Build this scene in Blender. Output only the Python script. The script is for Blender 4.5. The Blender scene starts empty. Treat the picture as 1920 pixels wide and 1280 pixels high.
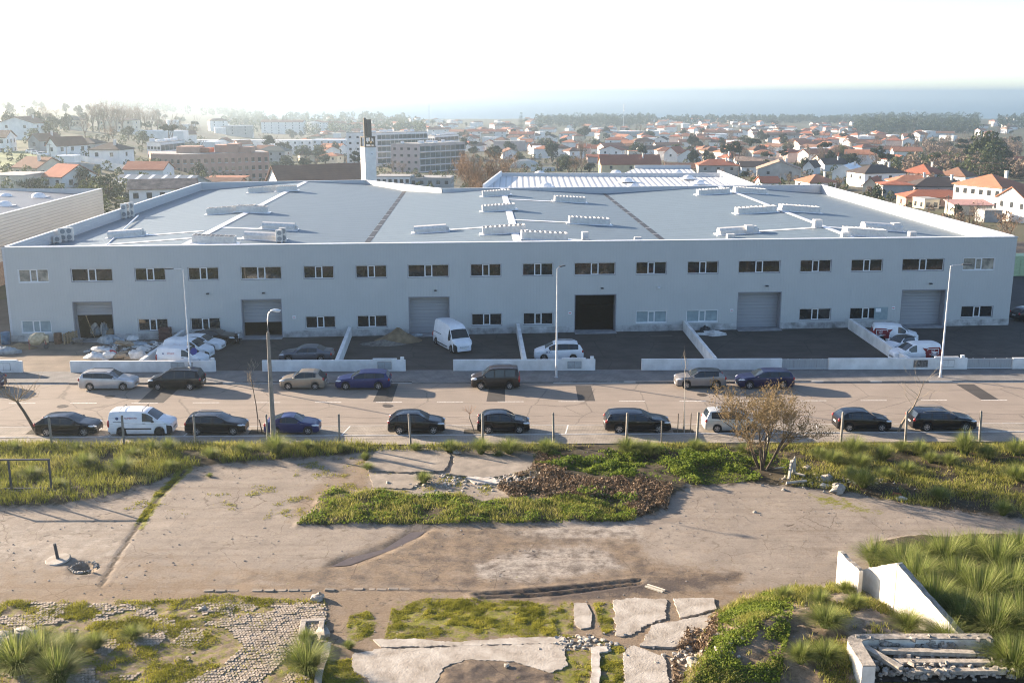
import bpy, math, random
import numpy as np
from mathutils import Vector, Matrix

# ------------------------------------------------------------ camera, sky, sun, exposure
scene = bpy.context.scene
COL = scene.collection
R = math.radians
F_PX, CAM_H = 2000.0, 24.0
PITCH = math.atan(466.0 / F_PX)
CP, SP = math.cos(PITCH), math.sin(PITCH)

cam_data = bpy.data.cameras.new('camera')
cam = bpy.data.objects.new('camera', cam_data)
COL.objects.link(cam)
cam.location = (0, 0, CAM_H)
cam.rotation_euler = (math.pi / 2 - PITCH, 0, 0)
cam_data.sensor_width = 36
cam_data.lens = 36 * F_PX / 1920
cam_data.clip_start = 0.5
cam_data.clip_end = 60000
scene.camera = cam

SUN_EL = R(15.3)
SUN_DIR = Vector((-0.862, 0.506, math.tan(SUN_EL))).normalized()   # towards the sun
world = bpy.data.worlds.new('World')
scene.world = world
world.use_nodes = True
wn, wl = world.node_tree.nodes, world.node_tree.links
wn.clear()
sky = wn.new('ShaderNodeTexSky')
sky.sky_type = 'NISHITA'
sky.sun_disc = False
sky.sun_elevation = SUN_EL
sky.sun_rotation = math.atan2(SUN_DIR.x, SUN_DIR.y)
sky.altitude = 60
sky.air_density = 0.6
sky.dust_density = 0.7
sky.ozone_density = 1.0
bg = wn.new('ShaderNodeBackground')
bg.inputs['Strength'].default_value = 0.085
wo = wn.new('ShaderNodeOutputWorld')
wl.new(sky.outputs['Color'], bg.inputs['Color'])
wl.new(bg.outputs['Background'], wo.inputs['Surface'])

sun_data = bpy.data.lights.new('sun', 'SUN')
sun = bpy.data.objects.new('sun', sun_data)
COL.objects.link(sun)
sun_data.energy = 5.0
sun_data.angle = R(0.5)
sun_data.color = (1.0, 0.82, 0.63)
sun.rotation_euler = (-SUN_DIR).to_track_quat('-Z', 'Y').to_euler()
sun.location = (-60, 40, 60)

vs = scene.view_settings
vs.view_transform = 'Standard'
vs.look = 'None'
vs.exposure = 2.12
vs.gamma = 1.0
vs.use_curve_mapping = False
scene.render.engine = 'CYCLES'
cy = scene.cycles
cy.use_denoising = True
cy.max_bounces = 6
cy.diffuse_bounces = 3
cy.glossy_bounces = 2
cy.transmission_bounces = 4
cy.transparent_max_bounces = 6
cy.volume_bounces = 1
cy.filter_width = 1.1
cy.caustics_reflective = False
cy.caustics_refractive = False
# ------------------------------------------------------------ helpers
rnd = random.Random(7)
nrg = np.random.default_rng(11)

def ray(px, py):
    u, v = px - 960.0, py - 640.0
    return Vector((u, F_PX * CP - v * SP, -F_PX * SP - v * CP))

def G(px, py, z=0.0):
    """the point of the level z that the photograph shows at a pixel (survey of the site from the picture)"""
    d = ray(px, py)
    t = (z - CAM_H) / d.z
    return Vector((d.x * t, d.y * t, z))

def lerp(a, b, t):
    return a + (b - a) * t

def hash2(ix, iy, seed=0):
    n = (ix * 374761393 + iy * 668265263 + seed * 144665) & 0x7fffffff
    n = (n ^ (n >> 13)) * 1274126177 & 0x7fffffff
    n = n ^ (n >> 16)
    return (n & 0xffff) / 65535.0

def vnoise(x, y, seed=0):
    x = np.asarray(x, float); y = np.asarray(y, float)
    ix = np.floor(x).astype(np.int64); iy = np.floor(y).astype(np.int64)
    fx = x - ix; fy = y - iy
    fx = fx * fx * (3 - 2 * fx); fy = fy * fy * (3 - 2 * fy)
    a = hash2(ix, iy, seed); b = hash2(ix + 1, iy, seed)
    c = hash2(ix, iy + 1, seed); d = hash2(ix + 1, iy + 1, seed)
    return (a + (b - a) * fx) * (1 - fy) + (c + (d - c) * fx) * fy

def fbm(x, y, seed=0, octv=4):
    s = 0; a = 0.5; t = 0
    for o in range(octv):
        s = s + a * vnoise(x * 2 ** o, y * 2 ** o, seed + o * 17); t += a; a *= 0.5
    return s / t

def sstep(a, b, x):
    t = np.clip((np.asarray(x, float) - a) / (b - a), 0, 1)
    return t * t * (3 - 2 * t)

def in_poly(X, Y, poly):
    inside = np.zeros(np.shape(X), bool)
    n = len(poly)
    for i in range(n):
        x0, y0 = poly[i][0], poly[i][1]; x1, y1 = poly[(i + 1) % n][0], poly[(i + 1) % n][1]
        if y0 == y1: continue
        cond = ((Y < y0) != (Y < y1)) & (X < (x1 - x0) * (Y - y0) / (y1 - y0) + x0)
        inside ^= cond
    return inside

def poly_dist(X, Y, poly):
    """signed distance, positive inside"""
    d = np.full(np.shape(X), 1e9)
    n = len(poly)
    for i in range(n):
        ax, ay = poly[i][0], poly[i][1]; bx, by = poly[(i + 1) % n][0], poly[(i + 1) % n][1]
        vx, vy = bx - ax, by - ay
        L = vx * vx + vy * vy + 1e-9
        t = np.clip(((X - ax) * vx + (Y - ay) * vy) / L, 0, 1)
        d = np.minimum(d, (X - ax - t * vx) ** 2 + (Y - ay - t * vy) ** 2)
    d = np.sqrt(d)
    return np.where(in_poly(X, Y, poly), d, -d)

# ---- materials
MATS = {}
def lin(c):
    return tuple(((v / 255) / 12.92 if v / 255 <= .04045 else ((v / 255 + .055) / 1.055) ** 2.4) for v in c)

def principled(name):
    m = bpy.data.materials.new(name); m.use_nodes = True
    nt = m.node_tree
    return m, nt, nt.nodes['Principled BSDF']

def M(name, col, rough=0.8, metal=0.0, var=0.12, scale=3.0, bump=0.0, bscale=20.0, spec=0.3, coat=0.0, emit=0.0, stretch=None, var2=None):
    if name in MATS: return MATS[name]
    m, nt, b = principled(name)
    b.inputs['Roughness'].default_value = rough
    b.inputs['Metallic'].default_value = metal
    b.inputs['Specular IOR Level'].default_value = spec
    if coat:
        b.inputs['Coat Weight'].default_value = coat
        b.inputs['Coat Roughness'].default_value = 0.06
    L = nt.links
    tc = nt.nodes.new('ShaderNodeTexCoord')
    src = tc.outputs['Object']
    if stretch:
        mp = nt.nodes.new('ShaderNodeMapping'); mp.inputs['Scale'].default_value = stretch
        L.new(src, mp.inputs['Vector']); src = mp.outputs['Vector']
    if var > 0:
        n = nt.nodes.new('ShaderNodeTexNoise')
        n.inputs['Scale'].default_value = scale; n.inputs['Detail'].default_value = 5; n.inputs['Roughness'].default_value = .62
        L.new(src, n.inputs['Vector'])
        mx = nt.nodes.new('ShaderNodeMix'); mx.data_type = 'RGBA'
        lo = tuple(max(0, v * (1 - var * 1.6)) for v in col[:3]) + (1,)
        hi = tuple(min(1, v * (1 + var * 1.6)) for v in col[:3]) + (1,)
        if var2: lo = tuple(var2) + (1,)
        mx.inputs['A'].default_value = lo; mx.inputs['B'].default_value = hi
        rp = nt.nodes.new('ShaderNodeMapRange'); rp.inputs['From Min'].default_value = .3; rp.inputs['From Max'].default_value = .7
        L.new(n.outputs['Fac'], rp.inputs['Value'])
        L.new(rp.outputs['Result'], mx.inputs['Factor'])
        L.new(mx.outputs['Result'], b.inputs['Base Color'])
    else:
        b.inputs['Base Color'].default_value = tuple(col[:3]) + (1,)
    if bump > 0:
        n2 = nt.nodes.new('ShaderNodeTexNoise'); n2.inputs['Scale'].default_value = bscale; n2.inputs['Detail'].default_value = 3
        L.new(src, n2.inputs['Vector'])
        bp = nt.nodes.new('ShaderNodeBump'); bp.inputs['Strength'].default_value = bump; bp.inputs['Distance'].default_value = .05
        L.new(n2.outputs['Fac'], bp.inputs['Height']); L.new(bp.outputs['Normal'], b.inputs['Normal'])
    if emit:
        b.inputs['Emission Color'].default_value = tuple(col[:3]) + (1,); b.inputs['Emission Strength'].default_value = emit
    MATS[name] = m
    return m

def ribbed(name, col, period, axis='X', depth=0.03, rough=.45, metal=0.0, var=.06, sharp=.35, dark=.72, spec=.4):
    """sheet metal: ribs across one object axis, drawn as bump with a slightly darker flank in the fold"""
    if name in MATS: return MATS[name]
    m, nt, b = principled(name); L = nt.links
    b.inputs['Roughness'].default_value = rough; b.inputs['Metallic'].default_value = metal
    b.inputs['Specular IOR Level'].default_value = spec
    tc = nt.nodes.new('ShaderNodeTexCoord'); sx = nt.nodes.new('ShaderNodeSeparateXYZ')
    L.new(tc.outputs['Object'], sx.inputs['Vector'])
    dv = nt.nodes.new('ShaderNodeMath'); dv.operation = 'DIVIDE'; dv.inputs[1].default_value = period
    L.new(sx.outputs[axis], dv.inputs[0])
    fr = nt.nodes.new('ShaderNodeMath'); fr.operation = 'FRACT'; L.new(dv.outputs[0], fr.inputs[0])
    pp = nt.nodes.new('ShaderNodeMath'); pp.operation = 'PINGPONG'; pp.inputs[1].default_value = .5; L.new(fr.outputs[0], pp.inputs[0])
    mr = nt.nodes.new('ShaderNodeMapRange'); mr.inputs['From Max'].default_value = sharp; mr.interpolation_type = 'SMOOTHSTEP'
    L.new(pp.outputs[0], mr.inputs['Value'])
    bp = nt.nodes.new('ShaderNodeBump'); bp.inputs['Strength'].default_value = .8; bp.inputs['Distance'].default_value = depth
    L.new(mr.outputs['Result'], bp.inputs['Height']); L.new(bp.outputs['Normal'], b.inputs['Normal'])
    n = nt.nodes.new('ShaderNodeTexNoise'); n.inputs['Scale'].default_value = .35; n.inputs['Detail'].default_value = 6; n.inputs['Roughness'].default_value = .65
    L.new(tc.outputs['Object'], n.inputs['Vector'])
    mx = nt.nodes.new('ShaderNodeMix'); mx.data_type = 'RGBA'
    mx.inputs['A'].default_value = tuple(v * (1 - 2 * var) for v in col) + (1,); mx.inputs['B'].default_value = tuple(min(1, v * (1 + 2 * var)) for v in col) + (1,)
    L.new(n.outputs['Fac'], mx.inputs['Factor'])
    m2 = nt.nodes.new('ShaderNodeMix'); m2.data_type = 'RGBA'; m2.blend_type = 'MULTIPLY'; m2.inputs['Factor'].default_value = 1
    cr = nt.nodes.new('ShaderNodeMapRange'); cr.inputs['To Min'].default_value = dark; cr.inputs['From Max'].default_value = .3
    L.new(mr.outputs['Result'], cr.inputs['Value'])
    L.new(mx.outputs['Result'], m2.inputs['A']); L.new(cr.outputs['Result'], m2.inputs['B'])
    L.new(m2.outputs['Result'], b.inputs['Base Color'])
    MATS[name] = m
    return m

def paint(name, col, rough=.32, flake=0.0):
    return M(name, col, rough=rough, metal=flake, var=.06, scale=1.2, spec=.25, coat=.28)

def glass(name='dark_glass', col=(.012, .015, .018), rough=.06, spec=.5):
    return M(name, col, rough=rough, var=0, spec=spec)

# ---- mesh building
class MB:
    def __init__(s): s.v = []; s.f = []; s.m = []
    def add(s, vs, fs, mi=0, mat=None):
        o = len(s.v)
        s.v.extend([tuple(mat @ Vector(p)) if mat is not None else tuple(p) for p in vs])
        s.f.extend([tuple(i + o for i in f) for f in fs]); s.m.extend([mi] * len(fs)); return s
    def box(s, x0, x1, y0, y1, z0, z1, mi=0, mat=None):
        vs = [(x0, y0, z0), (x1, y0, z0), (x1, y1, z0), (x0, y1, z0), (x0, y0, z1), (x1, y0, z1), (x1, y1, z1), (x0, y1, z1)]
        return s.add(vs, [(0, 3, 2, 1), (4, 5, 6, 7), (0, 1, 5, 4), (1, 2, 6, 5), (2, 3, 7, 6), (3, 0, 4, 7)], mi, mat)
    def cbox(s, c, d, mi=0, mat=None):
        return s.box(c[0] - d[0] / 2, c[0] + d[0] / 2, c[1] - d[1] / 2, c[1] + d[1] / 2, c[2] - d[2] / 2, c[2] + d[2] / 2, mi, mat)
    def rbox(s, x0, x1, y0, y1, z0, z1, b=.03, mi=0, mat=None):
        """box with chamfered upright and top edges"""
        vs = []; 
        for z, k in ((z0, 0), (z1 - b, 0), (z1, b)):
            for (x, y) in ((x0 + b + k, y0 + k), (x1 - b - k, y0 + k), (x1 - k, y0 + b + k), (x1 - k, y1 - b - k), (x1 - b - k, y1 - k), (x0 + b + k, y1 - k), (x0 + k, y1 - b - k), (x0 + k, y0 + b + k)):
                vs.append((x, y, z))
        fs = [tuple(range(7, -1, -1)), tuple(range(16, 24))]
        for r in range(2):
            for i in range(8):
                j = (i + 1) % 8; fs.append((r * 8 + i, r * 8 + j, r * 8 + 8 + j, r * 8 + 8 + i))
        return s.add(vs, fs, mi, mat)
    def prism(s, poly, z0, z1, mi=0, cap=True):
        n = len(poly)
        vs = [(p[0], p[1], z0) for p in poly] + [(p[0], p[1], z1) for p in poly]
        fs = [(i, (i + 1) % n, n + (i + 1) % n, n + i) for i in range(n)]
        if cap: fs += [tuple(range(n - 1, -1, -1)), tuple(range(n, 2 * n))]
        return s.add(vs, fs, mi)
    def tube(s, pts, rs, n=6, mi=0, cap=True):
        pts = [Vector(p) for p in pts]
        if not hasattr(rs, '__len__'): rs = [rs] * len(pts)
        vs = []; up = Vector((0, 0, 1))
        for i, p in enumerate(pts):
            d = (pts[min(i + 1, len(pts) - 1)] - pts[max(i - 1, 0)])
            d = d.normalized() if d.length > 1e-6 else up
            a = d.cross(up)
            if a.length < .05: a = d.cross(Vector((1, 0, 0)))
            a.normalize(); b = d.cross(a)
            for k in range(n):
                t = 2 * math.pi * k / n
                vs.append(p + (a * math.cos(t) + b * math.sin(t)) * rs[i])
        fs = []
        for i in range(len(pts) - 1):
            for k in range(n):
                j = (k + 1) % n
                fs.append((i * n + k, i * n + j, i * n + n + j, i * n + n + k))
        if cap: fs += [tuple(range(n - 1, -1, -1)), tuple(range((len(pts) - 1) * n, len(pts) * n))]
        return s.add(vs, fs, mi)
    def lathe(s, prof, n=16, mi=0, mat=None):
        """profile of (r, z) turned about z"""
        vs = []; fs = []
        for (r, z) in prof:
            for k in range(n):
                t = 2 * math.pi * k / n; vs.append((r * math.cos(t), r * math.sin(t), z))
        for i in range(len(prof) - 1):
            for k in range(n):
                j = (k + 1) % n; fs.append((i * n + k, i * n + j, i * n + n + j, i * n + n + k))
        return s.add(vs, fs, mi, mat)
    def mesh(s, name, mats, smooth=False, angle=None):
        me = bpy.data.meshes.new(name)
        me.from_pydata(s.v, [], s.f)
        for m in (mats if isinstance(mats, (list, tuple)) else [mats]): me.materials.append(m)
        if any(s.m): me.polygons.foreach_set('material_index', s.m)
        if smooth:
            me.polygons.foreach_set('use_smooth', [True] * len(me.polygons))
            if angle: me.set_sharp_from_angle(angle=R(angle))
        me.update()
        return me
    def build(s, name, mats, parent=None, smooth=False, angle=None, loc=None, rot=None):
        return put(name, s.mesh(name, mats, smooth, angle), parent, loc, rot)

def put(name, me, parent=None, loc=None, rot=None, scale=None):
    o = bpy.data.objects.new(name, me)
    COL.objects.link(o)
    if parent is not None: o.parent = parent
    if loc is not None: o.location = loc
    if rot is not None: o.rotation_euler = rot if hasattr(rot, '__len__') else (0, 0, rot)
    if scale is not None: o.scale = scale if hasattr(scale, '__len__') else (scale,) * 3
    return o

def tag(o, label=None, cat=None, group=None, kind=None):
    if label: o['label'] = label
    if cat: o['category'] = cat
    if group: o['group'] = group
    if kind: o['kind'] = kind
    return o

def thing(name, label, cat, loc=(0, 0, 0), rz=0.0, group=None):
    o = put(name, None, None, loc, rz)
    o.empty_display_size = .3
    return tag(o, label, cat, group)

KIDS = {}
def copy_tree(o, parent=None, loc=None, rz=None, label=None, scale=None):
    c = o.copy(); COL.objects.link(c)
    if parent is not None: c.parent = parent
    if loc is not None: c.location = loc
    if rz is not None: c.rotation_euler = (0, 0, rz)
    if scale is not None: c.scale = scale if hasattr(scale, '__len__') else (scale,) * 3
    if label: c['label'] = label
    for ch in list(o.children): copy_tree(ch, c)
    return c

def np_mesh(name, V, faces_flat, sizes, mats, attrs=None, smooth=False, mat_idx=None):
    """mesh from numpy arrays"""
    me = bpy.data.meshes.new(name)
    V = np.asarray(V, np.float32)
    sizes = np.asarray(sizes, np.int32); faces_flat = np.asarray(faces_flat, np.int32)
    me.vertices.add(len(V)); me.vertices.foreach_set('co', V.ravel())
    me.loops.add(len(faces_flat)); me.loops.foreach_set('vertex_index', faces_flat)
    me.polygons.add(len(sizes))
    starts = np.concatenate([[0], np.cumsum(sizes)[:-1]]).astype(np.int32)
    me.polygons.foreach_set('loop_start', starts)
    for m in (mats if isinstance(mats, (list, tuple)) else [mats]): me.materials.append(m)
    if mat_idx is not None: me.polygons.foreach_set('material_index', np.asarray(mat_idx, np.int32))
    me.polygons.foreach_set('use_smooth', np.full(len(sizes), smooth))
    me.update(calc_edges=True)
    for k, a in (attrs or {}).items():
        at = me.attributes.new(k, 'FLOAT', 'POINT'); at.data.foreach_set('value', np.asarray(a, np.float32))
    return me

def grid_mesh(name, X, Y, Z, mat, attrs=None, smooth=True):
    ny, nx = X.shape
    V = np.stack([X, Y, Z], -1).reshape(-1, 3)
    i = np.arange(ny - 1)[:, None] * nx + np.arange(nx - 1)[None]
    q = np.stack([i, i + 1, i + nx + 1, i + nx], -1).reshape(-1, 4)
    return np_mesh(name, V, q.ravel(), np.full(len(q), 4), mat, {k: a.ravel() for k, a in (attrs or {}).items()}, smooth)
# ------------------------------------------------------------ terrain, sea, road
def T(x, y):
    x = np.asarray(x, float); y = np.asarray(y, float)
    base = np.interp(y, [0, 112, 200, 300, 450, 600, 800, 1500, 2500, 2700, 9000], [0, 0, -3, -7, -11, -14, -18, -28.5, -35, -38, -60])
    left = np.interp(y, [0, 112, 250, 440, 800, 1500, 2500, 4000, 9000], [0, 0, 1.5, 4, 4.5, 3, 5, 9, 9])
    s = 960 + F_PX * x / np.maximum(y, 60)
    lf = 1 - sstep(100, 560, s)
    return base * (1 - lf) + left * lf

def TG(px, py, ymin=150.0):
    """where the sight line of a pixel meets the terrain behind the warehouse"""
    d = ray(px, py); k = 1.0 / d.y
    Y = ymin
    while Y < 7000:
        if CAM_H + d.z * k * Y <= float(T(d.x * k * Y, Y)): break
        Y *= 1.01
    return Vector((d.x * k * Y, Y, float(T(d.x * k * Y, Y))))

def line_y(l, x):
    (a, b) = l
    return a.y + (b.y - a.y) * (x - a.x) / (b.x - a.x)
L_WALL = (G(0, 701), G(1920, 694))
L_KERB = (G(0, 720.5), G(1920, 716.5))
L_MID = (G(0, 756), G(1920, 749.5))
L_EDGE = (G(0, 800), G(1920, 793))
L_WHITE = (G(0, 823), G(1920, 812))
L_BANK = (G(0, 839), G(1920, 829))

def mask_material(name, layers, base, rough=.92, bump=.35, cracks=False):
    """base colour with layers (attribute, colour, second colour, noise scale); the attribute says how much of the layer lies there"""
    m, nt, b = principled(name); L = nt.links
    b.inputs['Specular IOR Level'].default_value = .25
    tc = nt.nodes.new('ShaderNodeTexCoord')
    def noise(sc, det=6, ro=.65):
        n = nt.nodes.new('ShaderNodeTexNoise'); n.inputs['Scale'].default_value = sc; n.inputs['Detail'].default_value = det; n.inputs['Roughness'].default_value = ro
        L.new(tc.outputs['Object'], n.inputs['Vector']); return n.outputs['Fac']
    def mix(f, a, c):
        x = nt.nodes.new('ShaderNodeMix'); x.data_type = 'RGBA'
        for s, v in (('Factor', f), ('A', a), ('B', c)):
            if isinstance(v, tuple): x.inputs[s].default_value = v + (1,)
            elif isinstance(v, float): x.inputs[s].default_value = v
            else: L.new(v, x.inputs[s])
        return x.outputs['Result']
    def rng(v, a, c, lo=0.0, hi=1.0):
        r = nt.nodes.new('ShaderNodeMapRange'); L.new(v, r.inputs['Value'])
        r.inputs['From Min'].default_value = a; r.inputs['From Max'].default_value = c; r.inputs['To Min'].default_value = lo; r.inputs['To Max'].default_value = hi
        return r.outputs['Result']
    def mathmul(v, k):
        x = nt.nodes.new('ShaderNodeMath'); x.operation = 'MULTIPLY'; L.new(v, x.inputs[0]); x.inputs[1].default_value = k; return x.outputs[0]
    nb = noise(.5); nf = noise(9.0, 8, .75); nm = noise(2.2, 6)
    col = mix(rng(nb, .35, .65), base[0], base[1])
    col = mix(rng(nm, .5, .75, 0, .45), col, base[2])
    rgh = None
    for (att, c1, c2, sc, soft) in layers:
        a = nt.nodes.new('ShaderNodeAttribute'); a.attribute_name = att
        # the mask grows through a noise so its edge is ragged
        ad = nt.nodes.new('ShaderNodeMath'); ad.operation = 'ADD'; L.new(a.outputs['Fac'], ad.inputs[0])
        nn = rng(noise(sc, 7, .7), .2, .8, -.5, .5)
        ml = nt.nodes.new('ShaderNodeMath'); ml.operation = 'MULTIPLY'; ml.inputs[1].default_value = 1.5; L.new(nn, ml.inputs[0]); L.new(ml.outputs[0], ad.inputs[1])
        f = rng(ad.outputs[0], .5 - soft, .5 + soft)
        cc = mix(rng(nf, .3, .7), c1, c2)
        col = mix(f, col, cc)
        if att == 'wet': rgh = f
    hsv = mix(rng(nf, .25, .75), (0.74, 0.74, 0.74), (1.2, 1.2, 1.2))
    if cracks:
        for (sc, wd, lo) in ((.55, .010, .45), (1.9, .022, .72)):
            vo = nt.nodes.new('ShaderNodeTexVoronoi'); vo.feature = 'DISTANCE_TO_EDGE'; vo.inputs['Scale'].default_value = sc
            wn_ = nt.nodes.new('ShaderNodeTexNoise'); wn_.inputs['Scale'].default_value = 1.1; wn_.inputs['Detail'].default_value = 6; L.new(tc.outputs['Object'], wn_.inputs['Vector'])
            wm = nt.nodes.new('ShaderNodeMix'); wm.data_type = 'VECTOR'; wm.inputs['Factor'].default_value = .35; L.new(tc.outputs['Object'], wm.inputs['A']); L.new(wn_.outputs['Color'], wm.inputs['B']); L.new(wm.outputs['Result'], vo.inputs['Vector'])
            gate = rng(noise(.16 * sc + .1, 4), .45, .56)
            line = rng(vo.outputs['Distance'], 0, wd, 1, 0)
            mm = nt.nodes.new('ShaderNodeMath'); mm.operation = 'MULTIPLY'; L.new(gate, mm.inputs[0]); L.new(line, mm.inputs[1])
            hsv = mix(mm.outputs[0], hsv, (lo, lo * .92, lo * .85))
        mp = nt.nodes.new('ShaderNodeMapping'); mp.inputs['Scale'].default_value = (.07, .9, 1); L.new(tc.outputs['Object'], mp.inputs['Vector'])
        sn = nt.nodes.new('ShaderNodeTexNoise'); sn.inputs['Scale'].default_value = 1.3; sn.inputs['Detail'].default_value = 7; sn.inputs['Roughness'].default_value = .7; L.new(mp.outputs['Vector'], sn.inputs['Vector'])
        hsv = mix(mathmul(rng(sn.outputs['Fac'], .52, .68), .6), hsv, (.66, .61, .56)); hsv = mix(mathmul(rng(sn.outputs['Fac'], .44, .32), .5), hsv, (1.22, 1.22, 1.2))
        st = rng(noise(.9, 9, .8), .56, .70)
        hsv = mix(mathmul(st, .5), hsv, (.62, .57, .52))
        hsv = mix(mathmul(rng(noise(.27, 7, .7), .55, .68), .55), hsv, (1.28, 1.27, 1.25))
    mu = nt.nodes.new('ShaderNodeMix'); mu.data_type = 'RGBA'; mu.blend_type = 'MULTIPLY'; mu.inputs['Factor'].default_value = 1
    L.new(col, mu.inputs['A']); L.new(hsv, mu.inputs['B'])
    L.new(mu.outputs['Result'], b.inputs['Base Color'])
    b.inputs['Roughness'].default_value = rough
    if rgh is not None:
        L.new(rng(rgh, 0, 1, rough, .5), b.inputs['Roughness'])
    bp = nt.nodes.new('ShaderNodeBump'); bp.inputs['Strength'].default_value = bump; bp.inputs['Distance'].default_value = .04
    L.new(nf, bp.inputs['Height']); L.new(bp.outputs['Normal'], b.inputs['Normal'])
    return m

# --- wide terrain
ys = np.concatenate([np.linspace(-200, 100, 9), np.geomspace(112, 7000, 120)])
us = np.linspace(-1.35, 1.35, 90)
UU, YY = np.meshgrid(us, ys)
XX = UU * np.maximum(YY, 330) * 1.0
ZZ = T(XX, YY)
ZZ = np.where(YY < 101, -.35, ZZ - np.where(YY < 113, .2, .02))
ZZ += (fbm(XX / 60, YY / 60, 3) - .5) * np.clip((YY - 300) / 300, 0, 2.5)
gm = mask_material('scrub_ground', [('green', (.04, .055, .018), (.075, .08, .03), .03, .25)], ((.065, .06, .038), (.10, .085, .055), (.05, .055, .03)), bump=.1)
green = fbm(XX / 90, YY / 90, 9) * .9
terr = put('terrain', grid_mesh('terrain', XX, YY, ZZ, gm, {'green': green}))
tag(terr, kind='structure')

m, nt, b = principled('sea_water'); b.inputs['Base Color'].default_value = (.03, .085, .12, 1); b.inputs['Roughness'].default_value = .35
nz = nt.nodes.new('ShaderNodeTexNoise'); nz.inputs['Scale'].default_value = .02; tc = nt.nodes.new('ShaderNodeTexCoord'); nt.links.new(tc.outputs['Object'], nz.inputs['Vector'])
bp = nt.nodes.new('ShaderNodeBump'); bp.inputs['Strength'].default_value = .3; bp.inputs['Distance'].default_value = 2; nt.links.new(nz.outputs['Fac'], bp.inputs['Height']); nt.links.new(bp.outputs['Normal'], b.inputs['Normal'])
sea = MB().add([(-26000, 1900, -36), (26000, 1900, -36), (26000, 30000, -36), (-26000, 30000, -36)], [(0, 1, 2, 3)]).build('sea', m)
tag(sea, kind='structure')

# --- street: sheets between surveyed lines
XA, XB = -140.0, 140.0
def strip(name, l0, l1, z, mat, off0=0.0, off1=0.0, thick=.3, n=60):
    mb = MB()
    for i in range(n):
        xa = lerp(XA, XB, i / n); xb = lerp(XA, XB, (i + 1) / n)
        a0, a1 = line_y(l0, xa) + off0, line_y(l0, xb) + off0; b0, b1 = line_y(l1, xa) + off1, line_y(l1, xb) + off1
        mb.add([(xa, a0, z), (xb, a1, z), (xb, b1, z), (xa, b0, z), (xa, a0, z - thick), (xb, a1, z - thick), (xb, b1, z - thick), (xa, b0, z - thick)],
               [(0, 1, 2, 3), (4, 5, 1, 0), (6, 7, 3, 2)])
    o = mb.build(name, mat); tag(o, kind='structure'); return o

def asphalt(name, c, patch=.25):
    m, nt, b = principled(name); L = nt.links
    b.inputs['Roughness'].default_value = .88; b.inputs['Specular IOR Level'].default_value = .3
    tc = nt.nodes.new('ShaderNodeTexCoord')
    def noise(sc, st=None, det=6):
        src = tc.outputs['Object']
        if st:
            mp = nt.nodes.new('ShaderNodeMapping'); mp.inputs['Scale'].default_value = st; L.new(src, mp.inputs['Vector']); src = mp.outputs['Vector']
        n = nt.nodes.new('ShaderNodeTexNoise'); n.inputs['Scale'].default_value = sc; n.inputs['Detail'].default_value = det; n.inputs['Roughness'].default_value = .68
        L.new(src, n.inputs['Vector']); return n.outputs['Fac']
    def rng(v, a, c2, lo, hi):
        r = nt.nodes.new('ShaderNodeMapRange'); L.new(v, r.inputs['Value']); r.inputs['From Min'].default_value = a; r.inputs['From Max'].default_value = c2
        r.inputs['To Min'].default_value = lo; r.inputs['To Max'].default_value = hi; return r.outputs['Result']
    def mul(a, c2):
        x = nt.nodes.new('ShaderNodeMath'); x.operation = 'MULTIPLY'; L.new(a, x.inputs[0]); L.new(c2, x.inputs[1]); return x.outputs[0]
    f = mul(mul(rng(noise(.35), .3, .7, 1 - patch, 1 + patch), rng(noise(1.0, (.06, 1.6, 1)), .3, .7, .88, 1.1)), rng(noise(14, None, 4), .3, .7, .84, 1.14))
    vo = nt.nodes.new('ShaderNodeTexVoronoi'); vo.feature = 'DISTANCE_TO_EDGE'; vo.inputs['Scale'].default_value = .22
    wp = nt.nodes.new('ShaderNodeMix'); wp.data_type = 'VECTOR'; wp.inputs['Factor'].default_value = .25
    nn = nt.nodes.new('ShaderNodeTexNoise'); nn.inputs['Scale'].default_value = 1.3; nn.inputs['Detail'].default_value = 5; L.new(tc.outputs['Object'], nn.inputs['Vector'])
    L.new(tc.outputs['Object'], wp.inputs['A']); L.new(nn.outputs['Color'], wp.inputs['B']); L.new(wp.outputs['Result'], vo.inputs['Vector'])
    f = mul(f, rng(vo.outputs['Distance'], .0, .012, .62, 1))
    mx = nt.nodes.new('ShaderNodeMix'); mx.data_type = 'RGBA'; mx.blend_type = 'MULTIPLY'; mx.inputs['Factor'].default_value = 1; mx.inputs['A'].default_value = c + (1,)
    L.new(f, mx.inputs['B']); L.new(mx.outputs['Result'], b.inputs['Base Color'])
    bp = nt.nodes.new('ShaderNodeBump'); bp.inputs['Strength'].default_value = .25; bp.inputs['Distance'].default_value = .02
    L.new(noise(30, None, 3), bp.inputs['Height']); L.new(bp.outputs['Normal'], b.inputs['Normal'])
    MATS[name] = m
    return m

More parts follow.
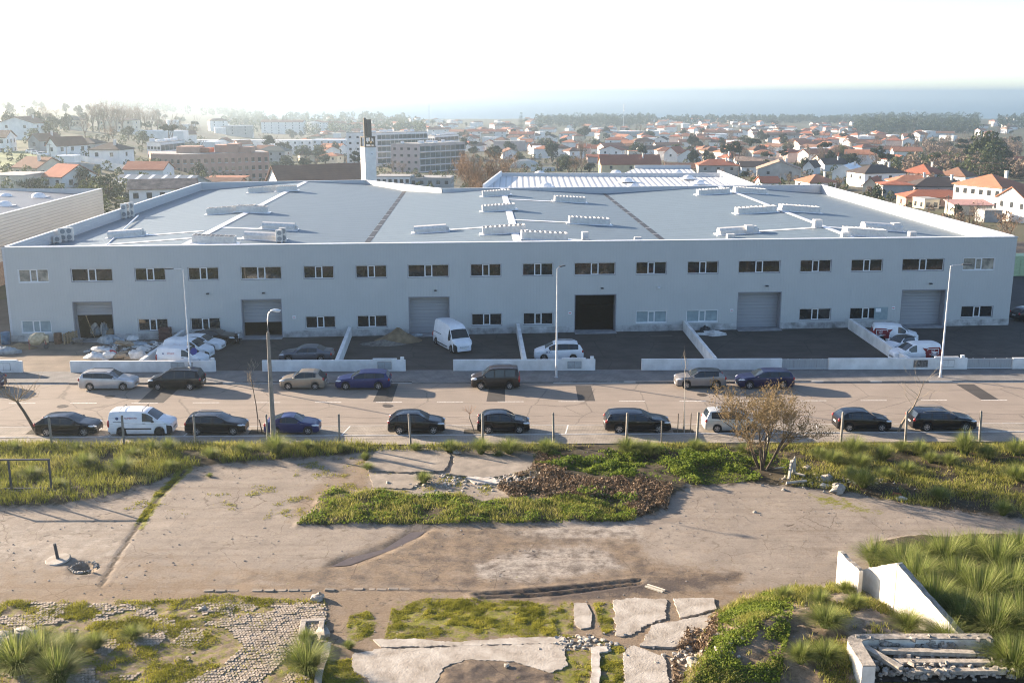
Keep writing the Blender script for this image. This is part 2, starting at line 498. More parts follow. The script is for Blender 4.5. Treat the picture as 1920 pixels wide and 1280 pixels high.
def paving(name, c1, c2, joint, sx, sy, scale=1.0):
    m, nt, b = principled(name); L = nt.links
    b.inputs['Roughness'].default_value = .9
    tc = nt.nodes.new('ShaderNodeTexCoord')
    br = nt.nodes.new('ShaderNodeTexBrick'); br.inputs['Scale'].default_value = scale
    br.inputs['Color1'].default_value = c1 + (1,); br.inputs['Color2'].default_value = c2 + (1,); br.inputs['Mortar'].default_value = joint + (1,)
    br.inputs['Brick Width'].default_value = sx; br.inputs['Row Height'].default_value = sy; br.inputs['Mortar Size'].default_value = .012
    L.new(tc.outputs['Object'], br.inputs['Vector'])
    n = nt.nodes.new('ShaderNodeTexNoise'); n.inputs['Scale'].default_value = .8; n.inputs['Detail'].default_value = 7; L.new(tc.outputs['Object'], n.inputs['Vector'])
    r = nt.nodes.new('ShaderNodeMapRange'); r.inputs['From Min'].default_value = .3; r.inputs['From Max'].default_value = .7; r.inputs['To Min'].default_value = .75; r.inputs['To Max'].default_value = 1.2
    L.new(n.outputs['Fac'], r.inputs['Value'])
    mx = nt.nodes.new('ShaderNodeMix'); mx.data_type = 'RGBA'; mx.blend_type = 'MULTIPLY'; mx.inputs['Factor'].default_value = 1
    L.new(br.outputs['Color'], mx.inputs['A']); L.new(r.outputs['Result'], mx.inputs['B']); L.new(mx.outputs['Result'], b.inputs['Base Color'])
    bp = nt.nodes.new('ShaderNodeBump'); bp.inputs['Strength'].default_value = .5; bp.inputs['Distance'].default_value = .01
    L.new(br.outputs['Fac'], bp.inputs['Height']); bp.invert = True; L.new(bp.outputs['Normal'], b.inputs['Normal'])
    MATS[name] = m
    return m

M_ROAD = asphalt('street_asphalt', (.25, .208, .168), .10)
M_PATCH = asphalt('new_asphalt', (.055, .05, .046), .2)
M_PAVE = paving('grey_setts', (.17, .16, .15), (.21, .20, .185), (.09, .085, .08), .22, .11)
M_BAY = paving('buff_setts', (.27, .235, .19), (.33, .285, .23), (.15, .125, .095), .22, .11)
M_KERB = M('kerb_concrete', (.42, .40, .37), .85, var=.16, scale=1.5, bump=.2)
M_KERBD = M('kerb_granite', (.21, .195, .18), .85, var=.16, scale=1.5, bump=.2)
M_LINE = M('road_paint', (.62, .60, .55), .7, var=.35, scale=6, var2=(.30, .27, .24))

road = strip('road', L_EDGE, L_KERB, 0.0, M_ROAD)
pavement = strip('pavement', L_KERB, L_WALL, .13, M_PAVE, off0=.16, off1=.35)
parking_bay = strip('parking_bay', L_WHITE, L_EDGE, .02, M_BAY, off0=.2, off1=-.12)
footpath = strip('footpath', L_BANK, L_WHITE, .09, M_BAY, off1=-.002)
def kerb_line(parent, line, zt, mats, w, ln, x0, x1, hgt=.3, off=0.0, low=()):
    bodies = [MB().rbox(-ln / 2 + .006, ln / 2 - .006, 0, w, -hgt, 0, .015).mesh('kerb_stone', mm) for mm in mats]
    a = math.atan2(line[1].y - line[0].y, line[1].x - line[0].x)
    k = 0; x = x0
    while x < x1:
        dz = -.085 if any(p <= x <= q for p, q in low) else 0
        put('kerb_stone', bodies[1 if (rnd.random() < .8 and x > -40) and len(mats) > 1 and dz == 0 else 0], parent, (x, line_y(line, x) + off, zt + dz + rnd.uniform(-.006, .006)), a)
        x += ln; k += 1
kerb_line(pavement, L_KERB, .135, (M_KERB, M_KERBD), .16, 1.0, -49, 50, low=((-46, -38), (-23.5, -20), (-13, -8.5), (3.5, 9.5), (21, 25), (38, 44)))
kerb_line(footpath, L_WHITE, .125, (M_KERB,), .18, 1.0, -42, 42)
kerb_line(parking_bay, L_EDGE, .024, (M_KERB,), .12, 1.0, -42, 42, off=-.12)

# centre dashes, each a painted stroke of its own
ang_mid = math.atan2(L_MID[1].y - L_MID[0].y, L_MID[1].x - L_MID[0].x)
dash = MB().add([(-1.05, -.06, 0), (1.05, -.06, 0), (1.05, .06, 0), (-1.05, .06, 0)], [(0, 1, 2, 3)]).mesh('lane_dash', M_LINE)
for i in range(-12, 13):
    x = -29.2 + 4.85 * (i + 6)
    if -42 < x < 42: put('lane_dash', dash, road, (x, line_y(L_MID, x), .005), ang_mid)
bay_line = MB().add([(-.05, 0, 0), (.05, 0, 0), (.05, 2.3, 0), (-.05, 2.3, 0)], [(0, 1, 2, 3)]).mesh('bay_line', M_LINE)
for px in (205, 345, 640, 905, 1060, 1540, 1665, 1830, 1395):
    g = G(px, 816); put('bay_line', bay_line, parking_bay, (g.x, line_y(L_WHITE, g.x) + .24, .026), -.14)
# trench repairs in the far lane
for i, q in enumerate([((258, 755), (306, 755), (342, 722), (294, 722)), ((699, 753), (735, 753), (747, 718), (716, 718)), ((912, 752.5), (947, 752.5), (947, 720), (918, 720)),
                       ((1084, 751.5), (1116, 751.5), (1108, 723), (1079, 723)), ((1840, 749), (1873, 749), (1826, 720), (1792, 720))]):
    pts = [G(*p) for p in q]
    MB().add([(p.x, p.y, .004) for p in pts], [(0, 1, 2, 3)]).build('asphalt_patch', M_PATCH, road)
# manhole covers
M_IRON = M('cast_iron', (.10, .085, .07), .6, metal=.5, var=.25, scale=30, bump=.4, bscale=60)
cover = MB().lathe([(.0, .006), (.34, .006), (.35, .012), (.42, .012), (.43, -.02)], 24).mesh('manhole_cover', M_IRON)
for px, py in ((117, 761.5), (206, 743), (727, 760.5), (1316, 740), (320, 761)):
    if px == 320: continue
    g = G(px, py); put('manhole_cover', cover, road, (g.x, g.y, .004))

# yard in front of and beside the warehouse
M_YARD = asphalt('yard_gravel', (.066, .058, .050), .3)
yl = []
for i in range(61):
    x = lerp(-80, 90, i / 60); yl.append((x, line_y(L_WALL, x) + .30))
mb = MB()
for (a, c) in zip(yl[:-1], yl[1:]):
    mb.add([(a[0], a[1], .115), (c[0], c[1], .115), (c[0], 175, .115), (a[0], 175, .115), (a[0], a[1], -.3), (c[0], c[1], -.3)], [(0, 1, 2, 3), (4, 5, 1, 0)])
tag(mb.build('yard', M_YARD), kind='structure')

# paler trodden earth in the first yard, by the sunlit entrance
M_EARTH = asphalt('trodden_earth', (.185, .15, .115), .28)
q = [G(*v) for v in ((-260, 700.6), (49, 700.4), (138, 700), (268, 697.5), (272, 672), (345, 638), (200, 642), (20, 646), (-300, 650))]
tag(MB().add([(v.x, v.y + .32 if i < 4 else v.y, .119) for i, v in enumerate(q)], [tuple(range(len(q)))]).build('yard_earth', M_EARTH), kind='structure')
# ------------------------------------------------------------ the warehouse
Z0, ZT = .115, 9.45
FL, FR = G(22, 643), G(1890, 611)
FA = math.atan2(FR.y - FL.y, FR.x - FL.x)
FW = (FR - FL).length
SK = 0.0326 + math.tan(FA)           # side walls lean in plan against the facade's normal
def wp(s, t, z=0):                   # warehouse plan -> world
    return Vector((FL.x + math.cos(FA) * s - .0326 * t, FL.y + math.sin(FA) * s + t, z))
ware = thing('warehouse', 'long low grey metal-clad warehouse with six loading doors and a ribbed roof', 'warehouse', (FL.x, FL.y, 0), FA)
IW = Matrix.LocRotScale(Vector((FL.x, FL.y, 0)), Matrix.Rotation(FA, 3, 'Z'), None).inverted()
def wl_(s, t, z=0):                  # plan -> warehouse local
    return IW @ wp(s, t, z)

M_CLAD = ribbed('facade_cladding', (.45, .465, .455), .30, 'X', .012, .5, 0, .05, .12, .90)
M_CLADIN = ribbed('parapet_sheet', (.50, .51, .52), .25, 'Z', .015, .5, 0, .05, .2, .86)
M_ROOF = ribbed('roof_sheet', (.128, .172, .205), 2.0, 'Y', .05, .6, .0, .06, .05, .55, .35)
M_CAP = M('white_flashing', (.72, .73, .74), .4, var=.06)
M_PLINTH = M('weathered_plinth', (.40, .40, .39), .9, var=.28, scale=1.1, bump=.2, var2=(.20, .20, .19))
M_FRAME = M('white_window_frame', (.70, .71, .71), .45, var=.04)
M_GLASS = M('window_glass', (.016, .018, .02), .05, var=.3, scale=.5, spec=.6)
M_FILM = M('window_film', (.26, .33, .35), .25, var=.12, scale=1.5)
M_REVEAL = M('door_reveal', (.235, .24, .26), .6, var=.06)
M_SHUT = ribbed('roller_shutter', (.31, .32, .335), .35, 'Z', .02, .5, 0, .04, .2, .8)
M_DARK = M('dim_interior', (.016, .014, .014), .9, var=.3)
M_APRON = M('concrete_apron', (.27, .27, .27), .9, var=.2, scale=.9, bump=.2)

UP = [(1.96, 4.81), (7.0, 10.96), (13.14, 16.08), (18.32, 21.28), (23.48, 27.47), (29.66, 32.66), (34.86, 37.94), (40.08, 44.21), (46.42, 49.52), (51.73, 54.82), (57.03, 61.25), (63.41, 66.58), (68.79, 72.0), (74.16, 78.53), (80.69, 83.98), (86.15, 89.48), (91.64, 96.1), (98.22, 101.64)]
LOW = [(1.76, 4.59), (13.07, 15.98), (18.24, 21.14), (29.66, 32.63), (34.85, 37.86), (46.49, 49.57), (51.8, 54.87), (63.55, 66.76), (68.88, 72.18), (80.91, 84.27), (86.37, 89.79), (98.52, 101.97)]
DOORS = [(6.81, 10.71), (23.3, 27.34), (40.07, 44.25), (57.08, 61.45), (74.21, 78.89), (91.82, 96.64)]
SC = FW / 103.23
sh = lambda L_: [((a - .62) * SC + 0.0, (b - .62) * SC) for a, b in L_]
UP, LOW, DOORS = sh(UP), sh(LOW), sh(DOORS)

# facade: a sheet with openings, pushed back at the reveals
def facade():
    xs = sorted(set([0, FW] + [v for p in UP + LOW + DOORS for v in p]))
    zs = sorted({Z0 - .3, .78, 1.0, 2.2, 4.05, 6.03, 7.28, ZT})
    holes = [(a, b, 6.03, 7.28) for a, b in UP] + [(a, b, 1.0, 2.2) for a, b in LOW] + [(a, b, -1, 4.05) for a, b in DOORS]
    mb = MB()
    for i in range(len(xs) - 1):
        for j in range(len(zs) - 1):
            cx, cz = (xs[i] + xs[i + 1]) / 2, (zs[j] + zs[j + 1]) / 2
            if any(a < cx < b and c < cz < d for a, b, c, d in holes): continue
            if cz < .78: continue
            mb.add([(xs[i], 0, zs[j]), (xs[i + 1], 0, zs[j]), (xs[i + 1], 0, zs[j + 1]), (xs[i], 0, zs[j + 1])], [(0, 1, 2, 3)])
    return mb
facade().build('facade_cladding', M_CLAD, ware)
pl = MB()
edges = [0] + [v for d in DOORS for v in d] + [FW]
for a, c in zip(edges[0::2], edges[1::2]):
    pl.box(a, c, -.035, .3, Z0 - .3, .78)
pl.build('plinth', M_PLINTH, ware)

def wall_sheet(name, p, q, zb, zt, th, mat, capmat=None, ztq=None):
    """upright slab from plan point p to q (warehouse local)"""
    d = (q - p); L = d.length; a = math.atan2(d.y, d.x)
    mb = MB().box(0, L, 0, th, zb, zt)
    return mb.build(name, mat, ware, loc=(p.x, p.y, 0), rot=a)
# plan corners; depth of the back edge as surveyed
TB = [(0.0, 76.3), (27.0, 79.5), (40.6, 62.0), (FW, 64.0)]
back = [wl_(s, t) for s, t in TB]
c0, c1 = wl_(0, 0), wl_(FW, 0)
wall_sheet('side_wall', back[0], c0, Z0 - .3, ZT - .02, .22, M_CLADIN)
wall_sheet('side_wall', c1, back[3], Z0 - .3, ZT - .02, .22, M_CLADIN)
for a, c in ((back[3], back[2]), (back[2], back[1]), (back[1], back[0])):
    wall_sheet('back_wall', a, c, Z0 - .3, ZT - .02, .22, M_CLADIN)
MB().box(.23, FW - .23, .26, .46, 7.4, ZT - .02).build('front_parapet', M_CLADIN, ware)
# coping
def coping(p, q, w=.34, off=-.05):
    d = q - p; a = math.atan2(d.y, d.x)
    MB().box(-.05, d.length + .05, off, off + w, ZT - .018, ZT + .045).build('coping', M_CAP, ware, loc=(p.x, p.y, 0), rot=a)
coping(c0, c1, .54); coping(back[0], c0); coping(c1, back[3]); coping(back[3], back[2]); coping(back[2], back[1]); coping(back[1], back[0])

# roof: three low gables running away from the street
RX = [(0.2, ZT - 1.25), (17.2 * SC, ZT - .12), (34.6 * SC, ZT - 1.05), (50.6 * SC, ZT - .12), (66.9 * SC, ZT - 1.05), (85.9 * SC, ZT - .10), (FW - .2, ZT - 1.35)]
def back_t(s):
    return np.interp(s, [p[0] for p in TB], [p[1] for p in TB])
def roof_z(s):
    return float(np.interp(s, [r[0] for r in RX], [r[1] for r in RX]))
for k in range(6):
    s0, z0 = RX[k]; s1, z1 = RX[k + 1]
    g = .22 if k % 2 == 0 and k > 0 or k == 0 else 0
    cuts = sorted({s0, s1} | {p[0] for p in TB if s0 < p[0] < s1})
    mb = MB()
    for a, c in zip(cuts[:-1], cuts[1:]):
        za, zc = roof_z(a), roof_z(c)
        P = [wl_(a, .5, za), wl_(c, .5, zc), wl_(c, float(back_t(c)) - .1, zc), wl_(a, float(back_t(a)) - .1, za)]
        mb.add(P, [(0, 1, 2, 3)])
    mb.build('roof_slope', M_ROOF, ware)
M_GUT = M('dark_gutter', (.035, .037, .04), .6, var=.3, scale=2)
for k in (1, 3, 5):
    s, z = RX[k]; tb = float(back_t(s)) - .3
    mb = MB()
    for sgn in (-1, 1):
        zz = roof_z(s + sgn * .42) + .05
        P = [wl_(s, .5, z + .07), wl_(s, tb, z + .07), wl_(s + sgn * .42, tb, zz), wl_(s + sgn * .42, .5, zz)]
        mb.add(P, [(0, 1, 2, 3)])
    mb.build('ridge_cap', M_CAP, ware)
for k in (2, 4):
    s, z = RX[k]; tb = float(back_t(s)) - .4
    mb = MB()
    P = [wl_(s - .30, .5, z + .035), wl_(s + .30, .5, z + .035), wl_(s + .30, tb, z + .035), wl_(s - .30, tb, z + .035)]
    mb.add(P, [(0, 1, 2, 3)])
    gt = mb.build('valley_gutter', M_GUT, ware)
    for i in range(11):
        t = 2 + i * 5.4
        a = wl_(s - .3, t, z + .05); c = wl_(s + .3, t + .16, z + .05)
        MB().box(a.x, c.x, min(a.y, c.y), max(a.y, c.y), z + .04, z + .06).build('gutter_strap', M_CLADIN, gt)

def on_roof(px, py):
    """plan (s, t) of the roof point seen at a pixel"""
    d = ray(px, py); z = ZT - .5
    for _ in range(12):
        k = (z - CAM_H) / d.z; X, Y = d.x * k, d.y * k
        t = ((Y - FL.y) * math.cos(FA) - (X - FL.x) * math.sin(FA)) / (math.cos(FA) + .0326 * math.sin(FA))
        s = ((X - FL.x) + .0326 * t) / math.cos(FA)
        z = roof_z(s)
    return s, t, z
# translucent strips that run from a ridge down the slope
def strip_on(px0, py0, px1, py1, w=.9):
    s0, t0, z0 = on_roof(px0, py0); s1, t1, z1 = on_roof(px1, py1)
    t = (t0 + t1) / 2
    P = [wl_(s0, t - w / 2, z0 + .045), wl_(s1, t - w / 2, z1 + .045), wl_(s1, t + w / 2, z1 + .045), wl_(s0, t + w / 2, z0 + .045)]
    MB().add(P, [(0, 1, 2, 3)]).build('roof_strip', M_CAP, ware)
for q in [(235, 442, 375, 437), (160, 458, 350, 452), (405, 427, 505, 430), (372, 445, 478, 449), (350, 457, 385, 458), (795, 433, 955, 425), (950, 374, 1055, 379), (962, 413, 1087, 418), (975, 447, 1090, 449),
          (1380, 362, 1420, 362), (1433, 399, 1480, 396), (1400, 436, 1528, 427), (1545, 427, 1635, 430)]:
    strip_on(*q)

# ridge ventilators and skylights
M_VENT = M('ventilator_white', (.60, .575, .53), .5, var=.1, scale=3)
def vent_open(ln=4.2, w=1.5, h=.75):
    r = thing('roof_ventilator', '', 'ventilator')
    MB().box(-ln / 2, ln / 2, -w / 2, -w / 2 + .08, .02, h).box(-ln / 2, ln / 2, w / 2 - .08, w / 2, .02, h).box(-ln / 2, -ln / 2 + .08, -w / 2 + .081, w / 2 - .081, .02, h).box(ln / 2 - .08, ln / 2, -w / 2 + .081, w / 2 - .081, .02, h).build('ventilator_casing', M_VENT, r)
    MB().box(-ln / 2 + .08, ln / 2 - .08, -w / 2 + .08, w / 2 - .08, .03, h * .45).build('ventilator_throat', M_CLADIN, r)
    for i in range(9):
        x = lerp(-ln / 2 + .3, ln / 2 - .3, i / 8)
        MB().add([(x - .12, -w / 2 + .09, h - .22), (x - .08, -w / 2 + .09, h - .22), (x + .16, -w / 2 + .09, h + .02), (x + .12, -w / 2 + .09, h + .02),
                  (x - .12, w / 2 - .09, h - .22), (x - .08, w / 2 - .09, h - .22), (x + .16, w / 2 - .09, h + .02), (x + .12, w / 2 - .09, h + .02)],
                 [(0, 1, 2, 3), (7, 6, 5, 4), (0, 4, 5, 1), (1, 5, 6, 2), (2, 6, 7, 3), (3, 7, 4, 0)]).build('louvre', M_VENT, r)
    MB().box(-ln / 2 - .35, ln / 2 + .35, -w / 2 - .2, w / 2 + .2, -.06, .02).build('flashing', M_CAP, r)
    return r
def vent_closed(ln=4.2, w=1.5, h=.75):
    r = thing('roof_ventilator', '', 'ventilator')
    prof = [(-w / 2, .02), (-w / 2, h * .55), (-w * .3, h * .9), (0, h), (w * .3, h * .9), (w / 2, h * .55), (w / 2, .02)]
    n = len(prof)
    MB().add([(-ln / 2, y, z) for y, z in prof] + [(ln / 2, y, z) for y, z in prof], [(i, i + 1, n + i + 1, n + i) for i in range(n - 1)] + [tuple(range(n - 1, -1, -1)), tuple(range(n, 2 * n))]).build('ventilator_hood', M_VENT, r)
    MB().box(-ln / 2 - .35, ln / 2 + .35, -w / 2 - .2, w / 2 + .2, -.06, .02).build('flashing', M_CAP, r)
    MB().box(ln / 2 + .005, ln / 2 + .3, -.25, .25, .02, .4).build('motor_box', M_VENT, r)
    return r
protos = {}
VENTS = [(495, 358, 'o', 'furthest back on the sunny slope of the first gable', 4.6), (538, 356.5, 'o', 'straddling the first ridge near the back of the roof', 3.0), (435, 397, 'o', 'long and low on the sunny side of the first ridge', 6.0), (473, 396, 'o', 'just over the first ridge halfway back', 3.8),
         (237, 442, 'c', 'alone near the wall-side air conditioners', 3.6), (523, 428, 'c', 'at the end of the upper white strip on the first gable', 3.6), (495, 447, 'c', 'beside the small air conditioner pair at the front edge', 4.0), (402, 454, 'o', 'louvred, at the front edge by the first ridge', 4.2),
         (807, 433, 'c', 'hooded, low on the left slope of the middle gable', 3.6), (930, 365, 'o', 'highest of the column left of the middle ridge', 4.0), (935, 393, 'o', 'second of the column left of the middle ridge', 4.2), (945, 435, 'o', 'lowest of the column left of the middle ridge', 4.6),
         (1068, 377, 'o', 'at the end of the far strip right of the middle ridge', 4.4), (1104, 418, 'o', 'at the end of the near strip right of the middle ridge', 4.8), (1020, 447, 'o', 'right of the middle ridge at the front edge', 4.8),
         (1337, 362, 'o', 'left of the third ridge near the back wall', 4.8), (1405, 360, 'o', 'right of the third ridge near the back wall', 4.8), (1417, 397, 'o', 'left of the third ridge halfway back', 5.0), (1498, 395, 'o', 'right of the third ridge halfway back', 5.0),
         (1382, 436, 'c', 'hooded with a square box, left of the third ridge at the front', 4.2), (1652, 429, 'c', 'hooded with a square box, right of the third ridge', 4.4), (1620, 440, 'o', 'low louvred, right of the foot of the third ridge', 4.4)]
for (px, py, ty, where, ln) in VENTS:
    key = (ty, ln)
    s, t, z = on_roof(px, py + 2); P = wp(s, t, z + .06)
    sl = (roof_z(s + .3) - roof_z(s - .3)) / .6
    if key not in protos:
        r = protos[key] = vent_open(ln) if ty == 'o' else vent_closed(ln)
    else: r = copy_tree(protos[key])
    r.location = P; r.rotation_euler = (0, -math.atan(sl), FA)
    tag(r, ('white louvred' if ty == 'o' else 'white') + ' roof ventilator ' + where, 'ventilator', 'ventilators on the warehouse roof')

def small_unit(px, py, where, w=.9, d=.9, h=.9):
    s, t, z = on_roof(px, py); P = wp(s, t, z + .03)
    r = thing('exhaust_box', 'square white exhaust box ' + where, 'exhaust box', P, FA, 'exhaust boxes on the warehouse roof')
    MB().rbox(-w / 2, w / 2, -d / 2, d / 2, -.15, h, .04).build('box_casing', M_VENT, r)
    MB().box(-w / 2 + .08, w / 2 - .08, -d / 2 - .02, -d / 2 - .002, .2, h - .2).build('box_grille', M_CLADIN, r)
for a in [(1404, 438, 'at the end of a hooded ventilator, left of the third ridge'), (1532, 427, 'on the third ridge'), (1679, 433, 'at the end of a hooded ventilator, right of the third ridge'), (1585, 445, 'at the foot of the third ridge', .9, .7, .5),
          (1710, 443, 'small and alone at the front edge', .8, .7, .5), (1097, 449, 'at the front edge beside a louvred ventilator', .7, .7, .8), (1370, 446, 'low at the front edge, left of the third ridge', .9, .6, .4), (1196, 450, 'lowest, near the second valley', .8, .5, .3)]:
    small_unit(*a)

M_FAN = M('fan_dark', (.05, .055, .06), .6, var=.1)
M_FANG = M('fan_grey', (.24, .25, .26), .6, var=.1)
def ac_unit(px, py, where, hgt=1.5, w=1.0, rz=0.0, n=1):
    s, t, z = on_roof(px, py); P = wp(s, t, z + .02)
    r = thing('air_conditioner', 'white air conditioner ' + where, 'air conditioner', P, FA + rz, 'air conditioners on the warehouse roof')
    MB().rbox(-w / 2, w / 2, -.22, .22, .12, hgt, .03).build('casing', M_VENT, r)
    for sx in (-w / 2 + .1, w / 2 - .1): MB().box(sx - .05, sx + .05, -.25, .25, -.12, .12).build('foot', M_CLADIN, r)
    k = 2 if hgt > 1.2 else 1
    for i in range(k):
        zc = .12 + (hgt - .12) * (i + .5) / k; rr = min(w, (hgt - .12) / k) * .40
        fn = MB().lathe([(0, 0), (rr * .3, .012), (rr, .006), (rr, 0)], 20).mesh('fan_grille', M_FANG)
        put('fan_grille', fn, r, (.06, -.226, zc), (math.pi / 2, 0, 0))
for a in [(108, 456, 'first of the pair at the front corner, small', .75, .8), (119, 453, 'taller of the row at the front corner', 1.45, .9), (131, 452, 'last of the row at the front corner', 1.45, .9), (233, 410, 'first of three by the side parapet', 1.9, .7), (240, 408, 'second of three by the side parapet', 1.9, .7), (247, 407, 'third of three by the side parapet', 1.9, .7),
          (524, 455, 'left of the pair at the front edge beyond the first ridge', 1.3, .7), (531, 454, 'right of the pair at the front edge beyond the first ridge', 1.5, .7)]:
    ac_unit(*a)
# pipe along the side parapet
pp = [wp(lerp(8.2, 2.6, i / 8), lerp(4, 34, i / 8), roof_z(2.5) + .35) for i in range(9)]
tag(MB().tube(pp, .09, 6).build('roof_pipe', M_CAP), 'white pipe run along the foot of the side parapet', 'pipe')

# windows: frame, mullions, three panes
M_PAPER = M('paper_blind', (.30, .27, .215), .5, var=.35, scale=1.3, var2=(.10, .10, .09))
def window(a, b, z0, z1, film=0):
    w = b - a; r = put('window', MB().mesh('window', M_FRAME), ware, ((a + b) / 2, 0, z0))
    h = z1 - z0; f = .055
    mid = .62 if w < 3.6 else .68
    mb = MB().box(-w / 2, w / 2, .10, .19, 0, f).box(-w / 2, w / 2, .10, .19, h - f, h).box(-w / 2, -w / 2 + f, .10, .19, f, h - f).box(w / 2 - f, w / 2, .10, .19, f, h - f)
    for x in (-mid / 2, mid / 2): mb.box(x - .055, x + .055, .095, .185, f, h - f)
    mb.box(-mid / 2 + .055, mid / 2 - .055, .09, .18, f, f + .05).box(-mid / 2 + .055, mid / 2 - .055, .09, .18, h - f - .05, h - f)
    me = mb.mesh('window', M_FRAME); r.data = me
    rv = MB()
    for (x0, x1, y0, y1, za, zb) in ((-w / 2 - .03, w / 2 + .03, -.025, .10, -.05, -.002), (-w / 2 - .03, w / 2 + .03, -.012, .10, h + .002, h + .03), (-w / 2 - .03, -w / 2 - .002, -.012, .10, -.002, h + .002), (w / 2 + .002, w / 2 + .03, -.012, .10, -.002, h + .002)):
        rv.box(x0, x1, y0, y1, za, zb)
    rv.build('window_surround', M_REVEAL if not film else M_CAP, r)
    for x0, x1 in ((-w / 2 + f, -mid / 2 - .055), (-mid / 2 + .055, mid / 2 - .055), (mid / 2 + .055, w / 2 - f)):
        pane = (M_GLASS, M_FILM, M_PAPER)[film]
        MB().add([(x0, .145 + rnd.uniform(0, .006), f), (x1, .145 + rnd.uniform(0, .006), f), (x1, .145 + rnd.uniform(0, .012), h - f), (x0, .145 + rnd.uniform(0, .012), h - f)], [(0, 1, 2, 3)]).build('pane', pane, r)
for i, (a, b) in enumerate(UP): window(a, b, 6.03, 7.28, film=2 if i in (0, 17) else 0)
for i, (a, b) in enumerate(LOW): window(a, b, 1.0, 2.2, film=1 if i in (0, 7, 8) else 0)

# doors: reveal, shutter, dark hall behind
OPEN = [2.35, 1.35, 0.0, 4.05, 0.0, 0.0]
for i, ((a, b), op) in enumerate(zip(DOORS, OPEN)):
    r = put('loading_door', None, ware, ((a + b) / 2, 0, 0)); w = b - a; D = 1.05
    r.empty_display_size = .2
    rv = MB().box(-w / 2 - .002, -w / 2 + .09, -.01, D, Z0, 4.05).box(w / 2 - .09, w / 2 + .002, -.01, D, Z0, 4.05).box(-w / 2 + .09, w / 2 - .09, -.01, D, 3.96, 4.05)
    rv.build('door_reveal', M_REVEAL, r)
    if op < 4:
        zb = Z0 + .04 + op; n = max(3, int(round((3.96 - zb) / .5)))
        for k in range(n):
            z0, z1 = lerp(zb, 3.96, k / n), lerp(zb, 3.96, (k + 1) / n)
            MB().box(-w / 2 + .09, w / 2 - .09, D - .07, D - .01, z0 + .008, z1 - .008).build('shutter_panel', M_SHUT, r)
        MB().box(-w / 2 + .1, w / 2 - .1, D - .06, D - .02, zb, 3.95).build('shutter_core', M_REVEAL, r)
    MB().box(-w / 2 + .02, w / 2 - .02, -.9, D, -.2, Z0 + .03).build('concrete_apron', M_APRON, r)
    if op > 0:
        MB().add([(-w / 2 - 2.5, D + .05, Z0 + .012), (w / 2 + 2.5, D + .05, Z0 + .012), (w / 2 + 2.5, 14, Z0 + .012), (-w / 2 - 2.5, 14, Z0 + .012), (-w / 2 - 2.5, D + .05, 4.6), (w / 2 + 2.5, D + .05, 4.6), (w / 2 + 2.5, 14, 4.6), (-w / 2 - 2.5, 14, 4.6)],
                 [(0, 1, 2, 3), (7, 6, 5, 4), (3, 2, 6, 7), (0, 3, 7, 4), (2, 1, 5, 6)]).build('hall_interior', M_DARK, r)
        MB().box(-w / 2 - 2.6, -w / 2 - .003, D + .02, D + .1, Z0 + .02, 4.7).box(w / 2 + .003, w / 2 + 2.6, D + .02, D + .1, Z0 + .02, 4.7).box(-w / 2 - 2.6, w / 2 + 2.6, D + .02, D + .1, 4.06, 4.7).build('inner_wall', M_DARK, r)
# stored goods just inside the open doors
M_TIMB = M('raw_timber', (.30, .22, .13), .85, var=.25, scale=4)
M_DRUM = M('blue_drum', (.05, .12, .20), .6, var=.2)
# lamps and alarm bells on the facade
for sx in (25.0, 42.2, 59.3, 65.2, 76.6, 94.2, 19.5):
    MB().box(sx * SC - .12, sx * SC + .12, -.3, -.005, 4.62, 4.74).build('wall_lamp', M_FAN if sx != 65.2 else M_CAP, ware)
M_RED = M('red_sign', (.45, .05, .06), .6, var=.05)
for sx in (27.9, 56.0, 73.0, 90.4):
    q = MB().rbox(sx * SC - .17, sx * SC + .17, -.04, -.004, 2.0, 2.3, .01).build('alarm_box', M_CAP, ware)
    MB().box(sx * SC - .12, sx * SC + .12, -.046, -.041, 2.1, 2.18).build('red_band', M_RED, q)
# paper notices over the window beside the fifth divider
n1 = MB().box(88.3 * SC - .55 + .6, 88.3 * SC + .9 + .6, -.03, -.006, .9, 2.25).build('notice_board', M_FILM, ware)
MB().box(88.3 * SC + .2, 88.3 * SC + .75, -.036, -.031, 1.75, 2.12).build('notice_paper', M_CAP, n1)
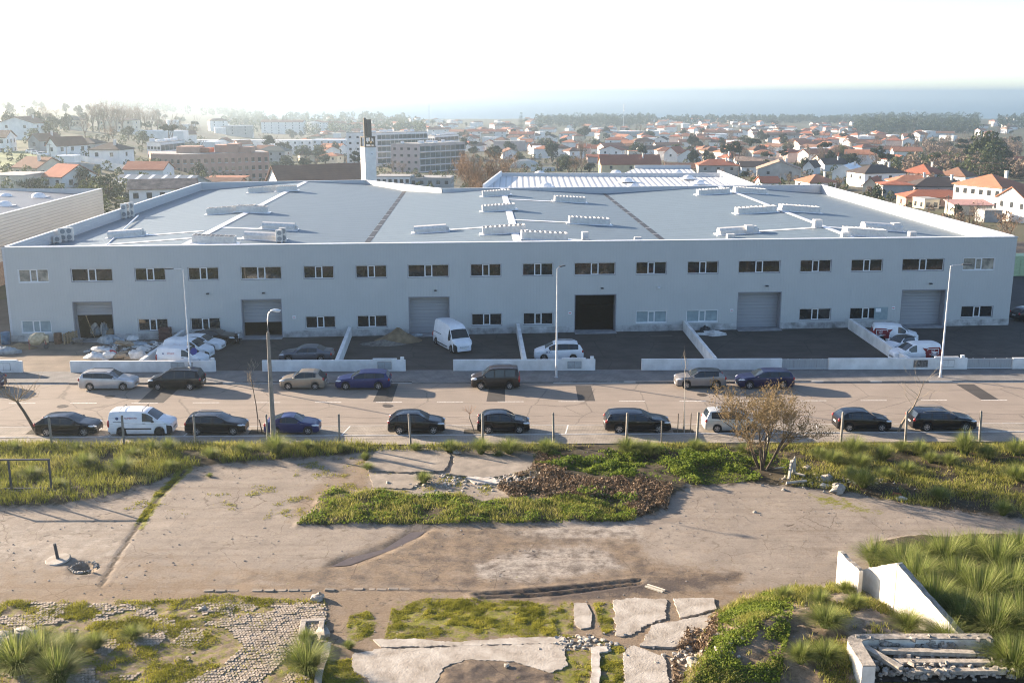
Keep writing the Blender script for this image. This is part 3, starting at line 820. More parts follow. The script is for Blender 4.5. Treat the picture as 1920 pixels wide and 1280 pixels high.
# rear slab of roof lining keeps daylight out of the hall
# ------------------------------------------------------------ low walls, gates and what stands in the yard
M_WALL = M('white_render', (.74, .735, .71), .85, var=.06, scale=.7, bump=.15, bscale=8, var2=(.55, .545, .52))
M_BOX = M('meter_door', (.33, .36, .37), .5, var=.12)
M_BOXD = M('burnt_meter_door', (.14, .13, .12), .8, var=.6, scale=5)
WA = math.atan2(L_WALL[1].y - L_WALL[0].y, L_WALL[1].x - L_WALL[0].x)
ZW = 1.12
def low_wall(px0, px1, label, boxes=(), peg=None, raised=None, cap=True):
    g0, g1 = G(px0, 697), G(px1, 697)
    x0, x1 = g0.x, g1.x; ln = (x1 - x0) / math.cos(WA)
    o = thing('garden_wall', label, 'wall', (x0, line_y(L_WALL, x0), 0), WA, 'low white walls in front of the yards')
    MB().rbox(0, ln, 0, .28, -.15, ZW, .015).build('wall_body', M_WALL, o)
    if raised:
        a, b = (G(p, 697).x - x0 for p in raised)
        MB().rbox(a, b, .004, .276, ZW - .01, ZW + .13, .012).build('raised_coping', M_WALL, o)
    if peg is not None:
        a = G(peg, 697).x - x0
        MB().rbox(a - .16, a + .16, .01, .27, ZW - .01, ZW + .26, .02).build('wall_cap_block', M_WALL, o)
    for (pa, pb, mat) in boxes:
        a, b = G(pa, 697).x - x0, G(pb, 697).x - x0
        q = MB().box(a, b, -.02, .02, .32, .98).build('meter_box', M_KERBD, o)
        mid = (a + b) / 2
        for (u, v) in ((a + .03, mid - .012), (mid + .012, b - .03)):
            d = MB().box(u, v, -.035, -.021, .35, .95).build('meter_door', mat, q)
    return o
low_wall(-40, 49, 'low white wall with a twin meter box, cut by the frame beside the sunlit entrance', [(2, 28, M_WALL)], raised=(-36, 40))
low_wall(138, 407, 'low white wall in front of the rubbish heap and two white vans', [(325, 350, M_BOX), (357, 366, M_BOX)], peg=402)
low_wall(494, 761, 'low white wall behind the beige hatchback and blue estate car', [(709, 735, M_BOX)], peg=755, raised=(700, 745))
low_wall(850, 1116, 'low white wall behind the black van with roof rails', [(1064, 1090, M_BOX)], peg=1110, raised=(1054, 1098))
low_wall(1203, 1467, 'low white wall behind the grey crossover, with no meter box', (), peg=None)
low_wall(1555, 1817, 'low white wall with a sooty meter box in front of the red and white vans', [(1715, 1742, M_BOXD), (1768, 1792, M_WALL)], peg=1808, raised=(1755, 1800))
low_wall(1903, 1990, 'stub of low white wall at the picture edge beyond the grey gate')
M_GATE = ribbed('gate_sheet', (.34, .35, .355), .22, 'X', .015, .5, 0, .05, .2, .82)
def sliding_gate(px0, px1, label):
    g0, g1 = G(px0, 697), G(px1, 697); x0 = g0.x + .02; ln = g1.x - g0.x - .04
    o = thing('sliding_gate', label, 'gate', (x0, line_y(L_WALL, x0) + .1, 0), WA, 'grey sliding gates between the low walls')
    n = 4
    for i in range(n): MB().box(ln * i / n + .01, ln * (i + 1) / n - .01, .02, .05, .24, 1.0).build('gate_panel', M_GATE, o)
    MB().box(0, ln, 0, .07, .16, .24).build('bottom_rail', M_CLADIN, o)
    MB().box(0, ln, 0, .07, 1.0, 1.06).build('top_rail', M_CLADIN, o)
    for i in range(n): MB().box(ln * (i + .5) / n - .04, ln * (i + .5) / n + .04, 0, .07, 1.06, 1.1).build('gate_stud', M_CLADIN, o)
    for xx in (.4, ln - .4): MB().lathe([(.0, -.03), (.06, -.03), (.06, .03), (0, .03)], 10).build('gate_wheel', M_FAN, o, loc=(xx, .035, .175), rot=(math.pi / 2, 0, 0))
sliding_gate(1467, 1555, 'grey sheet gate between the white walls, nearer the dark estate')
sliding_gate(1817, 1903, 'grey sheet gate beside the rightmost street lamp')

def divider(p_far, p_near, label, th=.3, h=ZW):
    a, b = G(*p_far), G(*p_near)
    a.y = min(a.y, FL.y + math.tan(FA) * (a.x - FL.x) - .05)
    b.y = line_y(L_WALL, b.x) + .285
    d = a - b; o = thing('dividing_wall', label, 'wall', (b.x, b.y, 0), math.atan2(d.y, d.x), 'walls that divide the yards')
    MB().rbox(0, d.length, -th / 2, th / 2, -.1, h, .015).build('wall_body', M_WALL, o)
    MB().rbox(0, d.length, -th / 2 - .02, th / 2 + .02, h + .002, h + .05, .012).build('wall_coping', M_WALL, o)
divider((345, 640), (268, 697), 'white dividing wall at the tail of the two white vans')
divider((657, 633), (633, 697), 'white dividing wall between the blue saloon and the sand heap')
divider((971, 627), (984, 697), 'narrow white dividing wall left of the white people carrier')
divider((1283, 622), (1342, 697), 'white dividing wall beside the torn plastic sheet')
divider((1592, 618), (1706, 697), 'longest white dividing wall, beside the red and white vans')

# sand heap
def heap(name, label, cat, c, rx, ry, h, mat, seed, n=28, kind=None, jag=.25):
    us = np.linspace(-1.15, 1.15, n); U, V = np.meshgrid(us, us)
    r = np.sqrt(U * U + V * V)
    Z = h * np.clip(1 - r, 0, 1) ** 1.15 * (1 + jag * (fbm(U * 2 + 9, V * 2, seed) - .5) * 2) + .08 * (fbm(U * 6, V * 6, seed + 3) - .5) * (r < 1.1) - np.where(r > 1.02, .15, 0)
    o = put(name, grid_mesh(name, U * rx, V * ry, Z, mat), None, (c.x, c.y, Z0))
    return tag(o, label, cat, kind=kind)
M_SAND = M('damp_sand', (.20, .145, .085), .95, var=.25, scale=1.2, bump=.4, bscale=9)
heap('sand_heap', 'cone of brown sand piled against the plinth beside the white van', 'sand heap', G(747, 640), 2.4, 1.7, 1.25, M_SAND, 5)
heap('sand_heap', 'low spread of pale grey gravel at the foot of the sand cone', 'gravel heap', G(718, 647), 2.3, 1.0, .42, M('grey_gravel', (.16, .145, .125), .95, var=.3, scale=3, bump=.5, bscale=16), 8)
heap('earth_heap', 'low heap of brown earth beside the cement mixer', 'earth heap', G(38, 655), 1.7, .9, .55, M_SAND, 12)

# rubbish heap: sacks, sheets and boards, each a thing
M_SACK = M('white_sack', (.62, .60, .56), .8, var=.16, scale=2.5, bump=.4, bscale=5)
M_SACKG = M('grey_blue_sheet', (.27, .31, .33), .6, var=.25, scale=2, bump=.4, bscale=5)
M_CARD = M('cardboard', (.33, .25, .17), .85, var=.2, scale=2)
M_REDC = M('red_plastic', (.42, .04, .045), .5, var=.15)
M_RUBB = M('rubble_brown', (.13, .10, .075), .95, var=.5, scale=3, bump=.6, bscale=7)
M_GREYM = M('rubble_grey', (.20, .19, .18), .95, var=.4, scale=3, bump=.5, bscale=9)
def lump_mesh(name, sx, sy, sz, mat, seed, rag=.35, nu=14, nv=9):
    r = random.Random(seed); V = []; Fc = []
    for j in range(nv + 1):
        th = math.pi * j / nv
        for i in range(nu):
            ph = 2 * math.pi * i / nu
            k = 1 + rag * (float(vnoise(np.array(2.2 * math.cos(ph) + 5 + seed), np.array(2.2 * math.sin(ph) + 2.4 * th), seed)) - .5) * 2
            z = math.cos(th) * sz * k
            V.append((math.sin(th) * math.cos(ph) * sx * k, math.sin(th) * math.sin(ph) * sy * k, max(z, -.35 * sz)))
    for j in range(nv):
        for i in range(nu):
            i2 = (i + 1) % nu; Fc.append((j * nu + i, (j + 1) * nu + i, (j + 1) * nu + i2, j * nu + i2))
    return MB().add(V, Fc).mesh(name, mat, smooth=True, angle=40)
base = heap('rubble_mound', 'dark mound of builders rubble under the rubbish sacks', 'rubble', G(275, 662), 5.6, 2.9, .85, M_RUBB, 3, n=44, jag=.6)
mats = [M_SACK, M_SACKG, M_CARD, M_REDC, M_GREYM]
mesh_var = {}
def rub(px, py, z, sx, sy, sz, mi, name, label, cat, rz=0, grp='rubbish on the rubble mound'):
    k = (mi, round(sx, 1), round(sz, 1)); 
    me = lump_mesh(name, sx, sy, sz, mats[mi], len(mesh_var) * 7 + 3)
    mesh_var[len(mesh_var)] = me
    g = G(px, py, Z0 + z)
    o = put(name, me, None, (g.x, g.y, Z0 + z), (rnd.uniform(-.25, .25), rnd.uniform(-.25, .25), rz))
    return tag(o, label, cat, grp)
rub(182, 671, .25, 1.05, .7, .5, 0, 'rubbish_sack', 'big white sack at the outer foot of the rubbish heap', 'sack')
rub(201, 668, .35, .8, .55, .42, 0, 'rubbish_sack', 'white sack next to the outermost one on the rubbish heap', 'sack')
rub(196, 657, .7, .95, .6, .3, 0, 'rubbish_sack', 'long pale sack slanting up the rubbish heap', 'sack', .3)
rub(256, 668, .35, .9, .75, .62, 0, 'rubbish_sack', 'largest rounded white sack near the dividing wall', 'sack')
rub(267, 669, .3, .4, .4, .45, 0, 'rubbish_sack', 'small white sack leaning on the largest one', 'sack')
rub(211, 662, .6, .45, .3, .28, 3, 'red_crate_scrap', 'crumpled red plastic on the rubbish heap', 'plastic scrap')
rub(230, 661, .62, .7, .4, .12, 2, 'board_scrap', 'pale bent board on top of the rubbish heap', 'board', .35)
rub(225, 668, .4, .6, .4, .3, 2, 'cardboard_box', 'crushed cardboard box on the rubbish heap', 'box')
rub(237, 646, .75, 1.3, .8, .3, 2, 'cardboard_sheet', 'large flat brown cardboard on the crest of the rubbish heap', 'cardboard', .1)
rub(200, 640, .5, .8, .6, .55, 1, 'plastic_sheet', 'blue grey plastic sheet bunched at the back of the heap', 'plastic sheet')
rub(216, 637, .55, .9, .5, .4, 1, 'plastic_sheet', 'grey plastic bag next to the doorway end of the heap', 'plastic sheet')
rub(247, 636, .5, .55, .4, .35, 0, 'rubbish_sack', 'white bag at the back of the heap near the facade', 'sack')
rub(260, 648, .6, .85, .6, .4, 1, 'plastic_sheet', 'rolled grey blue tarpaulin in the middle of the heap', 'tarpaulin', .2)
rub(271, 655, .5, .7, .5, .35, 0, 'rubbish_sack', 'pale bag above the largest white sack', 'sack')
rub(279, 652, .5, .6, .45, .3, 0, 'rubbish_sack', 'pale bag nearest the vans on the heap', 'sack')
rub(213, 671, .2, .5, .4, .22, 4, 'concrete_lump', 'grey lump of concrete at the foot of the heap', 'concrete lump')
rub(240, 671, .25, .55, .4, .25, 2, 'cardboard_box', 'flattened box between two white sacks', 'box')
rub(288, 645, .5, .5, .35, .3, 1, 'plastic_sheet', 'blue scrap at the van end of the heap', 'plastic sheet')
# loose rubble and scraps
def scatter_mesh(name, pts, size, mat, seed=1, flat=.6):
    g = np.random.default_rng(seed); n = len(pts)
    base_v = np.array([(-1, -1, -1), (1, -1, -1), (1, 1, -1), (-1, 1, -1), (-.8, -.7, 1), (.7, -.8, .9), (.8, .7, 1), (-.7, .8, .8)]) * .5
    fc = np.array([(0, 3, 2, 1), (4, 5, 6, 7), (0, 1, 5, 4), (1, 2, 6, 5), (2, 3, 7, 6), (3, 0, 4, 7)])
    s = (size * g.uniform(.35, 1.3, (n, 1))) * g.uniform(.6, 1.3, (n, 3)) * np.array([1, 1, flat])
    a = g.uniform(0, 6.3, n); b = g.uniform(-.5, .5, n)
    V = base_v[None] * s[:, None] + g.uniform(-.12, .12, (n, 8, 3)) * s[:, None]
    ca, sa = np.cos(a)[:, None], np.sin(a)[:, None]; cb, sb = np.cos(b)[:, None], np.sin(b)[:, None]
    x, y, z = V[..., 0], V[..., 1], V[..., 2]
    y, z = y * cb - z * sb, y * sb + z * cb
    x, y = x * ca - y * sa, x * sa + y * ca
    V = np.stack([x, y, z], -1) + np.asarray(pts)[:, None]
    Fq = (fc[None] + (np.arange(n) * 8)[:, None, None]).reshape(-1, 4)
    return np_mesh(name, V.reshape(-1, 3), Fq.ravel(), np.full(len(Fq), 4), mat)
g0 = G(275, 660); n = 420
th = nrg.uniform(0, 6.28, n); rr = np.sqrt(nrg.uniform(0, 1, n)) * 1.05
rx, ry = rr * np.cos(th), rr * np.sin(th)
pts = np.stack([g0.x + rx * 5.6, g0.y + ry * 2.9, Z0 + .85 * np.clip(1 - rr, 0, 1) + .05], -1)
tag(put('rubble', scatter_mesh('rubble', pts[:260], .28, M_GREYM, 2)), 'loose grey rubble strewn over the rubbish mound', 'rubble', kind='stuff')
tag(put('rubble_scraps', scatter_mesh('rubble_scraps', pts[260:], .42, M_SACK, 4, .25)), 'pale scraps strewn over the rubbish mound', 'scraps', kind='stuff')

# builders' gear at the first door
def drum(px, py, label, mat, r=.33, h=.95):
    g = G(px, py); o = thing('drum', label, 'drum', (g.x, g.y, Z0), 0, 'drums by the facade')
    MB().lathe([(r * .96, 0), (r, .02), (r, h * .33), (r * 1.04, h * .35), (r, h * .37), (r, h * .66), (r * 1.04, h * .68), (r, h * .70), (r, h), (r * .95, h), (r * .95, h - .03), (0, h - .03)], 18).build('drum_body', mat, o, smooth=True, angle=40)
    MB().lathe([(.0, h - .02), (.06, h - .02), (.06, h), (0, h)], 8).build('bung', mat, o, loc=(.12, 0, 0))
M_RUST = M('rusty_steel', (.13, .07, .045), .8, var=.4, scale=4)
drum(12, 647, 'blue plastic drum at the corner of the warehouse', M_DRUM, .42, 1.2)
drum(110, 646, 'rusty steel drum beside the stacked pallets', M_RUST, .38, 1.05)
# cement mixer
g = G(72, 655); mx = thing('cement_mixer', 'cream drum cement mixer on a red frame near the first window', 'cement mixer', (g.x, g.y, Z0), .3)
M_CREAM = M('cream_paint', (.42, .36, .24), .6, var=.2); M_MRED = M('faded_red', (.36, .12, .10), .6, var=.2)
MB().lathe([(.32, -.75), (.55, -.45), (.62, -.05), (.60, .15), (.42, .55), (.32, .75), (.29, .74), (.0, .3)], 18).build('mixer_drum', M_CREAM, mx, smooth=True, angle=35, loc=(0, 0, .95), rot=(0, R(70), 0))
MB().tube([(-.75, -.4, 0), (-.7, -.35, .95), (-.7, .35, .95), (-.75, .4, 0)], .04, 6).build('mixer_frame', M_MRED, mx)
MB().tube([(.75, -.4, 0), (.7, -.35, .9), (.7, .35, .9), (.75, .4, 0)], .04, 6).build('mixer_frame', M_MRED, mx)
MB().box(.6, 1.0, -.3, .3, .55, 1.25).build('motor_cover', M_CREAM, mx)
for yy in (-.45, .45): MB().lathe([(0, -.05), (.2, -.05), (.22, 0), (.2, .05), (0, .05)], 14).build('mixer_wheel', M_FAN, mx, loc=(.75, yy, .22), rot=(math.pi / 2, 0, 0))
# white board on legs
g = G(91, 640); bd = thing('white_board', 'upright white board leaning on the facade below the first window', 'board', (g.x, g.y - .1, Z0), FA)
MB().box(-.42, .42, -.05, 0, .05, 1.15).build('board_panel', M('white_laminate', (.66, .69, .72), .4, var=.04), bd)
for xx in (-.5, .5): MB().box(xx - .03, xx + .03, -.04, .02, 0, 1.3).build('board_leg', M_FAN, bd)
# wooden pallets set on edge
for i, (px, py, w, rz, lab) in enumerate([(126, 645, 0, .25, 'wooden pallet on edge, nearest the rusty drum'), (133, 644, 0, .18, 'wooden pallet on edge, middle of three beside the first door'), (139, 643, 0, .1, 'wooden pallet on edge, nearest the first door')]):
    g = G(px, py); o = thing('pallet', lab, 'pallet', (g.x, g.y, Z0), FA + 1.2 + rz, 'pallets by the first loading door')
    for k in range(7): MB().box(-.6, .6, -.07, -.05, .02 + k * .15, .12 + k * .15).build('slat', M_TIMB, o)
    for k in (-.55, 0, .55): MB().box(k - .05, k + .05, -.049, .05, .02, 1.03).build('bearer', M_TIMB, o)
# wheelbarrow
g = G(141, 648); wb = thing('wheelbarrow', 'grey wheelbarrow standing in front of the first loading door', 'wheelbarrow', (g.x + .3, g.y, Z0), .15)
MB().add([(-.25, -.22, .3), (.35, -.22, .3), (.35, .22, .3), (-.25, .22, .3), (-.5, -.34, .62), (.55, -.34, .58), (.55, .34, .58), (-.5, .34, .62)], [(0, 3, 2, 1), (0, 1, 5, 4), (1, 2, 6, 5), (2, 3, 7, 6), (3, 0, 4, 7)]).build('tray', M_GREYM, wb)
MB().lathe([(0, -.05), (.15, -.05), (.18, 0), (.15, .05), (0, .05)], 14).build('barrow_wheel', M_FAN, wb, loc=(-.55, 0, .18), rot=(math.pi / 2, 0, 0))
for yy in (-.2, .2): MB().tube([(-.55, yy * .4, .18), (0, yy, .28), (1.0, yy * 1.5, .6)], .02, 5).build('barrow_handle', M_FAN, wb); MB().tube([(.4, yy, .3), (.45, yy, .0)], .02, 5).build('barrow_leg', M_FAN, wb)
# tarpaulin bag at the edge
tag(put('tarpaulin', lump_mesh('tarpaulin', 1.25, .6, .55, M_SACKG, 77), None, (G(12, 665).x, G(12, 665).y, Z0 + .1), (0, 0, .25)), 'pale blue tarpaulin bundle beside the earth heap', 'tarpaulin')
# brick pallet stack before the second window
g = G(311, 640); bs = thing('brick_stack', 'dark stack of roof tiles below the second lower window', 'tile stack', (g.x, g.y, Z0), FA)
M_TILEB = M('dark_red_tile', (.10, .045, .04), .8, var=.3)
for k in range(9): MB().box(-.55 + rnd.uniform(-.03, .03), .55 + rnd.uniform(-.03, .03), -.5, .5, .12 + k * .13, .22 + k * .13).build('tile_layer', M_TILEB, bs)
for k in (-.45, 0, .45): MB().box(k - .06, k + .06, -.5, .5, 0, .1).build('pallet_bearer', M_TIMB, bs)
# planks and sheets leaning in the first doorway
for i, (px, rz, lab) in enumerate([(147, .05, 'narrow grey board leaning in the first doorway, outermost'), (152, .1, 'narrow grey board leaning in the first doorway, innermost')]):
    g = G(px, 636); o = MB().box(-.12, .12, -.03, .03, 0, 2.3).build('leaning_board', M_REVEAL, None, loc=(g.x, g.y - .35, Z0 + .03), rot=(R(8), 0, FA)); tag(o, lab, 'board')
d0 = wp(DOORS[0][0] + 1.4, 1.3, Z0 + .03)
o = MB().tube([(0, 0, 0), (-.75, .2, 2.2)], .05, 5).build('leaning_plank', M_TIMB, None, loc=d0); tag(o, 'slanting wooden plank inside the first loading door', 'plank')
for k in range(9):
    p = wp(DOORS[0][0] + .9 + .33 * k, 2.2 + rnd.uniform(0, 2.2), Z0 + .02)
    o = put('stored_sack', lump_mesh('stored_sack', rnd.uniform(.25, .5), .4, rnd.uniform(.35, .9), mats[k % 3], 200 + k), None, (p.x, p.y, Z0 + .25)); tag(o, 'dusty sack among the goods inside the first loading door', 'sack', 'sacks inside the first loading door')
# cement bag at the third door, torn plastic at the fifth
tag(put('cement_bag', lump_mesh('cement_bag', .55, .35, .25, M_SACKG, 91), None, (G(783, 632).x, G(783, 632).y, Z0 + .06)), 'pale torn bag on the ground at the third loading door', 'bag')
tag(put('plastic_sheet', lump_mesh('plastic_sheet', 1.0, .55, .3, M_SACK, 95, .9), None, (G(1338, 630).x, G(1338, 630).y, Z0 + .06)), 'torn white plastic sheet on the ground left of the fifth door', 'plastic sheet')
tag(put('plastic_sheet', lump_mesh('plastic_sheet', .6, .4, .35, M_FAN, 97, .9), None, (G(1322, 622).x, G(1322, 622).y, Z0 + .06)), 'black bag on the ground behind the torn white sheet', 'bag')
g = G(1240, 632); o = MB().box(-1.1, 1.1, -.4, .4, -.02, .012).build('drain_grate', M_IRON, None, loc=(g.x, g.y, Z0), rot=FA); tag(o, 'dark iron drain grate in the yard of the open door', 'drain')
# ------------------------------------------------------------ vehicles
M_TYRE = M('tyre_rubber', (.018, .018, .018), .85, var=.1)
M_RIM = M('alloy_rim', (.45, .45, .46), .3, metal=.8, var=.05)
M_RIMD = M('dark_rim', (.05, .05, .05), .4, metal=.4, var=.05)
M_TRIM = M('black_trim', (.022, .022, .023), .55, var=.1)
M_CARGLASS = M('car_glass', (.018, .024, .029), .06, var=.2, scale=1.5, spec=.5)
M_HEAD = M('headlamp_lens', (.62, .65, .68), .12, var=.05, spec=.8)
M_TAIL = M('tail_lamp', (.30, .012, .012), .2, var=.05, spec=.7)
M_PLATE = M('number_plate', (.68, .68, .62), .5, var=.05)
M_CHROME = M('chrome_strip', (.6, .6, .6), .15, metal=1, var=0)

TYPES = dict(
 hatch=dict(top=[(0, .36), (.012, .47), (.05, .555), (.13, .62), (.24, .67), (.275, .685), (.36, .83), (.44, .955), (.50, .99), (.62, 1), (.75, .98), (.83, .935), (.86, .905), (.95, .70), (.985, .62), (1, .45)], ws=(.275, .44), rw=(.86, .95), belt=[(0, .50), (.27, .635), (.6, .665), (.95, .72), (1, .6)], glass=[(.345, .55), (.575, .735), (.755, .81)]),
 wagon=dict(top=[(0, .36), (.012, .47), (.05, .56), (.13, .63), (.25, .68), (.285, .70), (.37, .85), (.44, .955), (.52, .99), (.65, 1), (.82, .985), (.91, .945), (.93, .92), (.975, .70), (.99, .60), (1, .45)], ws=(.285, .44), rw=(.93, .975), belt=[(0, .50), (.27, .645), (.6, .675), (.95, .72), (1, .6)], glass=[(.35, .54), (.56, .71), (.73, .90)]),
 mpv=dict(top=[(0, .34), (.012, .45), (.05, .53), (.12, .60), (.19, .66), (.22, .69), (.30, .83), (.38, .945), (.46, .985), (.60, 1), (.80, .985), (.90, .95), (.925, .92), (.975, .66), (.99, .57), (1, .42)], ws=(.22, .38), rw=(.925, .975), belt=[(0, .46), (.22, .60), (.6, .625), (.95, .65), (1, .55)], glass=[(.29, .50), (.52, .69), (.71, .89)]),
 suv=dict(top=[(0, .40), (.012, .52), (.05, .60), (.13, .65), (.24, .685), (.275, .70), (.36, .84), (.43, .95), (.50, .99), (.62, 1), (.78, .98), (.87, .945), (.90, .915), (.96, .68), (.985, .62), (1, .45)], ws=(.275, .43), rw=(.90, .96), belt=[(0, .53), (.27, .655), (.6, .68), (.95, .73), (1, .6)], glass=[(.345, .55), (.575, .76), (.785, .84)]),
 sedan=dict(top=[(0, .37), (.012, .47), (.05, .555), (.13, .62), (.26, .68), (.295, .70), (.37, .84), (.44, .955), (.50, .99), (.58, 1), (.68, .975), (.72, .945), (.78, .85), (.845, .735), (.88, .72), (.965, .70), (.985, .64), (1, .46)], ws=(.295, .44), rw=(.72, .845), belt=[(0, .51), (.27, .645), (.6, .675), (.9, .70), (1, .6)], glass=[(.355, .545), (.565, .72)]),
 coupe=dict(top=[(0, .36), (.012, .47), (.05, .56), (.13, .63), (.26, .69), (.30, .71), (.38, .86), (.45, .965), (.53, 1), (.60, .995), (.68, .96), (.76, .88), (.84, .78), (.89, .73), (.96, .68), (.985, .6), (1, .45)], ws=(.30, .45), rw=(.68, .84), belt=[(0, .50), (.27, .65), (.6, .68), (.9, .71), (1, .6)], glass=[(.36, .58), (.60, .70)]),
 van=dict(top=[(0, .36), (.01, .46), (.04, .53), (.12, .595), (.19, .64), (.215, .66), (.29, .80), (.37, .94), (.42, .975), (.55, 1), (.80, 1), (.93, .985), (.965, .96), (.985, .80), (.995, .58), (1, .40)], ws=(.215, .37), rw=None, belt=[(0, .44), (.2, .57), (.6, .60), (.96, .62), (1, .5)], glass=[(.285, .455)]),
 combi=dict(top=[(0, .36), (.01, .46), (.04, .53), (.12, .595), (.19, .64), (.215, .66), (.29, .80), (.37, .94), (.42, .975), (.55, 1), (.80, 1), (.93, .985), (.955, .96), (.985, .68), (.995, .58), (1, .40)], ws=(.215, .37), rw=(.955, .985), belt=[(0, .44), (.2, .57), (.6, .60), (.96, .62), (1, .5)], glass=[(.285, .47), (.49, .68), (.70, .90)]),
 bigvan=dict(top=[(0, .30), (.008, .37), (.03, .43), (.08, .475), (.13, .51), (.15, .53), (.20, .68), (.255, .83), (.30, .93), (.36, .98), (.50, 1), (.85, 1), (.96, .985), (.985, .96), (.993, .7), (1, .30)], ws=(.15, .255), rw=None, belt=[(0, .36), (.15, .46), (.6, .47), (.96, .47), (1, .4)], glass=[(.195, .30)]),
 city=dict(top=[(0, .36), (.015, .46), (.06, .54), (.16, .61), (.23, .65), (.26, .67), (.36, .83), (.44, .955), (.52, .99), (.65, 1), (.82, .97), (.90, .93), (.97, .66), (.99, .58), (1, .45)], ws=(.26, .44), rw=(.90, .97), belt=[(0, .48), (.27, .62), (.6, .645), (.95, .68), (1, .55)], glass=[(.345, .60), (.63, .84)]))

def ellip(sx, sy, sz, n=12, m=8):
    V = [(sx * math.sin(math.pi * j / m) * math.cos(2 * math.pi * i / n), sy * math.sin(math.pi * j / m) * math.sin(2 * math.pi * i / n), sz * math.cos(math.pi * j / m)) for j in range(m + 1) for i in range(n)]
    Fc = [(j * n + i, (j + 1) * n + i, (j + 1) * n + (i + 1) % n, j * n + (i + 1) % n) for j in range(m) for i in range(n)]
    return V, Fc

WHEELS = {}
def wheel_meshes(rad, wid, rim):
    k = (round(rad, 2), rim)
    if k in WHEELS: return WHEELS[k]
    t = MB().lathe([(rad * .62, -wid / 2), (rad * .92, -wid / 2), (rad, -wid * .32), (rad, wid * .32), (rad * .92, wid / 2), (rad * .62, wid / 2), (rad * .6, 0), (rad * .62, -wid / 2)], 22).mesh('wheel', M_TYRE, smooth=True, angle=40)
    r = MB().lathe([(0, wid * .30), (rad * .64, wid * .30)], 20, 1).lathe([(rad * .56, wid * .47), (rad * .65, wid * .49), (rad * .65, wid * .3)], 20, 0).lathe([(0, wid * .47), (rad * .16, wid * .46), (rad * .17, wid * .3)], 12, 0)
    for i in range(5):
        a = 2 * math.pi * i / 5 + .3
        r.box(rad * .1, rad * .60, -rad * .10, rad * .10, wid * .32, wid * .46, 0, Matrix.Rotation(a, 4, 'Z'))
    rm = r.mesh('rim', [M_RIM if rim != 'dark' else M_RIMD, M_RIMD])
    WHEELS[k] = (t, rm)
    return WHEELS[k]

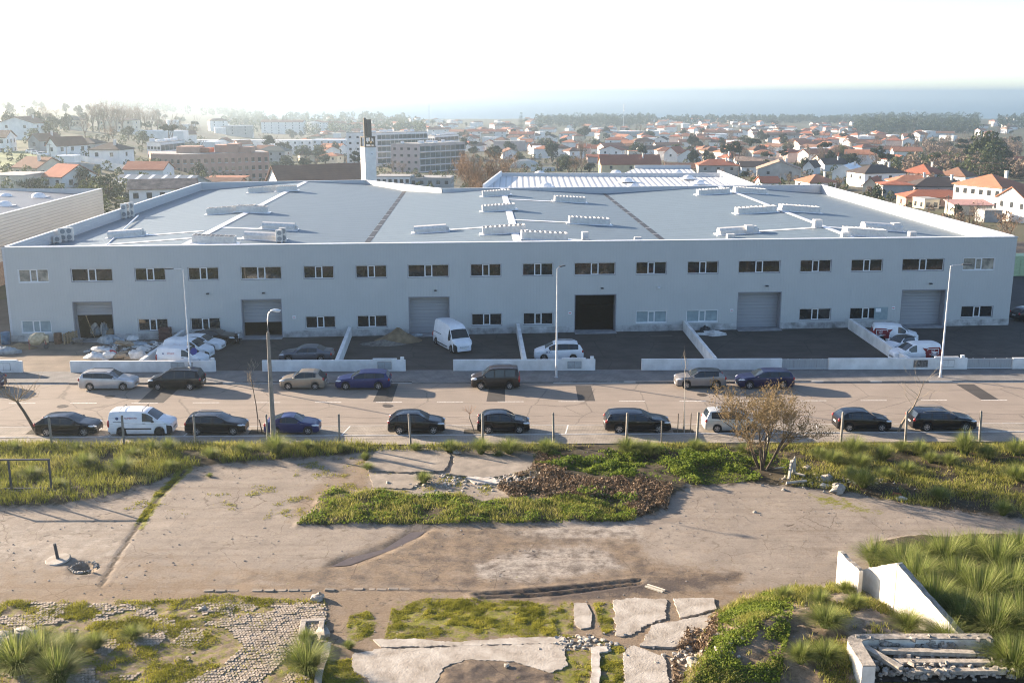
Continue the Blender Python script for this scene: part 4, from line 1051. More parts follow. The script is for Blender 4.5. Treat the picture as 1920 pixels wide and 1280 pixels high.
def vehicle(name, label, cat, pos, heading, ty, L, W, H, col, wr=.31, wb=None, fo=None, rim='alloy', group=None, blackbump=False, rails=None, chrome=False, clear=.17, sill=False, roofcol=None, blacktail=False, dark_pillars=True):
    d = TYPES[ty]; root = thing(name, label, cat, (pos[0], pos[1], pos[2] if len(pos) > 2 else 0), heading, group)
    wb = wb or L * .595; fo = fo or L * .195
    ax = [fo, fo + wb]                                   # axle distances from the nose
    top = lambda u: float(np.interp(u / L, [a for a, _ in d['top']], [b for _, b in d['top']])) * H
    belt = lambda u: float(np.interp(u / L, [a for a, _ in d['belt']], [b for _, b in d['belt']])) * H
    tall = H > 1.7
    wf = lambda u: float(np.interp(u / L, [0, .012, .04, .10, .2, .3, .78, .92, .97, .992, 1], [.70, .80, .89, .955, .99, 1, 1, .975 if not tall else .985, .945 if not tall else .97, .88 if not tall else .94, .80 if not tall else .90])) * W / 2
    ar = wr * 1.16
    def low(u):
        for a in ax:
            if abs(u - a) < ar: return max(clear, wr + math.sqrt(max(0, ar * ar - (u - a) ** 2)) - .01)
        return clear + (.06 if u < .03 * L or u > .97 * L else 0)
    us = set(a * L for a, _ in d['top']) | set(v * L for g in d['glass'] for v in g)
    for a in ax:
        for k in range(9): us.add(a - ar + 2 * ar * k / 8)
        us |= {a - ar - .002, a + ar + .002}
    for k in range(26): us.add(L * k / 25)
    us = sorted(u for u in us if 0 <= u <= L)
    us = [u for i, u in enumerate(us) if i == 0 or u - us[i - 1] > 1e-4]
    rings = []
    for u in us:
        w, t, lo = wf(u), top(u), low(u)
        b = min(belt(u), t - .035)
        c = t - b; lo = min(lo, b - .12)
        inn = .26 * c if ty not in ('van', 'bigvan', 'combi') else .13 * c
        y5 = w * .965 - inn - .02
        mid = lo + (b - lo) * .5
        rings.append([(w * .93, lo), (w * .985, lo + min(.10, (b - lo) * .3)), (w, mid), (w * .992, b - min(.07, (b - mid) * .5)), (w * .965, b), (y5, b + .84 * c), (y5 - .035 - .05 * min(c, .6), b + .955 * c), (y5 * .55, t - .004), (0, t + .012)])
    K = 9
    parts = {}
    def put_face(key, q): parts.setdefault(key, []).append(q)
    ws, rw = d['ws'], d['rw']
    def pt(i, k, s): 
        y, z = rings[i][k]; return (L / 2 - us[i], s * y, z)
    for i in range(len(us) - 1):
        um = (us[i] + us[i + 1]) / 2 / L
        for k in range(K - 1):
            for s in (1, -1):
                q = [pt(i, k, s), pt(i + 1, k, s), pt(i + 1, k + 1, s), pt(i, k + 1, s)]
                if s > 0: q = q[::-1]
                key = 'body'
                if k == 4:
                    for gi, (a, b) in enumerate(d['glass']):
                        if a < um < b: key = ('side_window', gi, s)
                    if key == 'body' and dark_pillars and d['glass'][0][0] < um < d['glass'][-1][1]: key = 'trim'
                if k >= 6 and ws[0] < um < ws[1]: key = 'windscreen'
                if rw and k >= 6 and rw[0] < um < rw[1]: key = 'rear_window'
                if blackbump and k <= 2 and um < .075 and k <= 2: key = 'trim'
                if blackbump and k <= 0 and um > .97: key = 'trim'
                if sill and k == 0: key = 'trim'
                if blacktail and k >= 5 and um > .88: key = 'trim'
                if roofcol and k >= 5 and ws[1] < um < .93 and key == 'body': key = 'roof'
                put_face(key, q)
    # nose and tail caps
    for i, sgn in ((0, 1), (len(us) - 1, -1)):
        loop = [pt(i, k, 1) for k in range(K)] + [pt(i, k, -1) for k in range(K - 2, -1, -1)]
        put_face('body', loop if sgn > 0 else loop[::-1])
    def mk(nm, faces, mat, parent, smooth=True):
        idx = {}; mb = MB()
        F2 = []
        for f in faces:
            r = []
            for p in f:
                kk = (round(p[0], 4), round(p[1], 4), round(p[2], 4))
                if kk not in idx: idx[kk] = len(mb.v); mb.v.append(p)
                if not r or r[-1] != idx[kk]: r.append(idx[kk])
            if len(set(r)) >= 3: F2.append(tuple(r))
        mb.f = F2; mb.m = [0] * len(F2)
        return mb.build(nm, mat, parent, smooth=smooth, angle=32)
    body = mk('body', parts['body'], col, root)
    if 'trim' in parts: mk('black_trim', parts['trim'], M_TRIM, root)
    if 'roof' in parts: mk('roof_panel', parts['roof'], roofcol, root)
    for key, fs in parts.items():
        if key in ('windscreen', 'rear_window'): mk(key, fs, M_CARGLASS, root)
        elif isinstance(key, tuple): mk('side_window', fs, M_CARGLASS, root)
    # underside and wheel wells
    ub = MB().box(-L / 2 + .3, L / 2 - .3, -W * .43, W * .43, clear + .02, min(.55, belt(L * .5) - .1))
    ub.build('underbody', M_TRIM, root)
    tw, rm = wheel_meshes(wr, .2 if not tall else .22, rim)
    for a in ax:
        for s in (1, -1):
            wo_ = put('wheel', tw, root, (L / 2 - a, s * (W / 2 - .115), wr), (-s * math.pi / 2, rnd.uniform(0, 6), 0))
            put('rim', rm, wo_, (0, 0, 0))
    # lamps
    hz = top(.05 * L) * .90; hl = .30 if not tall else .34
    for s in (1, -1):
        V, Fc = ellip(.30, .115, .085 if not tall else .12)
        MB().add(V, Fc).build('headlight', M_HEAD, root, smooth=True, loc=(L / 2 - .065 * L + .02, s * (wf(.05 * L) - .105), hz), rot=(0, R(10), s * -R(28)))
        V, Fc = ellip(.10, .13, .13 if not tall else .3)
        tz = belt(.96 * L) * (.86 if not tall else .80)
        MB().add(V, Fc).build('tail_light', M_TAIL, root, smooth=True, loc=(-L / 2 + .10 if not tall else -L / 2 + .06, s * (wf(.965 * L) - .085), tz))
        V, Fc = ellip(.10, .11, .075)
        mu = L * (d['glass'][0][0] - .005)
        MB().add(V, Fc).build('door_mirror', col if not blackbump else M_TRIM, root, smooth=True, loc=(L / 2 - mu, s * (wf(mu) + .10), belt(mu) + .07))
    gz = top(0) * .86
    MB().rbox(-.02, .03, -W * .22, W * .22, gz - .10, gz + .05, .01).build('grille', M_TRIM, root, loc=(L / 2 - .03, 0, 0))
    MB().box(-.02, .03, -W * .30, W * .30, clear + .10, clear + .24).build('lower_grille', M_TRIM, root, loc=(L / 2 - .035, 0, 0))
    MB().box(0, .02, -.26, .26, -.055, .055).build('number_plate', M_PLATE, root, loc=(L / 2 - .002, 0, gz - .17))
    MB().box(-.02, 0, -.26, .26, -.055, .055).build('number_plate', M_PLATE, root, loc=(-L / 2 + .008 if not tall else -L / 2 + .002, 0, belt(L) * (.72 if not tall else .9)))
    for s in (1, -1):
        for gx in (d['glass'][0][1] - .035, d['glass'][min(1, len(d['glass']) - 1)][1] - .03):
            u = gx * L; MB().rbox(-.09, .09, -.012, .012, -.014, .014, .004).build('door_handle', M_CHROME if chrome else (col if not blackbump else M_TRIM), root, loc=(L / 2 - u, s * (wf(u) + .004), belt(u) - .11))
    if rails:
        for s in (1, -1):
            a, b = .40 * L, .86 * L
            pts = [(L / 2 - lerp(a, b, k / 6), s * (wf(u0) * .965 - .26 * (top(u0) - belt(u0)) - .08), top(u0) + (.05 if 0 < k < 6 else -.03)) for k in range(7) for u0 in [lerp(a, b, k / 6)]]
            MB().tube(pts, .022, 5).build('roof_rail', rails, root)
    if chrome:
        for s in (1, -1):
            a, b = d['glass'][0][0] * L, d['glass'][-1][1] * L
            pts = []
            for k in range(11):
                u = lerp(a, b, k / 10); w = wf(u); c = top(u) - belt(u)
                pts.append((L / 2 - u, s * (w * .965 - .26 * c * .84 - .012), belt(u) + .86 * c))
            MB().tube(pts, .016, 4).build('chrome_strip', M_CHROME, root)
    root['dims'] = (L, W, H)
    return root

P_BLACK = paint('black_paint', (.004, .004, .006), .22); P_NAVY = paint('navy_paint', (.010, .012, .05), .28, .2); P_BLUE = paint('deep_blue_paint', (.012, .02, .10), .28, .2)
P_SILVER = paint('silver_paint', (.46, .46, .46), .3, .45); P_BEIGE = paint('champagne_paint', (.30, .255, .20), .3, .45); P_GREY = paint('grey_paint', (.20, .19, .185), .3, .4)
P_WHITE = paint('white_paint', (.72, .73, .74), .35); P_GREYB = paint('blue_grey_paint', (.085, .095, .12), .3, .4); P_BROWNBLK = paint('brown_black_paint', (.02, .014, .012)); P_REDV = paint('dark_red_vinyl', (.17, .008, .016), .4)
P_LIGHTS = paint('pale_silver_paint', (.52, .51, .47), .32, .4)

GN, GF = 'cars parked in the near bay', 'cars parked along the far kerb'
def near(pxc, W=1.78):
    g = G(pxc, 800); return (g.x, line_y(L_WHITE, g.x) + .40 + W / 2, .02)
def far(pxc, W=1.78, off=.22):
    g = G(pxc, 728); return (g.x, line_y(L_KERB, g.x) - off - W / 2, 0)
HR = WA
HL = WA + math.pi
# far kerb, from the left edge of the picture
vehicle('estate_car', 'silver estate car at the far kerb, bonnet to bonnet with the black people carrier', 'car', far(204), HR, 'wagon', 4.6, 1.79, 1.51, P_SILVER, group=GF, rails=M_TRIM)
vehicle('people_carrier', 'black people carrier at the far kerb facing the silver estate', 'car', far(331), HL, 'mpv', 4.45, 1.8, 1.68, P_BLACK, group=GF)
vehicle('hatchback', 'small beige three-door hatchback at the far kerb', 'car', far(568), HL, 'hatch', 3.75, 1.69, 1.52, P_BEIGE, group=GF, wr=.30, blacktail=True)
vehicle('estate_car', 'deep blue estate car at the far kerb behind the beige hatchback', 'car', far(681), HL, 'wagon', 4.56, 1.82, 1.45, P_BLUE, group=GF, wr=.33)
vehicle('passenger_van', 'black passenger van with roof rails at the far kerb', 'van', far(929), HL, 'combi', 4.05, 1.74, 1.78, P_BROWNBLK, group=GF, rails=M_RIM)
vehicle('crossover_car', 'two-tone grey crossover with dark roof at the far kerb', 'car', far(1314), HL, 'suv', 4.18, 1.78, 1.52, P_GREY, group=GF, wr=.34, clear=.2, sill=True, roofcol=P_BLACK)
vehicle('estate_car', 'dark blue estate car half hidden by the bare bush at the far kerb', 'car', far(1436), HL, 'wagon', 4.7, 1.82, 1.5, P_NAVY, group=GF, wr=.34, chrome=True)
vehicle('hatchback', 'dark car cut by the frame, at the far kerb beside the leaning bare tree', 'car', far(-42), HL, 'hatch', 4.2, 1.78, 1.46, P_NAVY, group=GF)
# near bay
vehicle('hatchback', 'black hatchback with red tail lamps beside the leaning bare tree', 'car', near(146), HR, 'hatch', 4.45, 1.8, 1.45, P_BLACK, group=GN, wr=.33)
wv = vehicle('delivery_van', 'white panel van with roof bars and black bumper in the near bay', 'van', near(282), HR, 'van', 4.55, 1.82, 1.83, P_WHITE, group=GN, wr=.33, blackbump=True, rim='dark')
vehicle('estate_car', 'old black estate with pale roof rail between the white van and thin twin-stem tree', 'car', near(417), HR, 'wagon', 4.35, 1.7, 1.44, P_BLACK, group=GN, rails=M_RIM)
vehicle('coupe_car', 'small dark blue coupe behind the concrete lamp post', 'car', near(556), HR, 'coupe', 3.95, 1.67, 1.34, P_BLUE, group=GN, wr=.30)
vehicle('hatchback', 'black hatchback with silver wheels left of the pollarded sapling', 'car', near(784), HR, 'hatch', 4.1, 1.76, 1.52, P_BLACK, group=GN)
vehicle('hatchback', 'black hatchback just right of the pollarded sapling', 'car', near(944), HR, 'hatch', 3.8, 1.7, 1.5, P_BLACK, group=GN)
vehicle('estate_car', 'long black estate with chrome window line left of the staked sapling', 'car', near(1192), HR, 'wagon', 4.8, 1.85, 1.5, P_BLACK, group=GN, wr=.33, chrome=True)
sc = vehicle('people_carrier', 'silver people carrier with two dark sunroofs behind the bare bush', 'car', near(1368), HR, 'mpv', 4.2, 1.72, 1.62, P_LIGHTS, group=GN, wr=.30)
vehicle('hatchback', 'small black hatchback between the bare bush and the forked bare tree', 'car', near(1611), HR, 'hatch', 4.0, 1.72, 1.49, P_BLACK, group=GN)
vehicle('estate_car', 'shiny black estate with chrome rails right of the forked bare tree', 'car', near(1760), HR, 'wagon', 4.75, 1.83, 1.48, P_BLACK, group=GN, wr=.34, chrome=True, rails=M_RIM)
for x in (.15, -.62): MB().box(x - .32, x + .25, -.42, .42, 1.60, 1.637).build('sunroof', M_CARGLASS, sc)
# roof bars and side mouldings of the white van
for x in (.25, -1.35):
    MB().tube([(x, -.72, 1.78), (x, -.68, 1.93), (x, .68, 1.93), (x, .72, 1.78)], .02, 5).build('roof_bar', M_TRIM, wv)
for s in (1, -1):
    MB().rbox(-1.0, .85, s * .915 - .012, s * .915 + .012, .52, .62, .005).build('side_moulding', M_TRIM, wv)
    MB().box(-1.85, -1.2, s * .89 - .012, s * .89 + .02 * (1 if s > 0 else -1) + .012, 1.05, 1.09).build('door_runner', M_TRIM, wv)

def lettering(parent, text, size, loc, rot, mat, name='lettering', extr=.002):
    cu = bpy.data.curves.new(name, 'FONT'); cu.body = text; cu.size = size; cu.extrude = extr; cu.align_x = 'CENTER'
    cu.materials.append(mat); cu.resolution_u = 3
    t = bpy.data.objects.new(name + '_curve', cu)
    me = bpy.data.meshes.new_from_object(t)
    bpy.data.objects.remove(t); bpy.data.curves.remove(cu)
    return put(name, me, parent, loc, rot)
M_INKR = M('red_ink', (.38, .03, .05), .5, var=0); M_INKB = M('blue_ink', (.03, .06, .16), .5, var=0); M_INKW = M('white_ink', (.75, .75, .75), .5, var=0)
lettering(wv, 'LA ALIMENTAR', .17, (-.70, -.905, 1.30), (math.pi / 2 - .06, 0, 0), M_INKR)
q = MB().lathe([(0, 0), (.11, 0), (.11, .006), (0, .006)], 12).build('door_emblem', M_INKB, wv, loc=(-1.55, -.90, 1.33), rot=(math.pi / 2, 0, 0))

# in the yard
GY = 'vehicles parked in the yards'
def yard(px, Y): 
    d = ray(px, 690); X = d.x / d.y * Y
    return (X, Y, Z0)
v1 = vehicle('delivery_van', 'white panel van just behind the low wall, nearest of two beside the rubbish heap', 'van', yard(345, 92.9), -.12, 'van', 4.4, 1.8, 1.80, P_WHITE, group=GY, blackbump=True, wr=.32)
v2 = vehicle('delivery_van', 'white panel van behind the nearest one, before the white hatchback', 'van', yard(357, 96.1), -.12, 'van', 4.4, 1.8, 1.80, P_WHITE, group=GY, blackbump=True, wr=.32)
vehicle('hatchback', 'white hatchback third from the low wall in the van yard', 'car', yard(381, 99.2), -.10, 'hatch', 4.3, 1.78, 1.46, P_WHITE, group=GY)
vehicle('saloon_car', 'black saloon closest to the facade beside the motorcycle', 'car', yard(406, 101.9), -.08, 'sedan', 4.5, 1.78, 1.43, P_BLACK, group=GY)
for v in (v1, v2):
    lettering(v, 'STILLO', .22, (-.75, -.895, 1.26), (math.pi / 2 - .06, 0, 0), M_INKR)
    MB().lathe([(0, 0), (.07, 0), (.07, .006), (0, .006)], 10).build('door_emblem', M_INKB, v, loc=(-1.45, -.905, 1.30), rot=(math.pi / 2, 0, 0))
vehicle('saloon_car', 'blue grey saloon parked behind the low wall beside the second dividing wall', 'car', yard(576, 94.8), WA + math.pi, 'sedan', 4.9, 1.86, 1.46, P_GREYB, group=GY, chrome=True, wr=.34)
bv = vehicle('cargo_van', 'large white high-roof cargo van beside the sand heap', 'van', (lerp(G(817, 647).x, G(848, 664.7).x, .5) + .85, lerp(G(817, 647).y, G(848, 664.7).y, .5) + .45, Z0), R(-64), 'bigvan', 5.5, 2.05, 2.5, P_WHITE, group=GY, wr=.35, blackbump=True, wb=3.75, fo=.95)
for s in (1, -1):
    MB().box(-2.4, -.5, s * 1.02 - .012, s * 1.02 + .012, 1.30, 1.34).build('door_runner', M_TRIM, bv)
    MB().box(-2.0, 1.0, s * 1.03 - .015, s * 1.03 + .015, .36, .46).build('side_moulding', M_TRIM, bv)
ld = vehicle('people_carrier', 'white people carrier with black letters on its door in the middle yard', 'car', yard(1047, 95.4), WA + math.pi, 'mpv', 4.5, 1.75, 1.68, P_WHITE, group=GY, rails=P_WHITE, blacktail=True)
lettering(ld, 'A.C', .34, (.95, .895, .74), (math.pi / 2 - .03, 0, math.pi), M_INKB)
def livery(v, L, W, H):
    for s in (1, -1):
        P = [(-.62, .50), (-.62, .86), (-.55, .98), (-.60, 1.06), (-.28, 1.44), (-.70, 1.36), (-.95, 1.46), (-1.95, 1.46), (-2.06, 1.2), (-2.10, .55), (-1.72, .55), (-1.66, .72), (-1.4, .86), (-1.14, .72), (-1.08, .5)]
        y = lambda z: s * (W / 2 * (1.004 if z < 1.0 else 1.0 - (z - 1.0) * .13) + .006)
        pts = [(x, y(z), z) for x, z in P]
        MB().add(pts, [tuple(range(len(pts))) if s > 0 else tuple(range(len(pts) - 1, -1, -1))]).build('red_livery', P_REDV, v)
        fl = (math.pi / 2 - (.06 if s < 0 else .06), 0, 0 if s < 0 else math.pi)
        lettering(v, 'LINE', .19, (-1.42 if s < 0 else -1.30, s * (W / 2 + .012), 1.10), fl, M_INKW)
        lettering(v, 'ART', .19, (-1.42 if s < 0 else -1.30, s * (W / 2 + .012), .93), fl, M_INKW)
        lettering(v, 'ALUMINIO', .17, (-1.36 if s < 0 else -1.36, s * (W / 2 + .014), .78), fl, M_INKW)
        fm = MB()
        for (x0, x1, z0, z1) in ((-1.78, -.75, 1.30, 1.35), (-1.83, -1.78, .80, 1.35), (-.80, -.75, 1.18, 1.30)): fm.box(x0, x1, s * (W / 2 + .004), s * (W / 2 + .012), z0, z1)
        fm.build('white_frame_mark', M_INKW, v)
        MB().rbox(-.55, .85, s * W / 2 * 1.004 - .012, s * W / 2 * 1.004 + .012, .50, .58, .004).build('side_moulding', M_TRIM, v)
    MB().box(-L / 2 - .008, -L / 2 + .004, -W * .40, W * .40, .62, 1.35).build('red_livery', P_REDV, v)
va = vehicle('delivery_van', 'white and dark red van directly behind the low wall, facing the long dividing wall', 'van', yard(1712, 94.6), WA + math.pi + .10, 'van', 4.4, 1.8, 1.8, P_WHITE, group=GY, wr=.32)
vb = vehicle('delivery_van', 'white and dark red van closest to the facade, tail to the long dividing wall', 'van', yard(1672, 102.4), -.22, 'van', 4.3, 1.8, 1.8, P_WHITE, group=GY, wr=.32)
livery(va, 4.4, 1.8, 1.8); livery(vb, 4.3, 1.8, 1.8)
vehicle('city_car', 'tiny white city car with black roof between the two red and white vans', 'car', yard(1684, 98.5), R(207), 'city', 3.2, 1.64, 1.5, P_WHITE, group=GY, roofcol=P_BLACK, wr=.29)
vehicle('hatchback', 'dark car beyond the corner of the warehouse at the picture edge', 'car', (G(1925, 606).x + 1.0, G(1925, 606).y + 1.2, Z0), R(10), 'hatch', 4.2, 1.78, 1.47, P_BLACK, group=GY)

# motorcycle
g = G(445, 645); mo = thing('motorcycle', 'dark motorcycle on its stand between the black saloon and the second door', 'motorcycle', (g.x, g.y, Z0), R(-60))
for x in (-.68, .72):
    w_ = MB().lathe([(.22, -.05), (.29, -.05), (.31, 0), (.29, .05), (.22, .05), (.22, -.05)], 18).build('wheel', M_TYRE, mo, smooth=True, loc=(x, 0, .31), rot=(math.pi / 2, 0, 0))
    MB().lathe([(0, .01), (.05, .03), (.21, .01), (.21, -.01), (.05, -.03), (0, -.01)], 14).build('rim', M_RIMD, w_)
MB().tube([(.72, 0, .31), (.5, 0, .85), (.42, 0, 1.05)], .035, 6).build('fork', M_RIM, mo)
V, Fc = ellip(.32, .16, .18); MB().add(V, Fc).build('fuel_tank', P_BLACK, mo, smooth=True, loc=(.15, 0, .82))
MB().rbox(-.35, .3, -.16, .16, .28, .66, .05).build('engine', M_RIMD, mo)
MB().rbox(-.75, -.1, -.13, .13, .74, .84, .04).build('seat', M_TRIM, mo)
MB().tube([(.34, -.38, 1.02), (.45, -.15, 1.06), (.45, .15, 1.06), (.34, .38, 1.02)], .018, 5).build('handlebar', M_TRIM, mo)
V, Fc = ellip(.08, .09, .09); MB().add(V, Fc).build('headlight', M_HEAD, mo, smooth=True, loc=(.62, 0, .92))
for s in (1, -1): MB().add(*ellip(.03, .06, .05)).build('mirror', M_CHROME, mo, loc=(.36, s * .34, 1.2))
MB().tube([(-.1, .1, .35), (-.75, .16, .40)], .05, 6).build('exhaust', M_CHROME, mo)
MB().tube([(0, .12, .3), (.05, .3, 0)], .015, 4).build('stand', M_TRIM, mo)
# ------------------------------------------------------------ street lamps, fence, bare trees
M_GALV = M('galvanised_steel', (.50, .51, .52), .4, metal=.35, var=.08)
M_CONC = M('post_concrete', (.21, .19, .165), .9, var=.18, scale=3, bump=.2)
def slim_lamp(bpx, bpy_, tpy, arm, label):
    g = G(bpx, bpy_); s = F_PX / (g.y * CP + CAM_H * SP)
    h = 9.2; g0 = Vector((g.x, g.y, .13))
    while 640 - F_PX * ((h - CAM_H) * CP + g.y * SP) / (g.y * CP - (h - CAM_H) * SP) > tpy: h += .05
    o = thing('street_lamp', label, 'street lamp', g0, 0, 'slim steel lamps along the far pavement')
    h -= .13
    MB().lathe([(.16, 0), (.16, .05), (.10, .06), (.095, .6), (.085, .62), (.05, h), (0, h)], 12).build('pole', M_GALV, o, smooth=True, angle=50)
    a = Vector(arm)
    MB().tube([(0, 0, h - .12), tuple(Vector((0, 0, h + .02)) + a * .12), tuple(Vector((0, 0, h + .06)) + a)], .032, 6).build('arm', M_GALV, o)
    hd = MB().rbox(-.38, .38, -.13, .13, -.05, .04, .02).build('lamp_head', M_FAN, o, loc=tuple(Vector((0, 0, h + .07)) + a * 1.22), rot=math.atan2(a.y, a.x))
    MB().box(-.3, .3, -.1, .1, -.058, -.051).build('lens', M_HEAD, hd)
    MB().box(-.06, .06, -.10, -.085, .6, 1.1).build('service_door', M_GALV, o)
slim_lamp(358, 708, 506, (-.95, -.1, .02), 'slim steel street lamp beside the black people carrier and two white vans')
slim_lamp(1043, 710, 504, (.35, .55, .04), 'slim steel street lamp in front of the white people carrier')
slim_lamp(1763, 709, 499, (1.05, -.1, .06), 'slim steel street lamp beside the red and white vans')
g = G(358, 708); sg = thing('traffic_sign', 'round blue traffic sign fixed to the lamp by the two white vans', 'traffic sign', (g.x + .22, g.y + .05, 0), R(35))
MB().lathe([(0, 0), (.30, 0), (.30, .03), (0, .03)], 20).build('sign_disc', M('sign_blue', (.02, .035, .22), .4, var=.05), sg, loc=(.12, -.12, 2.35), rot=(math.pi / 2, 0, 0))
MB().box(-.3, .2, -.03, .0, 2.30, 2.40).build('bracket', M_GALV, sg, loc=(0, -.05, 0))
g = G(513, 822); cl = thing('street_lamp', 'stout concrete street lamp with a curved neck behind the blue coupe', 'street lamp', (g.x, g.y, .05))
MB().lathe([(.21, 0), (.20, .1), (.11, 7.6), (.11, 7.7)], 10).build('pole', M_CONC, cl, smooth=True, angle=50)
MB().tube([(0, 0, 7.6), (.02, 0, 8.6), (.12, 0, 9.05), (.32, 0, 9.25), (.5, 0, 9.27)], .05, 8).build('neck', M_GALV, cl, smooth=True)
hd = MB().add(*ellip(.36, .15, .11)).build('lamp_head', M_HEAD, cl, smooth=True, loc=(.62, 0, 9.26))
MB().add(*ellip(.22, .13, .09)).build('lens', M_HEAD, hd, loc=(.08, 0, -.06))

# wire fence: concrete posts and strands
fo_ = G(98, 838)
fence = thing('wire_fence', 'wire fence on weathered concrete posts along the overgrown bank', 'fence', (0, 0, 0))
post = MB().box(-.065, .065, -.065, .065, -.3, 2.2).add([(-.065, -.065, 2.2), (.065, -.065, 2.2), (.065, .065, 2.2), (-.065, .065, 2.2), (0, 0, 2.26)], [(0, 1, 4), (1, 2, 4), (2, 3, 4), (3, 0, 4)]).mesh('post', M_CONC)
thin = MB().box(-.035, .035, -.035, .035, -.3, 1.7).mesh('post', M_CONC)
FP = []
for px, py in ((-35, 842), (98, 840), (233, 838), (367, 837), (503, 836), (637, 836), (770, 835), (905, 834), (1038, 833), (1174, 833), (1240, 834), (1306, 832), (1440, 832), (1576, 831), (1697, 830), (1836, 829), (1975, 828)):
    g = G(px, py); FP.append(g)
    put('post', thin if px == 1240 else post, fence, (g.x, g.y, .08), (rnd.uniform(-.03, .03), rnd.uniform(-.04, .05), rnd.uniform(0, .4)))
M_WIRE = M('rusty_wire', (.16, .14, .12), .7, metal=.4, var=.2)
for z in (.5, 1.1, 1.7, 2.1):
    pts = []
    for a, c in zip(FP[:-1], FP[1:]):
        for k in range(4):
            t = k / 4; p = a.lerp(c, t); pts.append((p.x, p.y - .075, .08 + z - .12 * math.sin(math.pi * t) * (1 if z > 1 else .5)))
    MB().tube(pts, .006, 3, cap=False).build('wire', M_WIRE, fence)

# ---- bare trees
M_BARK = M('pale_bark', (.22, .17, .12), .9, var=.25, scale=6, bump=.3)
M_BARKD = M('dark_bark', (.085, .065, .048), .9, var=.25, scale=6, bump=.3)
M_TWIG = M('winter_twigs', (.24, .175, .10), .9, var=.2, scale=3)
def seg_tree(rg, p, d, ln, r, depth, out, kids=(2, 4), spread=.7, up=.15, shrink=.72, rs=.58, wob=.18, segs=3):
    """grow one limb as a polyline, then its children"""
    pts = [Vector(p)]; d = Vector(d).normalized(); rad = [r]
    for i in range(segs):
        d = (d + Vector((rg.uniform(-wob, wob), rg.uniform(-wob, wob), rg.uniform(-wob, wob) + up * .3))).normalized()
        pts.append(pts[-1] + d * (ln / segs)); rad.append(r * (1 - (1 - rs) * (i + 1) / segs))
    out.append((depth, pts, rad))
    if depth <= 0: return
    n = rg.randint(*kids)
    for k in range(n):
        t = rg.uniform(.35, 1.0) if k else 1.0
        i = min(segs - 1, int(t * segs)); f = t * segs - i
        q = pts[i].lerp(pts[i + 1], min(1, f))
        a = Vector((rg.gauss(0, 1), rg.gauss(0, 1), rg.gauss(0, .6) + up)).normalized()
        nd = (d * (1 - spread * .5) + a * spread).normalized()
        seg_tree(rg, q, nd, ln * shrink * rg.uniform(.7, 1.15), max(r * rs * rg.uniform(.6, 1), .004), depth - 1, out, kids, spread, up, shrink, rs, wob, segs)

def limbs_mesh(limbs, name, mat, n=4, fil=None, rmin=.006):
    mb = MB()
    for (dp, pts, rad) in limbs:
        if fil is None or fil(dp): mb.tube(pts, [max(q, rmin) for q in rad], n if dp > 1 else 3, cap=False)
    return mb.mesh(name, mat, smooth=True)

def bare_tree(label, loc, limbs, trunk_depths, mat=M_BARK, twig=M_TWIG, name='bare_tree', rmin=.007, group=None, cat='tree'):
    o = thing(name, label, cat, loc, 0, group)
    put('trunk', limbs_mesh(limbs, 'trunk', mat, 6, lambda d: d >= trunk_depths), o)
    put('crown', limbs_mesh(limbs, 'crown', twig, 4, lambda d: d < trunk_depths, rmin), o)
    return o
GT = 'bare street trees in the near bay'
rg = random.Random(3); out = []
top = [Vector((0, 0, 0)), Vector((-.35, 0, .8)), Vector((-.8, .05, 1.7)), Vector((-1.25, .05, 2.5))]
out.append((5, top, [.13, .11, .095, .085]))
for k in range(11):
    a = 2 * math.pi * k / 11 + rg.uniform(-.3, .3)
    seg_tree(rg, top[-1] + Vector((0, 0, rg.uniform(-.15, .05))), (math.cos(a), math.sin(a) * .8, rg.uniform(.15, .9)), rg.uniform(1.0, 1.6), .035, 2, out, (2, 3), .55, .25, .62)
g = G(70, 815); bare_tree('leaning bare tree with a wide thorny head at the left end of the bay', (g.x, g.y, .02), out, 5, M_BARKD, M_TWIG, group=GT)
rg = random.Random(8); out = []
for dx, ph in ((-.12, 0), (.22, 1)):
    tr = [Vector((dx, 0, 0)), Vector((dx * .3, 0, 1.0)), Vector((-.12, 0, 2.2)), Vector((-.35, .02, 4.0))][: 4 if ph == 0 else 2]
    out.append((4, tr, [.045, .04, .034, .025][:len(tr)]))
for k in range(7): seg_tree(rg, out[0][1][-1] - Vector((0, 0, .12 * k)), (rg.uniform(-1, 1), rg.uniform(-1, 1), .9), .6, .014, 1, out, (2, 3), .6, .3)
g = G(486, 812); bare_tree('thin bare twin-stem tree left of the concrete lamp', (g.x, g.y, .02), out, 4, M_BARKD, group=GT)
rg = random.Random(5); out = []
tr = [Vector((0, 0, 0)), Vector((-.10, 0, .5)), Vector((-.32, 0, 1.1)), Vector((-.30, 0, 1.45))]; out.append((4, tr, [.05, .045, .04, .035]))
for k in range(13): 
    a = k * .5; seg_tree(rg, tr[-1], (math.cos(a), math.sin(a), rg.uniform(.3, 1.2)), .42, .010, 1, out, (1, 3), .5, .3)
g = G(889, 812); bare_tree('small pollarded sapling with a tuft of twigs between two black hatchbacks', (g.x, g.y, .02), out, 4, M_BARK, M('orange_twigs', (.30, .17, .10), .9, var=.2), group=GT)
rg = random.Random(15); out = []
tr = [Vector((0, 0, 0)), Vector((-.05, 0, 1.5)), Vector((-.08, 0, 3.4)), Vector((-.15, 0, 4.4)), Vector((-.05, 0, 5.6))]; out.append((4, tr, [.04, .035, .03, .022, .012]))
for k in range(6): seg_tree(rg, tr[2] + Vector((0, 0, .35 * k)), (rg.uniform(-1, 1), rg.uniform(-.6, .6), 2.4), .8, .012, 1, out, (1, 2), .35, .5)
